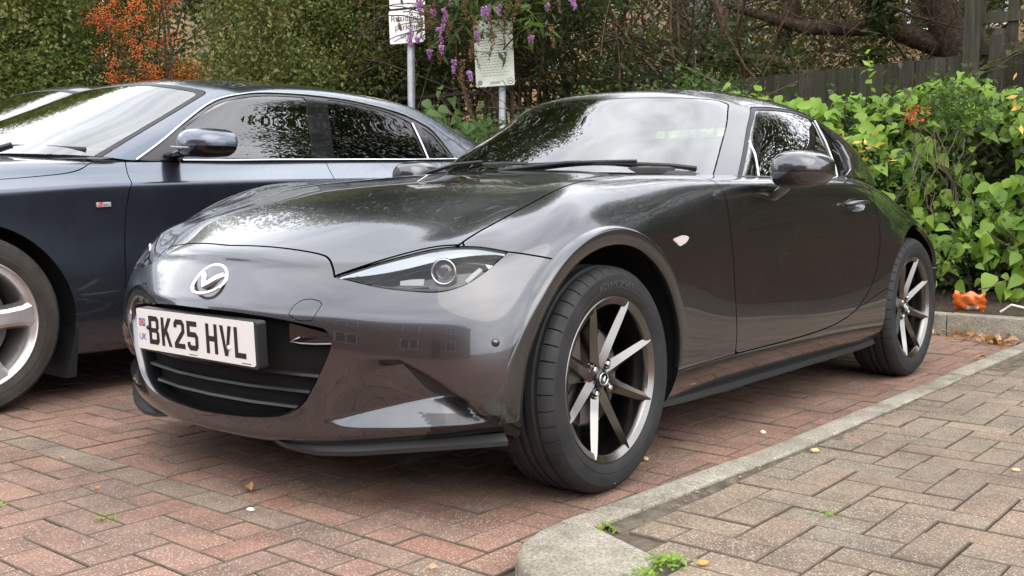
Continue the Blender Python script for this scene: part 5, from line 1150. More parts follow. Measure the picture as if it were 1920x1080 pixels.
# one sheet to the horizon, paved like the rest
M_GRD = mat('paved_ground', (.25, .13, .10), .9, spec=.3); t, b = nodes(M_GRD); pos = N('ShaderNodeNewGeometry', t).outputs['Position']
br = N('ShaderNodeTexBrick', t); br.inputs['Scale'].default_value = 1; br.inputs['Brick Width'].default_value = .2; br.inputs['Row Height'].default_value = .1; br.inputs['Mortar Size'].default_value = .004
br.inputs['Color1'].default_value = (.26, .145, .11, 1); br.inputs['Color2'].default_value = (.23, .115, .09, 1); br.inputs['Mortar'].default_value = (.05, .04, .03, 1); t.links.new(pos, br.inputs['Vector'])
t.links.new(nmix(t, 1.0, br.outputs['Color'], nramp(t, nnoise(t, pos, 1.3, 6), [(.3, .7), (.7, 1.2)]), 'MULTIPLY'), b.inputs['Base Color'])
S = 1200
tag(add('ground', [(-S, -S, -.014), (S, -S, -.014), (S, S, -.014), (-S, S, -.014)], [(0, 1, 2, 3)], M_GRD, smooth=False), kind='structure')
def paver_mesh(name, lx, ly, m, h=.055, c=.0024):
    V = []
    for z, e in ((-h, 0), (-c, 0), (0, c)):
        for sx, sy in ((-1, -1), (1, -1), (1, 1), (-1, 1)): V.append((sx*(lx/2-e), sy*(ly/2-e), z))
    F = [(8, 9, 10, 11)]+[(r+i, r+(i+1) % 4, r+4+(i+1) % 4, r+4+i) for r in (0, 4) for i in range(4)]
    return mesh_from(name, V, F, None, False, mats=[m, M_GRIME], fmat=[0]+[1]*8)
cam_inv = cam.matrix_basis.inverted() if False else Matrix.LocRotScale(cam.location, cam.rotation_euler, None).inverted()
def seen(p, mx=1.04, my=.62):
    q = cam_inv @ Vector(p)
    if q.z > -.2: return 0
    u, v = q.x/-q.z*1948/960, q.y/-q.z*1948/960
    return 1/(q.z*q.z) if abs(u) < mx and abs(v) < my else 0
HID = lambda x, y: (-3.0 < x < .35 and -.80 < y < .72) or (-2.9 < x < 1.3 and -3.2 < y < -1.55)   # under the cars
def pave(parent, cells, ztop, M1, M2, special=None):
    """cells: list of (x, y, lx, ly, kind)"""
    out = []
    for x, y, lx, ly, kd in cells:
        s = seen((x, y, ztop)); out.append((s*(.02 if HID(x, y) else 1), x, y, lx, ly, kd))
    out.sort(key=lambda r: -r[0]); meshes = {}; mb = {}
    for i, (s, x, y, lx, ly, kd) in enumerate(out):
        g = .0042; dz = random.gauss(0, .0010); rx, ry = random.gauss(0, .0045), random.gauss(0, .0045); rz = random.gauss(0, .004)
        E = Matrix.LocRotScale(Vector((x+random.gauss(0, .0006), y+random.gauss(0, .0006), ztop+dz)), Matrix.Rotation(rx, 3, 'X').to_quaternion() @ Matrix.Rotation(ry, 3, 'Y').to_quaternion() @ Matrix.Rotation(rz, 3, 'Z').to_quaternion(), None)
        key = (round(lx, 3), round(ly, 3), kd)
        if key not in meshes: meshes[key] = paver_mesh('paving_block', lx-g, ly-g, M1[kd])
        if i < 300:
            o = bpy.data.objects.new('paving_block', meshes[key]); link(o, parent); o.matrix_basis = E
        else:
            me = meshes[key]; mb.setdefault(kd, MB()).add([E @ v.co for v in me.vertices], [tuple(p.vertices) for p in me.polygons])
    for kd, q in mb.items():
        o = tag(q.obj('paving_blocks', [M2[kd], M_GRIME], parent), kind='stuff'); o.data.polygons.foreach_set('material_index', np.array([0]+[1]*8, dtype=np.int32)[np.arange(len(o.data.polygons)) % 9])
def herring(x0, x1, y0, y1, ok, col0=None):
    u = .1; cells = []
    for a in range(int(round((x0)/u)), int(round(x1/u))+1):
        for b_ in range(int(round(y0/u)), int(round(y1/u))+1):
            d = (a-b_) % 4
            if d == 0: c2 = [(a, b_), (a+1, b_)]
            elif d == 3: c2 = [(a, b_), (a, b_+1)]
            else: continue
            c2 = [c for c in c2 if c[0] != col0 and ok((c[0]+.5)*u, (c[1]+.5)*u)]
            if not c2: continue
            xs = [c[0] for c in c2]; ys = [c[1] for c in c2]
            cells.append(((min(xs)+max(xs)+1)/2*u, (min(ys)+max(ys)+1)/2*u, (max(xs)-min(xs)+1)*u, (max(ys)-min(ys)+1)*u, 0))
    return cells
# red car park; its grey line of blocks lies along x = 0.71
carpark = tag(add('car_park_paving', [(-3.82, -4.2, -.0085), (1.9, -4.2, -.0085), (1.9, 1.4, -.0085), (-3.82, 1.4, -.0085)], [(0, 1, 2, 3)], M_SAND, smooth=False), kind='structure')
kin = lambda x: float(np.interp(x, [-4, -.5, .443], [1.062, 1.041, .989]))
def ok_red(x, y): return y < (kin(x)+.02 if x < .5 else (1.05 if x < .76 else 1.6))
cells = herring(-3.8, 1.75, -3.2, 1.5, ok_red, 7)
cells = [(x-.04, y-.012, lx, ly, k) for x, y, lx, ly, k in cells]
cells += [(.71, -3.1+.2*i, .1, .2, 1) for i in range(21)]
pave(carpark, cells, 0.0, [M_RED, M_GRY], [M_REDS, M_GRYS])
# brown footpath behind the kerb
fp = tag(add('footpath', [(-3.85, 1.06, .0475), (.60, 1.06, .0475), (.60, 4.5, .0475), (-3.85, 4.5, .0475)], [(0, 1, 2, 3)], M_DIRT, smooth=False), kind='structure')
kout = lambda x: kin(x)+.078
CORN = [(.443, .986), (.52, .990), (.60, 1.012), (.668, 1.052), (.718, 1.108), (.744, 1.18), (.748, 1.30), (.60, 1.297), (.492, 1.284), (.408, 1.066)]
def ok_path(x, y): return y > kout(x)+.055 and x < .60 and sdf(np.array([[x, y]]), CORN)[0] > .035
cells = [(x-.02, y+.035, lx, ly, k) for x, y, lx, ly, k in herring(-3.8, .7, 1.0, 3.6, lambda x, y: ok_path(x-.02, y+.035))]
pave(fp, cells, .056, [M_BRN], [M_BRNS])
# kerb stones
kerb = tag(add('kerb', [(-3.8, 1.02, -.01), (.44, .99, -.01), (.44, 1.06, -.01), (-3.8, 1.13, -.01)], [(0, 1, 2, 3)], M_SAND, smooth=False), kind='structure')
def stone(poly, z0, z1, bev, name, parent, m):
    bm = bmesh.new(); n = len(poly); b0 = [bm.verts.new((x, y, z0)) for x, y in poly]; t0 = [bm.verts.new((x, y, z1)) for x, y in poly]
    top = bm.faces.new(t0); [bm.faces.new((b0[i], b0[(i+1) % n], t0[(i+1) % n], t0[i])) for i in range(n)]; bm.normal_update()
    bmesh.ops.bevel(bm, geom=list(top.edges), offset=bev, segments=3, affect='EDGES', profile=.6)
    return add_bm(name, bm, m, parent, smooth=True, angle=60)
J = [.437, -.29, -1.205, -2.12, -3.035, -3.80]
for a, b_ in zip(J[:-1], J[1:]):
    n = 6; xs = [a-.005+(b_+.005-a+.005)*i/n for i in range(n+1)]
    poly = [(x, kin(x)) for x in xs]+[(x, kout(x)+random.gauss(0, .001)) for x in reversed(xs)]
    stone(poly[::-1], -.03, .060+random.gauss(0, .0012), .008, 'kerb_stone', kerb, M_KERB)
stone(CORN, -.03, .062, .016, 'kerb_corner_stone', kerb, M_KERB)
for k in range(3): stone([(.600, 1.303+.6*k), (.748, 1.303+.6*k), (.748, 1.897+.6*k), (.600, 1.897+.6*k)], -.03, .060, .010, 'kerb_stone', kerb, M_KERB)
# raised kerb at the back, with the planting bed behind it
rk = tag(add('rear_kerb', [(-3.93, -9, -.01), (-3.79, -9, -.01), (-3.79, 5, -.01), (-3.93, 5, -.01)], [(0, 1, 2, 3)], M_SAND, smooth=False), kind='structure')
ye = .545
for k in range(-11, 5): stone([(-3.92, ye+.912*k+.003), (-3.80+random.gauss(0, .002), ye+.912*k+.003), (-3.80+random.gauss(0, .002), ye+.912*(k+1)-.003), (-3.92, ye+.912*(k+1)-.003)], -.03, .118+random.gauss(0, .0015), .010, 'kerb_stone', rk, M_KERB)
bx_, by_ = np.linspace(-3.9, -6.2, 16), np.linspace(-14, 6, 90); V = []
for x in bx_:
    for y in by_: V.append((x, y, .085+.10*min(1, (-3.9-x)/.5)+random.gauss(0, .012)*(x < -3.95)))
F = [(i*90+j, i*90+j+1, (i+1)*90+j+1, (i+1)*90+j) for i in range(15) for j in range(89)]; tag(add('planting_bed', V, F, M_SOIL), kind='structure')
V = []
bx2, by2 = np.linspace(-3.9, 3.0, 30), np.linspace(-6.3, -15, 40)
for x in bx2:
    for y in by2: V.append((x, y, .06+random.gauss(0, .012)))
tag(add('side_planting_bed', V, [(i*40+j, (i+1)*40+j, (i+1)*40+j+1, i*40+j+1) for i in range(29) for j in range(39)], M_SOIL), kind='structure')
# dirt washed against the kerb
V = []; F = []; xs = np.linspace(.39, -3.6, 260)
for i, x in enumerate(xs):
    w0 = kout(x)-.002; wd = .030+.022*max(0, math.sin(x*7.3)+.4*math.sin(x*23))+random.uniform(0, .012)
    V += [(x, w0, .053), (x, w0+wd*.5, .0565+random.uniform(-.004, .003)), (x, w0+wd, .0485)]
F = [(i*3+j, i*3+j+1, i*3+4+j, i*3+3+j) for i in range(259) for j in range(2)]; tag(add('kerb_dirt', V, F, M_DIRT, smooth=False), kind='stuff')
# ================================================================== fences, signs
def wood(name, a, b_, c):
    m = mat(name, a, .85, spec=.25); t, b = nodes(m); g = N('ShaderNodeNewGeometry', t); mp_ = N('ShaderNodeMapping', t); mp_.inputs['Scale'].default_value = (1, 1, .06); t.links.new(g.outputs['Position'], mp_.inputs['Vector'])
    col = nramp(t, nnoise(t, mp_.outputs[0], 60, 6, .7), [(.3, a), (.52, b_), (.72, c)]); oi = N('ShaderNodeObjectInfo', t)
    col = nmix(t, 1.0, col, nramp(t, oi.outputs['Random'], [(0, .70), (1, 1.25)]), 'MULTIPLY'); col = nmix(t, nramp(t, nnoise(t, g.outputs['Position'], 4, 5), [(.5, 0.0), (.75, .6)]), col, (.035, .045, .02))
    t.links.new(col, b.inputs['Base Color']); bp = N('ShaderNodeBump', t); bp.inputs['Strength'].default_value = .5; bp.inputs['Distance'].default_value = .003; t.links.new(nnoise(t, mp_.outputs[0], 90, 5), bp.inputs['Height']); t.links.new(bp.outputs[0], b.inputs['Normal']); return m
M_WOOD = wood('weathered_fence_wood', (.020, .018, .014), (.040, .035, .027), (.068, .060, .047))
M_TREL = wood('grey_trellis_wood', (.026, .022, .017), (.056, .049, .037), (.09, .08, .062))
FX = -5.6
def board_fence(name, y0, y1, top, label, trellis=0.0, posts=True, x=FX):
    f = empty(name, (x, (y0+y1)/2, 0), 0, label, 'fence'); o = Vector((x, (y0+y1)/2, 0)); y = y0; i = 0; bmesh_ = {}
    while y < y1-.02:
        w_ = min(.118, y1-y); zt = top(y)-.004*random.random()
        mb = MB(); mb.box(Vector((x+.009*(i % 2), y+w_/2, zt/2+.05))-o, (.018, w_-.003, zt-.1)); mb.obj('board', M_WOOD, f); y += .112; i += 1
    for z in (.45, 1.25): MB().box(Vector((x-.03, (y0+y1)/2, z))-o, (.04, y1-y0, .08)).obj('rail', M_WOOD, f)
    if posts:
        for yp in posts:
            h = top(yp)+trellis+.10; mb = MB(); mb.box(Vector((x+.045, yp, h/2))-o, (.10, .10, h)); mb.lathe([(.0001, .05), (.035, .045), (.05, .0)], 12, Vector((x+.045, yp, h))-o, Matrix(((1, 0, 0), (0, 0, -1), (0, 1, 0)))); mb.obj('post', M_WOOD, f, angle=40)
    return f, o
topR = lambda y: 1.745+.028*(y+1.16)
board_fence('board_fence', -2.3, 2.3, topR, 'dark weathered close board fence behind the big leaved hedge', posts=(.30, 2.2))
# trellis on the right
def trellis(name, y0, y1, z0, z1, label, pitch=.15, x=FX, skew=0.0, lath=.032):
    f = empty(name, (x, (y0+y1)/2, z0), 0, label, 'trellis'); o = Vector((x, (y0+y1)/2, z0)); zs = lambda y: skew*(y-y0)
    n = max(2, int((y1-y0)/pitch)); m = max(1, int(round((z1-z0)/pitch)))
    for i in range(n+1):
        y = y0+(y1-y0)*i/n; MB().box(Vector((x-.012, y, (z0+z1)/2+zs(y)))-o, (.016, lath, z1-z0)).obj('slat', M_TREL, f)
    for j in range(m+1):
        z = z0+(z1-z0)*j/m; MB().add([Vector((x+sx, yy, z+zs(yy)+dz))-o for yy in (y0, y1) for sx, dz in ((-.003, -lath/2), (.014, -lath/2), (.014, lath/2), (-.003, lath/2))], [(0, 1, 2, 3), (7, 6, 5, 4), (0, 4, 5, 1), (1, 5, 6, 2), (2, 6, 7, 3), (3, 7, 4, 0)]).obj('slat', M_TREL, f)
    return f
t_ = trellis('trellis', .16, 1.9, 1.80, 2.45, 'wooden trellis panel with wide slats above the fence at the top right corner', .21, FX+.01, lath=.07)
MB().box((.02, -.90, .03), (.09, .11, 1.35)).obj('post', M_WOOD, t_)
board_fence('low_fence', -8.2, -2.3, lambda y: 1.36, 'grey close board fence below the lattice behind the two signs', posts=(-2.36, -4.3, -6.4), trellis=.35)
trellis('trellis', -8.2, -2.4, 1.40, 1.80, 'square lattice of thin grey slats on top of the low fence', .17, FX+.01)
# ---- signs
M_STEEL = noise_col(mat('galvanised_steel', (.36, .37, .39), .5, .35), [(.28, .29, .31), (.42, .43, .45)], 8)
M_SIGN = mat('white_sign_face', (.80, .80, .79), .35); M_SIGN2 = noise_col(mat('stained_notice', (.62, .64, .56), .45), [(.50, .55, .42), (.70, .71, .66)], 5)
M_TEXT = mat('sign_text', (.06, .06, .07), .5); M_TEXT2 = mat('faded_print', (.22, .24, .24), .5)
def sign_face(o, w_, h, z, y, m, tilt, par, th=.004):
    T = Matrix.Translation((0, y, z)) @ Matrix.Rotation(R_(24), 4, 'Z') @ Matrix.Rotation(tilt, 4, 'X') @ frame((0, 0, 0), (0, 1, 0), (0, 0, 1))
    V, F = slab(rrect(-w_/2, -h/2, w_/2, h/2, .015), -th, 0); p = add('sign_plate', place(V, T), F, m, par, False); return p, T
sx = -4.7
s1 = empty('parking_sign', (sx, -4.565, 0), 0, 'white residents parking only sign on a grey post, half behind purple flowers', 'sign')
MB().tube([(0, .0, .0), (0, -.005, 2.75)], .036, 16).obj('post', M_STEEL, s1, smooth=True)
p, T = sign_face(s1, .345, .300, 2.325, .0, M_SIGN, R_(2.2), s1); T = Matrix.Translation((.065, .01, 0)) @ T; p.matrix_basis = Matrix.Translation((.065, .01, 0))
for tx, yy in (('Residents', .050), ('parking', -.028), ('only', -.106)):
    V, F = text_vf(tx, .080); add('sign_lettering', place(V, T @ Matrix.Translation((.0, yy, .0012))), F, M_TEXT, s1, False)
p2, T2 = sign_face(s1, .345, .28, 2.635, .0, M_SIGN, R_(2.2), s1); p2.matrix_basis = Matrix.Translation((.065, .01, 0))
for z in (2.36, 2.70): MB().box((.03, 0, z), (.05, .09, .03)).obj('bracket', M_STEEL, s1)
s2 = empty('notice_sign', (sx, -3.50, 0), 0, 'tall weathered notice with small print on a grey post, behind bare twigs', 'sign')
MB().tube([(0, .03, 0), (0, .03, 2.15)], .030, 16).obj('post', M_STEEL, s2, smooth=True)
p, T = sign_face(s2, .345, .56, 1.995, .0, M_SIGN2, R_(2.5), s2); p.matrix_basis = Matrix.Translation((.075, 0, 0)); T = Matrix.Translation((.075, 0, 0)) @ T
mb = MB(); yy = .20; rows_ = [.010]*9+[.016, .014]+[.008]*7
for i, hh in enumerate(rows_):
    x = -.14+random.uniform(0, .03); x1 = .14-random.uniform(0, .05)
    while x < x1:
        ww = random.uniform(.012, .04); mb.add([(x, yy, .001), (min(x+ww, x1), yy, .001), (min(x+ww, x1), yy+hh*.6, .001), (x, yy+hh*.6, .001)], [(0, 1, 2, 3)]); x += ww+.008
    yy -= .023
mb.V = place(mb.V, T); mb.obj('small_print', M_TEXT2, s2)
for cx, cy, r0, r1, mm in ((.135, -.245, .022, .026, M_TEXT), (-.135, -.245, .0, .022, M_TEXT2)):
    V = []; 
    for k in range(24): a = 2*math.pi*k/24; V += [(cx+r0*math.cos(a), cy+r0*math.sin(a), .001), (cx+r1*math.cos(a), cy+r1*math.sin(a), .001)]
    add('sign_emblem', place(V, T), [(2*k, 2*k+1, (2*k+3) % 48, (2*k+2) % 48) for k in range(24)], mm, s2, False)
add('sign_emblem', place([(.120,-.248,.001),(.150,-.248,.001),(.150,-.242,.001),(.120,-.242,.001)], T), [(0,1,2,3)], M_TEXT, s2, False)
mb = MB(); x = -.04
while x < .04: ww = random.uniform(.002, .005); mb.add([(x,-.262,.001),(x+ww,-.262,.001),(x+ww,-.240,.001),(x,-.240,.001)], [(0,1,2,3)]); x += ww+.003
mb.V = place(mb.V, T); mb.obj('print_block', M_TEXT2, s2)
# ================================================================== plants
def leaf_mat(name, stops, trans=.45, rough=.45, island=True, gloss=.35):
    m = bpy.data.materials.new(name); m.use_nodes = True; t = m.node_tree; b = t.nodes['Principled BSDF']; o = t.nodes['Material Output']
    rnd = N('ShaderNodeNewGeometry', t).outputs['Random Per Island'] if island else N('ShaderNodeObjectInfo', t).outputs['Random']
    k = len(stops); col = nramp(t, rnd, [(i/(k-1), c) for i, c in enumerate(stops)])
    b.inputs['Roughness'].default_value = rough; b.inputs['Specular IOR Level'].default_value = gloss; t.links.new(col, b.inputs['Base Color'])
    tl = N('ShaderNodeBsdfTranslucent', t); hs = nmix(t, 1.0, col, (1.25, 1.25, .55), 'MULTIPLY'); t.links.new(hs, tl.inputs['Color'])
    mx = N('ShaderNodeMixShader', t); mx.inputs[0].default_value = trans; t.links.new(b.outputs[0], mx.inputs[1]); t.links.new(tl.outputs[0], mx.inputs[2]); t.links.new(mx.outputs[0], o.inputs['Surface']); return m
G_BIRCH = [(.14, .175, .055), (.18, .215, .068), (.105, .14, .046), (.22, .24, .085), (.27, .265, .11), (.085, .115, .042)]
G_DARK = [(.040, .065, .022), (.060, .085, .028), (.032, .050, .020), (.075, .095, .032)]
G_OLIVE = [(.095, .105, .045), (.125, .130, .058), (.065, .075, .034), (.15, .148, .070), (.105, .085, .045)]
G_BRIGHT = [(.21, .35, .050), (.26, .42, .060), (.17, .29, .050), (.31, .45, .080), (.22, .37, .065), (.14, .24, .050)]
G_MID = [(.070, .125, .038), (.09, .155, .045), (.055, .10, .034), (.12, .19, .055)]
G_AUT = [(.34, .11, .035), (.40, .19, .05), (.42, .30, .08), (.26, .07, .03), (.30, .20, .06)]
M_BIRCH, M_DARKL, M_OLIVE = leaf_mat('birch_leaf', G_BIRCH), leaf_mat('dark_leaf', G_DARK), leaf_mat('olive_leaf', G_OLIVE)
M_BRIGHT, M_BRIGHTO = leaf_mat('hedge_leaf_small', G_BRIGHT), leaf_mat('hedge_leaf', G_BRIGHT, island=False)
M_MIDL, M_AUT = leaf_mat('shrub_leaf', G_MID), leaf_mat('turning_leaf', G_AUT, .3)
M_PURP = leaf_mat('purple_floret', [(.42, .20, .50), (.52, .28, .60), (.34, .15, .42), (.60, .38, .66)], .25)
M_SEED = leaf_mat('brown_seed_head', [(.16, .085, .045), (.22, .125, .065), (.11, .06, .035)], .1, .8)
M_BERRY = leaf_mat('orange_berry', [(.52, .105, .028), (.60, .16, .035), (.42, .07, .025), (.62, .22, .05)], 0.0, .35)
M_DRY = leaf_mat('dry_leaf', [(.36, .19, .085), (.46, .27, .13), (.28, .13, .06), (.50, .33, .18)], .2, .7)
M_BARK = noise_col(mat('dark_bark', (.05, .035, .025), .9, spec=.2), [(.026, .019, .014), (.060, .042, .030), (.10, .075, .052)], 30, 6, bump=.8, bscale=50, bdist=.01)
M_TWIG = noise_col(mat('brown_twig', (.07, .045, .030), .85, spec=.2), [(.035, .022, .015), (.085, .055, .036), (.15, .105, .07)], 20)
def cloud(n, size, rng_pts, wd=.55, droop=.3, up=.5, fold=.25, face=None, quad=False):
    """n leaves at the points; every leaf two triangles folded on its midrib"""
    P = rng_pts; n = len(P); r = RNG
    s = r.uniform(size[0], size[1], n)[:, None]
    nrm = r.normal(size=(n, 3)); nrm[:, 2] = np.abs(nrm[:, 2])*1.0+up
    if face is not None: nrm += np.asarray(face)*.9
    nrm /= np.linalg.norm(nrm, axis=1, keepdims=True)
    d = r.normal(size=(n, 3)); d[:, 2] -= droop*2; d -= nrm*(d*nrm).sum(1, keepdims=True); d /= np.maximum(np.linalg.norm(d, axis=1, keepdims=True), 1e-6)
    b = np.cross(nrm, d)
    A = P; T = P+d*s; mid = P+d*s*.45-nrm*s*fold*.25
    Lf = mid+b*s*wd*.5+nrm*s*fold*.3; Rt = mid-b*s*wd*.5+nrm*s*fold*.3
    V = np.stack([A, Lf, T, Rt], 1).reshape(-1, 3); i = np.arange(n)[:, None]*4
    F = np.concatenate([i+np.array([[0, 2, 1]]), i+np.array([[0, 3, 2]])], 1).reshape(-1, 3)
    return V, F
def tri_obj(name, V, F, m, parent, smooth=False):
    me = bpy.data.meshes.new(name); nv, nf, k = len(V), len(F), F.shape[1]
    me.vertices.add(nv); me.vertices.foreach_set('co', np.ascontiguousarray(V, dtype=np.float32).ravel()); me.loops.add(nf*k); me.polygons.add(nf)
    me.loops.foreach_set('vertex_index', np.ascontiguousarray(F, dtype=np.int32).ravel()); me.polygons.foreach_set('loop_start', np.arange(0, nf*k, k, dtype=np.int32))
    me.update(calc_edges=True); me.materials.append(m); me.polygons.foreach_set('use_smooth', np.full(nf, smooth, dtype=bool)); return link(bpy.data.objects.new(name, me), parent)
def clumps(c, r, nc, per, sp, shell=.55):
    """leaf positions: small sprays spread unevenly through an ellipsoid, mostly towards its outside, leaving gaps"""
    c, r = np.asarray(c, float), np.asarray(r, float); d = RNG.normal(size=(nc, 3)); d /= np.linalg.norm(d, axis=1, keepdims=True)
    rad = RNG.uniform(shell**3, 1, nc)**(1/3); q = c+d*rad[:, None]*r
    q += RNG.normal(size=(nc, 3))*r*.07
    k = RNG.integers(int(per*.4), int(per*1.6), nc); P = np.repeat(q, k, 0); return P+RNG.normal(size=P.shape)*sp
def branch(mb, p, d, L, r, depth, spread=.6, kids=3, sides=5, bend=.25, grav=-.05, minr=.004):
    p = Vector(p); d = Vector(d).normalized(); pts = [p.copy()]; n = 5; rr = [r]
    for i in range(n):
        d = (d+Vector(RNG.normal(size=3))*bend*.4+Vector((0, 0, grav))).normalized(); p = p+d*L/n; pts.append(p.copy()); rr.append(max(minr, r*(1-.62*(i+1)/n)))
    mb.tube(pts, rr, sides, cap=False)
    if depth > 0:
        for k in range(kids):
            i = random.randint(2, n); dd = (d+Vector(RNG.normal(size=3))*spread).normalized(); branch(mb, pts[i], dd, L*random.uniform(.5, .8), rr[i]*.75, depth-1, spread, kids, sides, bend, grav, minr)
    return pts
def plant(name, loc, label, cat, group=None): return empty(name, loc, 0, label, cat, group)
def rel(V, o): return np.asarray(V)-np.asarray(o.location)
def foliage(o, pts, size, m, name='crown', **k): V, F = cloud(len(pts), size, pts, **k); return tri_obj(name, rel(V, o), F, m, o)
def wood_part(o, mb, name, m): mb.V = [tuple(Vector(v)-o.location) for v in mb.V]; return mb.obj(name, m, o, smooth=True)
# ---- tall birch-like tree on the left, its sprays hanging behind the saloon's roof
tr = plant('birch_tree', (-6.2, -7.4, .1), 'tall loose tree with small hanging yellow green leaves behind the blue saloon', 'tree')
mb = MB(); mb.tube([(-6.2,-7.4,0),(-6.15,-7.45,1.6),(-6.3,-7.3,3.6),(-6.2,-7.4,6.5),(-6.3,-7.5,9.6)], [.16,.14,.12,.08,.03], 10)
for z in np.linspace(2.6, 8.8, 20): a = RNG.uniform(0, 6.28); branch(mb, (-6.22,-7.4,z), (math.cos(a), math.sin(a), .35), 1.9-.1*z, .030, 2, .55, 3, 4, grav=-.10)
wood_part(tr, mb, 'trunk', M_BARK)
P = np.vstack([clumps((-6.0,-6.5,2.3),(.8,1.0,1.1),700,48,.10,.2), clumps((-4.9,-6.75,2.3),(.8,.7,1.2),620,44,.10,.2), clumps((-5.4,-6.3,1.5),(1.3,.6,.6),420,44,.08,.2)])
foliage(tr, P, (.032, .064), M_BIRCH, 'hanging_sprays', droop=.7, up=.25)
foliage(tr, np.vstack([clumps((-6.1,-7.1,6.8),(2.3,2.2,4.0),3000,24,.15,.2), clumps((-5.3,-8.0,4.4),(1.8,1.6,1.5),700,20,.14,.3)]), (.06, .12), M_DARKL, 'crown', droop=.6, up=.3)
# ---- dense shrub at the far left
sh = plant('leafy_shrub', (-2.6, -7.8, .1), 'dense mid green shrub filling the top left corner left of the orange berries', 'shrub')
mb = MB()
for k in range(4): branch(mb, (-2.6+RNG.normal()*.4,-7.9+RNG.normal()*.3,.1), (RNG.normal()*.3, RNG.normal()*.3, 1), 1.6, .030, 1, .5, 3, 4)
wood_part(sh, mb, 'stems', M_BARK)
P = np.vstack([clumps((-2.5,-7.7,2.1),(.85,.6,1.5),900,44,.09,.15), clumps((-1.2,-8.0,1.6),(.9,.7,1.5),420,36,.10,.3), clumps((-2.4,-8.2,3.0),(1.4,.8,.8),300,26,.12,.3)])
P = np.vstack([P, clumps((.6,-8.6,1.6),(1.4,.8,1.5),500,36,.11,.3), clumps((3.0,-9.3,1.7),(1.6,.8,1.6),400,30,.12,.3)])
foliage(sh, P, (.034, .066), M_BIRCH, up=.5)
foliage(sh, clumps((-2.6,-7.5,1.5),(1.0,.6,1.0),200,30,.10,.4), (.035, .065), M_MIDL, 'leaves', up=.6)
# ---- firethorn with orange berries
ft = plant('firethorn_bush', (-3.35, -7.0, .1), 'tall firethorn bush covered in orange berries above the blue saloon', 'bush')
mb = MB()
for k in range(5): branch(mb, (-3.35+RNG.normal()*.12,-7.0+RNG.normal()*.15,.1), (RNG.normal()*.10, RNG.normal()*.12, 1), 2.6, .025, 1, .3, 3, 4)
wood_part(ft, mb, 'stems', M_BARK)
FO = np.array((-3.35, -7.0, 0))
c0 = clumps(FO+(0,.06,2.55),(.40,.36,.98),300,2,.02,.3); c1 = clumps(FO+(-.50,.0,1.95),(.22,.2,.14),50,2,.01,.2); c2 = clumps(FO+(-.45,.15,1.55),(.42,.25,.26),30,2,.01,.2)
C = np.vstack([c0, c1, c2]); k = RNG.integers(16, 40, len(C)); B = np.repeat(C, k, 0)+RNG.normal(size=(k.sum(), 3))*.034
oc = np.array([(1,0,0),(-1,0,0),(0,1,0),(0,-1,0),(0,0,1),(0,0,-1)], float); of = np.array([(0,2,4),(2,1,4),(1,3,4),(3,0,4),(2,0,5),(1,2,5),(3,1,5),(0,3,5)])
rad = RNG.uniform(.0062, .0098, len(B)); V = (B[:, None]+oc[None]*rad[:, None, None]).reshape(-1, 3); F = (np.arange(len(B))[:, None, None]*6+of[None]).reshape(-1, 3)
tag(tri_obj('berries', rel(V, ft), F, M_BERRY, ft, True), kind='stuff')
foliage(ft, np.vstack([clumps(FO+(0,-.08,2.3),(.42,.36,1.3),420,26,.06,.1), clumps(FO+(-.45,0,1.5),(.5,.35,.6),220,26,.07,.2), clumps(FO+(0,0,1.35),(.5,.4,.4),120,26,.07,.2)]), (.022, .042), M_MIDL, 'leaves')
foliage(ft, clumps(FO+(-.5,.05,2.02),(.2,.2,.10),40,22,.04,.1), (.025, .045), M_AUT, 'turning_leaves')
# ---- second leafy mass between the birch and the signs
iv = plant('ivy_thicket', (-6.1, -5.4, .1), 'dark ivy thicket hanging over the lattice behind the parking sign', 'shrub')
mb = MB()
for k in range(16): branch(mb, (-6.1+RNG.normal()*.2,-5.4+RNG.normal()*.8,.3), (RNG.normal()*.2, RNG.normal()*.3, 1), 2.6, .03, 2, .5, 3, 4)
wood_part(iv, mb, 'stems', M_BARK)
foliage(iv, np.vstack([clumps((-6.1,-5.4,2.5),(.6,1.3,.95),520,34,.10,.2), clumps((-6.0,-4.2,2.75),(.5,1.0,.65),300,30,.10,.2), clumps((-5.6,-6.6,1.6),(.35,1.1,.65),260,34,.08,.2)]), (.035, .070), M_DARKL)
foliage(iv, clumps((-6.3,-5.2,4.4),(1.2,1.9,1.6),480,18,.16,.35), (.05, .09), M_BIRCH, 'upper_leaves')
# ---- buddleia with purple spikes
bu = plant('butterfly_bush', (-5.1, -3.6, .12), 'butterfly bush with purple flower spikes and brown seed heads arching over the signs', 'bush')
mb = MB(); tips = []
for k in range(34):
    y0 = -3.6+RNG.normal()*.25; ty = RNG.uniform(-4.75, -2.1); tx = RNG.uniform(-4.55, -3.9); tz = RNG.uniform(2.0, 2.75)
    a = Vector((-5.1, y0, 1.9+RNG.normal()*.15)); c = Vector((tx, ty, tz)); m_ = (a+c)/2+Vector((0, 0, .35+.2*abs(RNG.normal()))); pts = [a*(1-t)**2+m_*2*t*(1-t)+c*t*t for t in np.linspace(0, 1, 9)]
    mb.tube(pts, np.linspace(.010, .0035, 9), 5, cap=False); tips.append((pts[-1], (pts[-1]-pts[-3]).normalized(), pts))
for k in range(6): branch(mb, (-5.1,-3.6+RNG.normal()*.2,.1), (0, RNG.normal()*.1, 1), 2.0, .035, 1, .3, 2, 6)
wood_part(bu, mb, 'stems', M_TWIG)
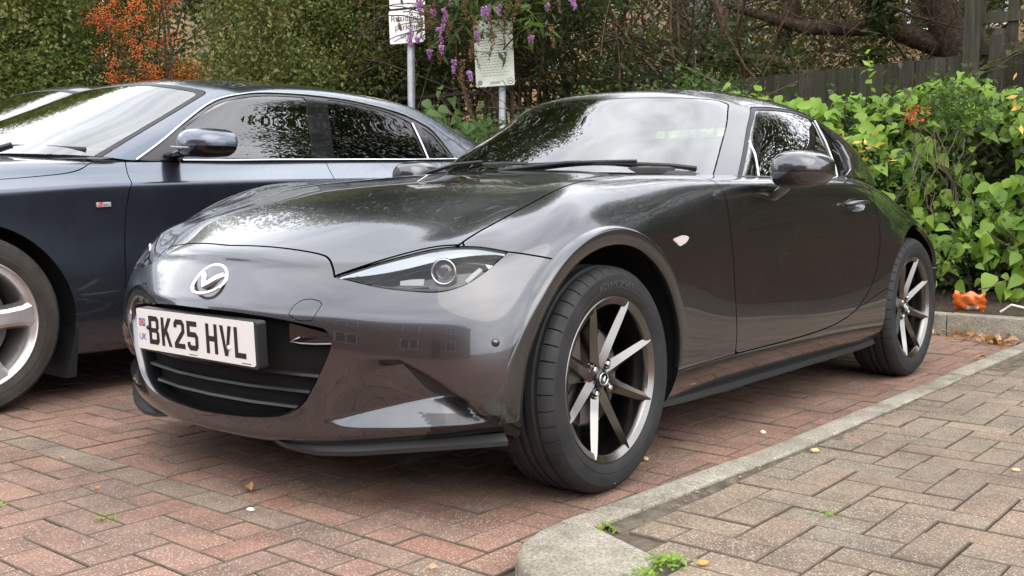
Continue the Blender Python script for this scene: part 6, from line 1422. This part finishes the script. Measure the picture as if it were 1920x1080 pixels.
def spike(c, d, L, r0, m, name, n=130, s=.012):
    c = np.asarray(c); d = Vector(d).normalized(); a = np.array(d.orthogonal().normalized()); b_ = np.cross(np.array(d), a); t = RNG.uniform(0, 1, n); an = RNG.uniform(0, 6.283, n); rr = r0*(1-t*.75)*(.75+.35*RNG.random(n))
    P = c+np.array(d)*(t*L)[:, None]+a*(rr*np.cos(an))[:, None]+b_*(rr*np.sin(an))[:, None]; V, F = cloud(n, (s*.8, s*1.4), P, .9, .1, .1); return tri_obj(name, rel(V, bu), F, m, bu)
def at_px(u, v, x): d = cam.rotation_euler.to_matrix() @ Vector(((u-960)/1948, (540-v)/1948, -1)); return CAM+d*((x-CAM.x)/d.x)
PUR = [(782,5,22),(773,52,22),(767,72,14),(783,70,8),(810,20,10),(832,16,14),(834,34,22),(821,50,26),(806,94,12),(829,86,12),(852,110,22),(879,134,16),(907,14,20),(915,10,22),(934,4,20),(895,60,12),(1025,-4,16),(1072,-4,16),(995,68,10),(790,-12,18),(850,-14,18)]
for u, v, px in PUR: spike(at_px(u, v, -4.25), (.1*RNG.normal(), .25*RNG.normal(), -1), px*1.2*9/1948, .020, M_PURP, 'flower_spike', 150, .014)
SEEDS = [(817,20,60),(867,-5,40),(895,28,50),(930,58,52),(868,112,40),(862,140,40),(990,48,40),(973,-5,30),(790,18,50),(845,40,30),(800,10,40),(915,30,40),(885,70,40)]
for u, v, px in SEEDS: spike(at_px(u, v, -4.25), (RNG.normal()*.1, RNG.normal()*.25, -1), px*9/1948, .020, M_SEED, 'seed_head', 150, .013)
for k in range(20):
    c, d, _ = tips[k % len(tips)]; spike(c+Vector(RNG.normal(size=3))*.05, (RNG.normal()*.2, RNG.normal()*.25, -1), random.uniform(.12, .26), .018, M_SEED, 'seed_head', 110, .012)
P = []
for c, d, pts in tips:
    for q in pts[3:]: P += [np.array(q)+RNG.normal(size=3)*.05 for _ in range(4)]
P = np.array(P); P = P[~((P[:, 1] < -4.15) & (P[:, 2] < 2.60))]
foliage(bu, P, (.07, .15), M_MIDL, 'leaves', wd=.26, droop=.7, up=.6)
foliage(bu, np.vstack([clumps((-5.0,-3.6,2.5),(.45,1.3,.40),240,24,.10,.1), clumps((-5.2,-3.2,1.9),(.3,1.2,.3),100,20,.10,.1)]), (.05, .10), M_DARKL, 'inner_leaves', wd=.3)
# ---- bare twiggy shrub in the middle
tw = plant('bare_shrub', (-6.3, -2.6, .1), 'tangle of bare brown twigs and dark branches against buff brick above the coupe roof', 'shrub')
mb = MB()
for k in range(26):
    a = Vector((-6.3+RNG.normal()*.25, -1.9+RNG.normal()*.35, 1.2+RNG.uniform(0, .5))); branch(mb, a, (.15+RNG.normal()*.3, -1.0+RNG.normal()*.55, .55+RNG.normal()*.35), RNG.uniform(1.0, 1.9), .018, 2, .40, 3, 4, .35, -.03, .0028)
for k in range(14): branch(mb, (-6.3+RNG.normal()*.3,-3.2+RNG.uniform(-.8, .9),.2), (RNG.normal()*.15, RNG.normal()*.25, 1), 2.5, .030, 2, .5, 3, 5, .3, -.04, .003)
mb.tube([(-6.3,-1.3,1.75),(-6.25,-1.7,1.95),(-6.3,-2.4,2.05),(-6.3,-3.4,1.75)], [.05,.045,.035,.02], 8)
mb.tube([(-6.4,-1.9,.2),(-6.35,-2.0,1.6),(-6.3,-2.3,2.5),(-6.2,-2.9,3.4)], [.07,.06,.045,.03], 8)
wood_part(tw, mb, 'branches', M_TWIG)
foliage(tw, np.vstack([clumps((-6.3,-3.0,2.6),(.5,1.2,.8),110,18,.10,.2), clumps((-6.0,-1.9,1.9),(.3,.7,.35),110,18,.09,.2), clumps((-6.4,-2.8,4.2),(1.0,1.6,1.2),300,18,.15,.3)]), (.03, .07), M_DARKL, 'leaves')
# ---- old conifer-like tree on the right with bare lower branches
ct = plant('leaning_tree', (-7.2, -.35, .1), 'old tree with leaning trunk and bare lower branches behind the fence at right', 'tree')
mb = MB(); mb.tube([(-7.2,-.20,.1),(-7.2,-.28,1.7),(-7.15,-.55,2.25),(-7.1,-.75,2.9),(-7.0,-1.0,4.2),(-7.1,-1.2,6.0)], [.19,.17,.15,.13,.10,.05], 12)
mb.tube([(-7.17,-.45,2.0),(-7.0,-1.0,2.25),(-6.9,-1.7,2.3),(-6.7,-2.4,2.55)], [.10,.085,.06,.03], 8); mb.tube([(-7.1,-1.0,2.25),(-7.0,-1.15,2.7),(-6.9,-1.2,3.4)], [.07,.06,.04], 8)
mb.tube([(-7.0,-2.6,.1),(-7.0,-2.3,1.5),(-7.0,-1.9,2.4),(-6.9,-1.7,3.6)], [.08,.07,.06,.04], 8)
for k in range(60):
    z = RNG.uniform(1.6, 4.5); branch(mb, (-7.0+RNG.normal()*.35, RNG.uniform(-2.6, .2), z), (.2+RNG.normal()*.5, RNG.normal()*.8, RNG.normal()*.45), RNG.uniform(.6, 1.3), .016, 2, .6, 3, 4, .4, -.04, .0028)
wood_part(ct, mb, 'trunk', M_BARK)
foliage(ct, np.vstack([clumps((-7.7,-1.3,2.6),(.6,2.3,1.0),1250,28,.12,.1), clumps((-7.0,-1.0,4.6),(1.6,2.4,2.2),900,18,.16,.3), clumps((-7.6,1.3,3.6),(1.0,1.2,1.8),420,18,.14,.3)]), (.030, .070), M_OLIVE, wd=.34)
foliage(ct, np.vstack([clumps((-6.6,-.95,2.3),(.10,.12,.75),70,26,.05,.1), clumps((-6.4,.1,2.6),(.25,.5,.35),60,20,.07,.1)]), (.05, .085), M_DARKL, 'ivy_strand')
# big backing tree masses further off
for i, (c, r, nc) in enumerate((((-9.5,-4.5,3.8),(1.5,3.0,3.4),900), ((-9.0,3.6,5.6),(2.0,2.5,4.4),2600), ((-5.0,-11.5,2.9),(3.0,1.8,2.6),900))):
    t_ = plant('background_tree', (c[0], c[1], 0), ('broad dark tree farther back behind the twigs and lattice', 'tall dark tree standing just outside the right frame edge behind the fence', 'tall dark tree farther back beyond the orange berries')[i], 'tree')
    mb = MB(); mb.tube([(c[0], c[1], 0), (c[0]+.1, c[1], c[2]*.7), (c[0], c[1]+.1, c[2]*1.4)], [.16, .12, .04], 8)
    for z in np.linspace(1.4, c[2]*1.3, 12): a = RNG.uniform(0, 6.28); branch(mb, (c[0], c[1], z), (math.cos(a), math.sin(a), .4), r[1]*.7, .04, 1, .5, 3, 4)
    wood_part(t_, mb, 'trunk', M_BARK); foliage(t_, clumps(c, r, nc, 18, .20, .4), (.07, .13), M_DARKL)
# ---- big leaved hedge at the right
hd = plant('hedge', (-4.5, .2, .12), 'bright green hedge of big pointed leaves along the rear kerb at right', 'hedge')
prof = [(-.5, 0), (-.36, .16), (-.15, .27), (.12, .30), (.38, .22), (.62, .11), (.86, .02)]
def big_leaf(curl, fold, name='leaf'):
    V = []; F = []; pr_ = [(0, .02), (.10, .24), (.30, .33), (.52, .27), (.76, .13), (1.0, 0)]
    for t_, w_ in pr_:
        zc = -curl*t_*t_; V += [(t_, w_, zc+fold*w_), (t_, 0, zc), (t_, -w_, zc+fold*w_)]
    for i in range(5): F += [(i*3+1, i*3+4, i*3+3, i*3), (i*3+2, i*3+5, i*3+4, i*3+1)]
    me = mesh_from(name, V, F, M_BRIGHTO, True); return me
LM = [big_leaf(.25, .35), big_leaf(.45, .5), big_leaf(.1, .25), big_leaf(.6, .3)]
def hedge_pts(n):
    """points on the bulging front and top of the hedge, thinner where the gaps are"""
    out = []
    while len(out) < n:
        y = RNG.uniform(-2.3, 1.8); z = RNG.uniform(.22, 1.52+.06*math.sin(y*5)); top = 1.50+.07*math.sin(y*4+1)+.05*math.sin(y*9)
        if z > top: continue
        u = 1.9*(y+.4); dense = 1.0 if z > 1.08 else (.95 if (y > .05 and .62 < z < 1.0+.1*math.sin(y*7)) or (y > .30 and .40 < z < .72) else .26)
        if .25 < y < .62 and .85 < z < 1.22: dense *= .25
        if RNG.random() > dense: continue
        x = -4.28+.20*math.sin(y*2.3+z*3)-.30*max(0, z-1.15)/.35+.10*math.sin(y*7)*math.sin(z*6)+RNG.normal()*.05
        out.append((x, y, z))
    return np.array(out)
Hp = hedge_pts(300)
for i, p in enumerate(Hp):
    o = bpy.data.objects.new('leaf', LM[i % 4]); link(o, hd); s = RNG.uniform(.065, .145)
    nrm = Vector((.75+RNG.normal()*.3, .18+RNG.normal()*.4, .62+RNG.normal()*.3)).normalized(); dn = Vector((RNG.normal()*.5, RNG.normal()*.7, -1.0+RNG.normal()*.35)); dn = (dn-nrm*dn.dot(nrm)).normalized()
    M = Matrix((dn, nrm.cross(dn), nrm)).transposed(); o.matrix_basis = Matrix.LocRotScale(Vector(p)-hd.location, M.to_quaternion(), Vector((s, s*RNG.uniform(.85, 1.15), s)))
def merge_leaves(P, sz, m, name, par, front=.75, upn=.6):
    src = [(np.array([v.co for v in me.vertices]), np.array([p.vertices[:] for p in me.polygons])) for me in LM]; Vs = []; Fs = []; b_ = 0
    for i, p in enumerate(P):
        s = RNG.uniform(*sz); nrm = Vector((front+RNG.normal()*.4, .15+RNG.normal()*.5, upn+RNG.normal()*.35)).normalized(); dn = Vector((RNG.normal()*.5, RNG.normal()*.8, -1.0+RNG.normal()*.5)); dn = (dn-nrm*dn.dot(nrm)).normalized()
        M = np.array(Matrix((dn, nrm.cross(dn), nrm)).transposed()); v, f = src[i % 4]; Vs.append((v*s)@M.T+p); Fs.append(f+b_); b_ += len(v)
    return tri_obj(name, rel(np.vstack(Vs), par), np.vstack(Fs), m, par, True)
q = hedge_pts(1900); q[:, 0] -= RNG.uniform(-.03, .25, len(q)); tag(merge_leaves(q, (.05, .13), M_BRIGHT, 'leaves', hd), kind='stuff')
tp = hedge_pts(1700); tp = tp[tp[:, 2] > 1.15]; tp[:, 0] -= RNG.uniform(0, .55, len(tp)); tp[:, 2] += RNG.uniform(-.05, .06, len(tp)); tag(merge_leaves(tp, (.07, .13), M_BRIGHT, 'top_leaves', hd, .4, .9), kind='stuff')
sp_ = np.vstack([clumps((-4.35,-.95,1.05),(.28,.85,.30),150,26,.05,.2), clumps((-4.30,-.30,.78),(.25,.65,.26),130,26,.05,.2), clumps((-4.2,.05,.42),(.2,.55,.2),60,24,.05,.2), clumps((-4.25,.45,1.30),(.2,.20,.16),40,22,.05,.2), clumps((-4.45,.9,.6),(.25,1.4,.45),120,22,.06,.2)])
foliage(hd, sp_, (.022, .045), M_MIDL, 'small_leaves', wd=.6)
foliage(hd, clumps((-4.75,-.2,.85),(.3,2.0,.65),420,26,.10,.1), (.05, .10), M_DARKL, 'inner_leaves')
mb = MB()
for k in range(16): branch(mb, (-4.68+RNG.normal()*.10, RNG.uniform(-2.0, 1.7), .15), (.25+RNG.normal()*.25, RNG.normal()*.4, 1), RNG.uniform(.6, 1.2), .009, 1, .5, 2, 4, .4)
for k in range(10):
    y = .42+RNG.normal()*.13; z = 1.18+RNG.normal()*.05; x = -4.12+RNG.normal()*.05; pts = [Vector((x, y, z))]
    for j in range(7): pts.append(pts[-1]+Vector((RNG.normal()*.02, RNG.normal()*.035, -.06-.03*RNG.random())))
    mb.tube(pts, .0032, 4, cap=False)
tag(wood_part(hd, mb, 'stems', noise_col(mat('pale_root', (.2, .14, .1), .85), [(.04, .027, .019), (.10, .07, .05), (.22, .17, .13)], 3)), kind='stuff')
foliage(hd, np.vstack([clumps((-4.05,-.23,1.10),(.05,.07,.03),9,14,.02,.1), clumps((-4.05,.25,1.26),(.04,.06,.05),7,12,.025,.1)]), (.015, .035), leaf_mat('red_leaf', [(.36, .06, .03), (.45, .10, .04), (.25, .05, .03)], .2), 'red_leaves')
foliage(hd, np.vstack([clumps((-4.0,-.02,1.02),(.05,.12,.06),5,5,.05,.1), clumps((-4.2,1.0,1.35),(.1,.4,.08),8,5,.06,.1)]), (.05, .09), leaf_mat('yellow_leaf', [(.55, .38, .07), (.60, .48, .12), (.50, .28, .06)], .3), 'yellow_leaves', wd=.35)
# shoot standing above the hedge
mb = MB(); mb.tube([(-4.5,-.22,1.35),(-4.48,-.20,1.52),(-4.47,-.2,1.68)], .004, 5); wood_part(hd, mb, 'shoot', M_MIDL)
foliage(hd, np.array([(-4.47,-.2,1.50+.022*i) for i in range(9)])+RNG.normal(size=(9, 3))*.012, (.04, .09), M_BRIGHT, 'shoot_leaves')
# ---- low plants behind the saloon's tail
lp = plant('low_shrub', (-4.45, -3.75, .15), 'low broad leaved plants below the signs, seen between the two cars', 'shrub')
LP = clumps((-4.45,-3.95,1.18),(.35,.62,.32),90,5,.10,.2); merge_leaves(LP, (.08, .15), leaf_mat('broad_leaf', [(.09, .16, .045), (.12, .21, .055), (.07, .13, .04), (.15, .25, .07)]), 'leaves', lp)
foliage(lp, np.vstack([clumps((-4.4,-3.1,1.05),(.35,.7,.35),160,26,.07,.2), clumps((-4.5,-2.2,1.15),(.35,.6,.40),150,26,.07,.2), clumps((-4.5,-3.7,.7),(.4,1.5,.45),180,26,.10,.2)]), (.03, .065), M_MIDL, 'small_leaves')
foliage(lp, clumps((-4.2,-3.3,1.0),(.2,.35,.10),14,8,.06,.1), (.04, .08), M_AUT, 'turning_leaves')
mb = MB()
for k in range(24): branch(mb, (-4.5+RNG.normal()*.15, RNG.uniform(-4.8, -1.8), .12), (RNG.normal()*.2, RNG.normal()*.3, 1), RNG.uniform(.8, 1.4), .009, 1, .4, 2, 4)
wood_part(lp, mb, 'stems', M_TWIG)
# climber with yellow green leaves at the fence by the coupe's roof
cl = plant('climber', (-5.2, -1.75, .2), 'pale green climbing shoots on the fence just above the coupe roof', 'climber')
foliage(cl, np.vstack([clumps((-5.1,-1.55,1.48),(.2,.45,.14),70,16,.06,.2), clumps((-5.3,-2.1,1.62),(.2,.5,.20),50,16,.07,.2)]), (.028, .060), M_MIDL, 'leaves')
mb = MB()
for k in range(8): branch(mb, (-5.3,-1.8+RNG.normal()*.3,.3), (.05, RNG.normal()*.3, 1), 1.4, .008, 1, .3, 2, 4)
wood_part(cl, mb, 'stems', M_TWIG)
# trailing shoots over the fence at the far right
br_ = plant('bramble', (-5.2, 1.0, .2), 'thin dark trailing shoots hanging over the fence at far right', 'climber')
P = []
mb = MB()
for k in range(7):
    a = np.array((-5.35, .5+RNG.random()*1.3, 1.9-.05*k)); pts = [a]
    for j in range(10): pts.append(pts[-1]+np.array((.035, -.07+RNG.normal()*.02, -.035+RNG.normal()*.02)))
    mb.tube([Vector(p) for p in pts], .004, 4, cap=False)
    for p in pts: P += [p+RNG.normal(size=3)*.04 for _ in range(7)]
wood_part(br_, mb, 'stems', M_TWIG); foliage(br_, np.array(P), (.025, .05), M_DARKL, 'leaves')
# purple spike and leaves at the top right corner
b2 = plant('butterfly_bush', (-5.2, .9, .2), 'single purple flower spike over the trellis at the top right corner', 'bush')
mb = MB(); mb.tube([(-5.2,.9,.2),(-5.15,.95,1.5),(-5.0,.8,2.3),(-4.9,.45,2.42),(-4.85,.1,2.30)], [.02,.016,.010,.006,.003], 6); wood_part(b2, mb, 'stems', M_TWIG)
bu_s = bu; bu = b2; spike((-4.75,.50,2.30),(.2,-.5,-.2),.10,.035,M_PURP,'flower_spike',160,.014); bu = bu_s
P = np.array([np.array((-4.9,.45-.06*i,2.40-.012*i))+RNG.normal(size=3)*.03 for i in range(9) for _ in range(4)]); foliage(b2, P, (.08, .16), M_MIDL, 'leaves', wd=.24, droop=.5)
# ---- small weeds in the joints
def weed(loc, r, n, label):
    w_ = plant('weed', loc, label, 'weed'); P = np.asarray(loc)+RNG.normal(size=(n, 3))*np.array((r, r, r*.25))+np.array((0, 0, r*.35)); foliage(w_, P, (.008, .017), M_BRIGHT, 'leaves', up=1.0); return w_
weed((.505, 1.312, .058), .020, 150, 'bright green weed tuft beside the corner kerb stone'); weed((.60, 1.318, .058), .016, 90, 'small weed patch behind the rounded kerb corner near the bottom edge')
weed((.395, 1.085, .056), .014, 26, 'tiny weeds in the gap at the joint of corner stone and kerb'); weed((.009, 1.427, .060), .012, 16, 'tiny weed sprig in a footpath joint')
weed((1.10, -.30, .004), .018, 24, 'moss tuft in a red paving joint at lower left'); weed((.98, .02, .004), .016, 20, 'moss patch in a red paving joint below the number plate')
# ================================================================== litter, leaves, and the buildings round the car park
def dry_leaf_mesh(seed):
    r = np.random.default_rng(seed); V = []; F = []
    for t_, w_ in ((0, .02), (.25, .22), (.5, .30), (.75, .18), (1, .0)):
        z = .18*math.sin(t_*3+seed)+.05; V += [(t_, w_, z+.22*w_*r.uniform(.5, 2)), (t_, 0, z*.6), (t_, -w_, z+.22*w_*r.uniform(.5, 2))]
    for i in range(4): F += [(i*3+1, i*3+4, i*3+3, i*3), (i*3+2, i*3+5, i*3+4, i*3+1)]
    return mesh_from('dry_leaf', V, F, leaf_mat('fallen_leaf', [(.36, .19, .085), (.46, .27, .13), (.28, .13, .06), (.50, .33, .18)], .2, .7, island=False) if seed == 0 else DL[0].materials[0], True)
DL = []; 
for k in range(4): DL.append(dry_leaf_mesh(k))
def fallen(x, y, z, s, a, label, group=None):
    o = bpy.data.objects.new('fallen_leaf', DL[random.randrange(4)]); link(o); o.location = (x, y, z); o.rotation_euler = (random.gauss(0, .25), random.gauss(0, .25), a); o.scale = (s, s, s); tag(o, label, 'leaf', group); return o
fallen(.60, .06, .006, .058, 1.3, 'curled brown leaf with a stalk on the red blocks below the grille')
fallen(.72, .86, .006, .022, 2.0, 'small orange brown leaf on the grey block line near the bottom edge')
fallen(.836, -.252, .006, .022, .4, 'tiny yellowish leaf on red blocks at lower left')
fallen(.75, -.64, .006, .026, 1.7, 'small yellow green leaf beside the grey block line at the left')
fallen(.69, -1.15, .006, .03, .7, 'yellow leaf by the left frame edge on the red blocks')
fallen(-3.62, .78, .006, .07, .2, 'dry leaf between rear kerb and front kerb at far right'); fallen(-2.95, .93, .006, .06, 2.2, 'pale dry leaf against the inner kerb edge behind the rear wheel')
# heaps of dry leaves in the corner by the rear kerb
src = [(np.array([v.co for v in me.vertices]), np.array([p.vertices[:] for p in me.polygons])) for me in DL]
def heap(c, r, n, label):
    Vs = []; Fs = []; b_ = 0
    for i in range(n):
        s = random.uniform(.035, .075); E = Matrix.Rotation(random.uniform(0, 6.28), 3, 'Z') @ Matrix.Rotation(random.gauss(0, .5), 3, 'X') @ Matrix.Rotation(random.gauss(0, .4), 3, 'Y'); v, f = src[i % 4]
        p = np.array((random.gauss(0, r[0]), random.gauss(0, r[1]), abs(random.gauss(0, r[2])))); Vs.append((v*s)@np.array(E).T+p+np.array((0, 0, .006))); Fs.append(f+b_); b_ += len(v)
    o = tri_obj('leaf_heap', np.vstack(Vs), np.vstack(Fs), M_DRY, None, True); o.location = c; tag(o, label, 'leaf heap', kind='stuff'); return o
heap((-3.62, .88, .0), (.09, .07, .012), 34, 'larger heap of dry orange leaves where front kerb meets rear kerb'); heap((-3.70, .66, .0), (.03, .07, .010), 12, 'small cluster of dry leaves against the foot of the rear kerb'); heap((-3.74, .50, .0), (.02, .025, .006), 4, 'few dry leaf scraps beside the rear tyre at the rear kerb')
# pale stones
def pebble(x, y, z, s, col, label):
    bm = bmesh.new(); bmesh.ops.create_icosphere(bm, subdivisions=2, radius=1)
    for v in bm.verts: v.co = Vector((v.co.x*s*1.4, v.co.y*s, v.co.z*s*.6))*(1+.06*random.random())
    o = add_bm('pebble', bm, col, None, smooth=True); o.location = (x, y, z+s*.5); o.rotation_euler = (0, 0, random.uniform(0, 3)); tag(o, label, 'pebble'); return o
M_PEB = mat('pale_pebble', (.55, .42, .22), .7); M_PEBW = mat('white_pebble', (.7, .68, .62), .7)
pebble(-.345, .725, 0, .010, M_PEB, 'yellowish pebble on red blocks behind the front tyre'); pebble(-.887, .839, 0, .010, M_PEBW, 'white pebble beside the kerb under the sill'); pebble(-.544, 1.163, .056, .010, M_PEB, 'tan pebble on the footpath near the kerb'); pebble(.465, 1.365, .056, .009, mat('ochre_stone', (.50, .25, .07), .7), 'ochre stone in the footpath at bottom right')
pebble(.704, .23, 0, .008, M_PEBW, 'white stone fragment on the grey block line'); pebble(-.684, 1.66, .056, .008, M_PEB, 'small tan pebble at the right edge of the footpath')
# grit, seeds and crumbs of leaf scattered over the paving
Vs = []; Fs = []; tet = np.array([(1,0,-.35),(-.6,.8,-.35),(-.6,-.8,-.35),(.1,.05,.6)]); tf = np.array([(0,1,3),(1,2,3),(2,0,3),(2,1,0)])
def grit_at(x, y, z, s): Vs.append(tet*np.array((s*random.uniform(.6, 2.2), s, s*.5))@np.array(Matrix.Rotation(random.uniform(0, 6.28), 3, 'Z')).T+np.array((x, y, z+s*.18))); Fs.append(tf+4*len(Fs))
for k in range(420): grit_at(random.uniform(-3.7, 1.3), random.uniform(-1.5, .95), .001, random.uniform(.0012, .0038))
for k in range(360): x = random.uniform(-3.5, .4); grit_at(x, kout(x)+abs(random.gauss(.03, .05)), .057, random.uniform(.0015, .0045))
for k in range(160): grit_at(random.uniform(-3.5, .5), random.uniform(1.2, 2.4), .057, random.uniform(.0012, .0035))
for k in range(240): x = random.uniform(-3.75, .4); grit_at(x, kin(x)-abs(random.gauss(0, .03))-.004, .001, random.uniform(.0015, .005))
tag(tri_obj('grit', np.vstack(Vs), np.vstack(Fs), leaf_mat('grit', [(.30, .22, .14), (.10, .07, .045), (.42, .36, .28), (.20, .15, .10), (.05, .04, .03)], 0, .9), None), kind='stuff')
# orange crisp packet on the rear kerb
cpk = empty('crisp_packet', (-3.95, .62, .125), R_(12), 'crumpled orange snack packet lying on the rear kerb under the hedge', 'packet')
nx_, nz_ = 15, 11; M_ORG = mat('orange_foil', (.62, .13, .02), .28, .1, coat=.5); M_WHT = mat('white_foil', (.75, .72, .68), .35)
def packet(front):
    V = []
    for j in range(nz_):
        for i in range(nx_):
            u, v = i/(nx_-1)*2-1, j/(nz_-1)*2-1; puff = .035*(1-u**4)*(1-v**4); V.append((front*puff+.010*math.sin(u*7+v*4)*(1-abs(u)*.3)+.006*math.sin(v*13+u*9)+.03*v, u*.088*(1-.10*abs(v))+.006*math.sin(v*9), .055+v*.055+.010*math.sin(u*6+1)*(v > 0)*v))
    F = [(j*nx_+i, j*nx_+i+1, (j+1)*nx_+i+1, (j+1)*nx_+i) for j in range(nz_-1) for i in range(nx_-1)]; return V, [f if front > 0 else tuple(reversed(f)) for f in F]
Vf, Ff = packet(1); fm = [1 if (j in (1, 2) and 6 <= i <= 10) else 0 for j in range(nz_-1) for i in range(nx_-1)]
add('front_film', Vf, Ff, None, cpk, mats=[M_ORG, M_WHT], fmat=fm); Vf, Ff = packet(-1); add('back_film', Vf, Ff, M_ORG, cpk)
st = tag(MB().tube([(-3.9,.80,.14),(-3.88,.86,.185),(-3.86,.93,.175)], .006, 6).obj('plastic_strip', M_WHT), 'thin white plastic strip caught beside the orange packet', 'litter')
# ---- buildings
M_BUFF = mat('buff_brick', (.42, .30, .17), .9); t, b = nodes(M_BUFF)
def brick_nodes(m, c1, c2, mo, sx=.225, sy=.075):
    t, b = nodes(m); tc = N('ShaderNodeTexCoord', t); g = N('ShaderNodeNewGeometry', t); sep = N('ShaderNodeSeparateXYZ', t); t.links.new(g.outputs['Position'], sep.inputs[0]); ad = N('ShaderNodeMath', t, operation='ADD'); t.links.new(sep.outputs[0], ad.inputs[0]); t.links.new(sep.outputs[1], ad.inputs[1])
    cb = N('ShaderNodeCombineXYZ', t); t.links.new(ad.outputs[0], cb.inputs[0]); t.links.new(sep.outputs[2], cb.inputs[1]); br = N('ShaderNodeTexBrick', t); br.inputs['Scale'].default_value = 1; br.inputs['Brick Width'].default_value = sx; br.inputs['Row Height'].default_value = sy; br.inputs['Mortar Size'].default_value = .006
    for k, c in (('Color1', c1), ('Color2', c2), ('Mortar', mo)): br.inputs[k].default_value = (*c, 1)
    t.links.new(cb.outputs[0], br.inputs['Vector']); t.links.new(nmix(t, 1.0, br.outputs['Color'], nramp(t, nnoise(t, g.outputs['Position'], .8, 5), [(.3, .8), (.7, 1.15)]), 'MULTIPLY'), b.inputs['Base Color'])
brick_nodes(M_BUFF, (.46, .31, .16), (.38, .25, .13), (.35, .32, .27)); M_RBRK = mat('red_brown_brick', (.22, .12, .08), .9); brick_nodes(M_RBRK, (.25, .13, .085), (.19, .105, .07), (.24, .20, .17))
M_ROOFT = noise_col(mat('roof_tile', (.10, .06, .05), .9), [(.06, .04, .035), (.13, .08, .065)], 6); M_WIN = mat('window_pane', (.02, .025, .03), .05, spec=.8); M_UPVC = mat('white_frame', (.75, .75, .74), .4); M_DOORG = mat('garage_door', (.10, .115, .12), .5)
def house(name, o, L, D, H, rz, label, wallm, wins, doors=(), roof_h=1.8, eave=.35):
    h = empty(name, o, rz, label, 'building'); mb = MB(); mb.box((0, 0, H/2), (L, D, H)); mb.obj('wall', wallm, h)
    rf = MB(); e = eave; rf.add([(-L/2-e, -D/2-e, H-.08), (L/2+e, -D/2-e, H-.08), (L/2+e, D/2+e, H-.08), (-L/2-e, D/2+e, H-.08), (-L/2-e, 0, H+roof_h), (L/2+e, 0, H+roof_h)], [(0, 1, 5, 4), (2, 3, 4, 5), (0, 4, 3), (1, 2, 5), (3, 2, 1, 0)]); rf.obj('roof', M_ROOFT, h)
    MB().box((0, -D/2-e+.02, H-.10), (L+2*e, .05, .18)).obj('gutter', M_BLACKP, h)
    for wx, wz, ww, wh in wins:
        y = -D/2; f = MB()
        for dx, dz, sx_, sz_ in ((0, wh/2, ww+.06, .06), (0, -wh/2, ww+.06, .06), (-ww/2, 0, .06, wh-.06), (ww/2, 0, .06, wh-.06), (0, 0, .05, wh-.06)): f.box((wx+dx, y-.02, wz+dz), (sx_, .07, sz_))
        fo = f.obj('window', M_UPVC, h); MB().box((wx, y-.005, wz), (ww-.02, .02, wh-.02)).obj('pane', M_WIN, fo); MB().box((wx, y-.05, wz-wh/2-.06), (ww+.2, .14, .05)).obj('sill', M_KERB, fo)
    for dx, dw, dh, dm in doors: MB().box((dx, -D/2-.02, dh/2), (dw, .06, dh)).obj('door', dm, h)
    return h
house('house', (-17.5, -6.5, 0), 15, 7, 5.0, R_(90), 'buff brick house glimpsed through the twigs behind the fence', M_BUFF, [(-4, 1.5, 1.4, 1.2), (-1, 1.5, 1.4, 1.2), (3, 1.5, 1.6, 1.2), (-4, 3.8, 1.4, 1.1), (0, 3.8, 1.4, 1.1), (4, 3.8, 1.4, 1.1)])
house('house', (-17.0, 6.5, 0), 9, 7, 4.8, R_(90), 'pale house glimpsed past the trellis at the top right corner', M_BUFF, [(-2.6, 1.6, 1.4, 1.2), (1.5, 1.6, 1.4, 1.2), (-2.6, 3.8, 1.3, 1.1), (1.5, 3.8, 1.3, 1.1)])
house('house', (-11.0, -17.5, 0), 14, 7, 4.8, R_(160), 'buff house far behind the shrubs at top left', M_BUFF, [(-4, 1.6, 1.4, 1.2), (0, 1.6, 1.4, 1.2), (4, 1.6, 1.4, 1.2), (-3, 3.8, 1.3, 1.1), (3, 3.8, 1.3, 1.1)])
# across the car park: what the paint mirrors
house('garage_row', (-11.5, 14.0, 0), 17, 5, 2.7, R_(90), 'low red brown brick garages beyond the right end of the rear kerb', M_RBRK, [(-2.6, 1.5, 1.3, 1.0), (2.2, 1.5, 1.5, 1.1)], [(-6.6, 2.3, 2.1, M_DOORG), (5.6, 2.3, 2.1, M_DOORG), (-.4, .95, 2.05, M_BLACKP)], 1.5, .45)
house('terrace', (17.5, -3.0, 0), 30, 7, 4.8, R_(-90), 'red brown brick terrace behind the camera across the car park', M_RBRK, [(x, z, 1.4, 1.2) for x in (-11, -6.5, -2, 2.5, 7, 11.5) for z in (1.5, 3.9)], [(-9, .95, 2.05, M_BLACKP), (0, .95, 2.05, M_BLACKP), (9.4, .95, 2.05, M_BLACKP)])
for i, (c, r, nc, lb) in enumerate((((-16.5, 13.8, 4.6), (1.8, 3.8, 3.0), 800, 'green tree standing behind the garages'),)):
    t_ = plant('car_park_tree', (c[0], c[1], 0), lb, 'tree'); mb = MB(); mb.tube([(c[0], c[1], 0), (c[0], c[1], c[2]*1.2)], [.18, .05], 8)
    for z in np.linspace(1.6, c[2]*1.2, 10): a = RNG.uniform(0, 6.28); branch(mb, (c[0], c[1], z), (math.cos(a), math.sin(a), .4), 1.6, .04, 1, .5, 3, 4)
    wood_part(t_, mb, 'trunk', M_BARK); foliage(t_, clumps(c, r, nc, 18, .22, .4), (.08, .16), M_DARKL)
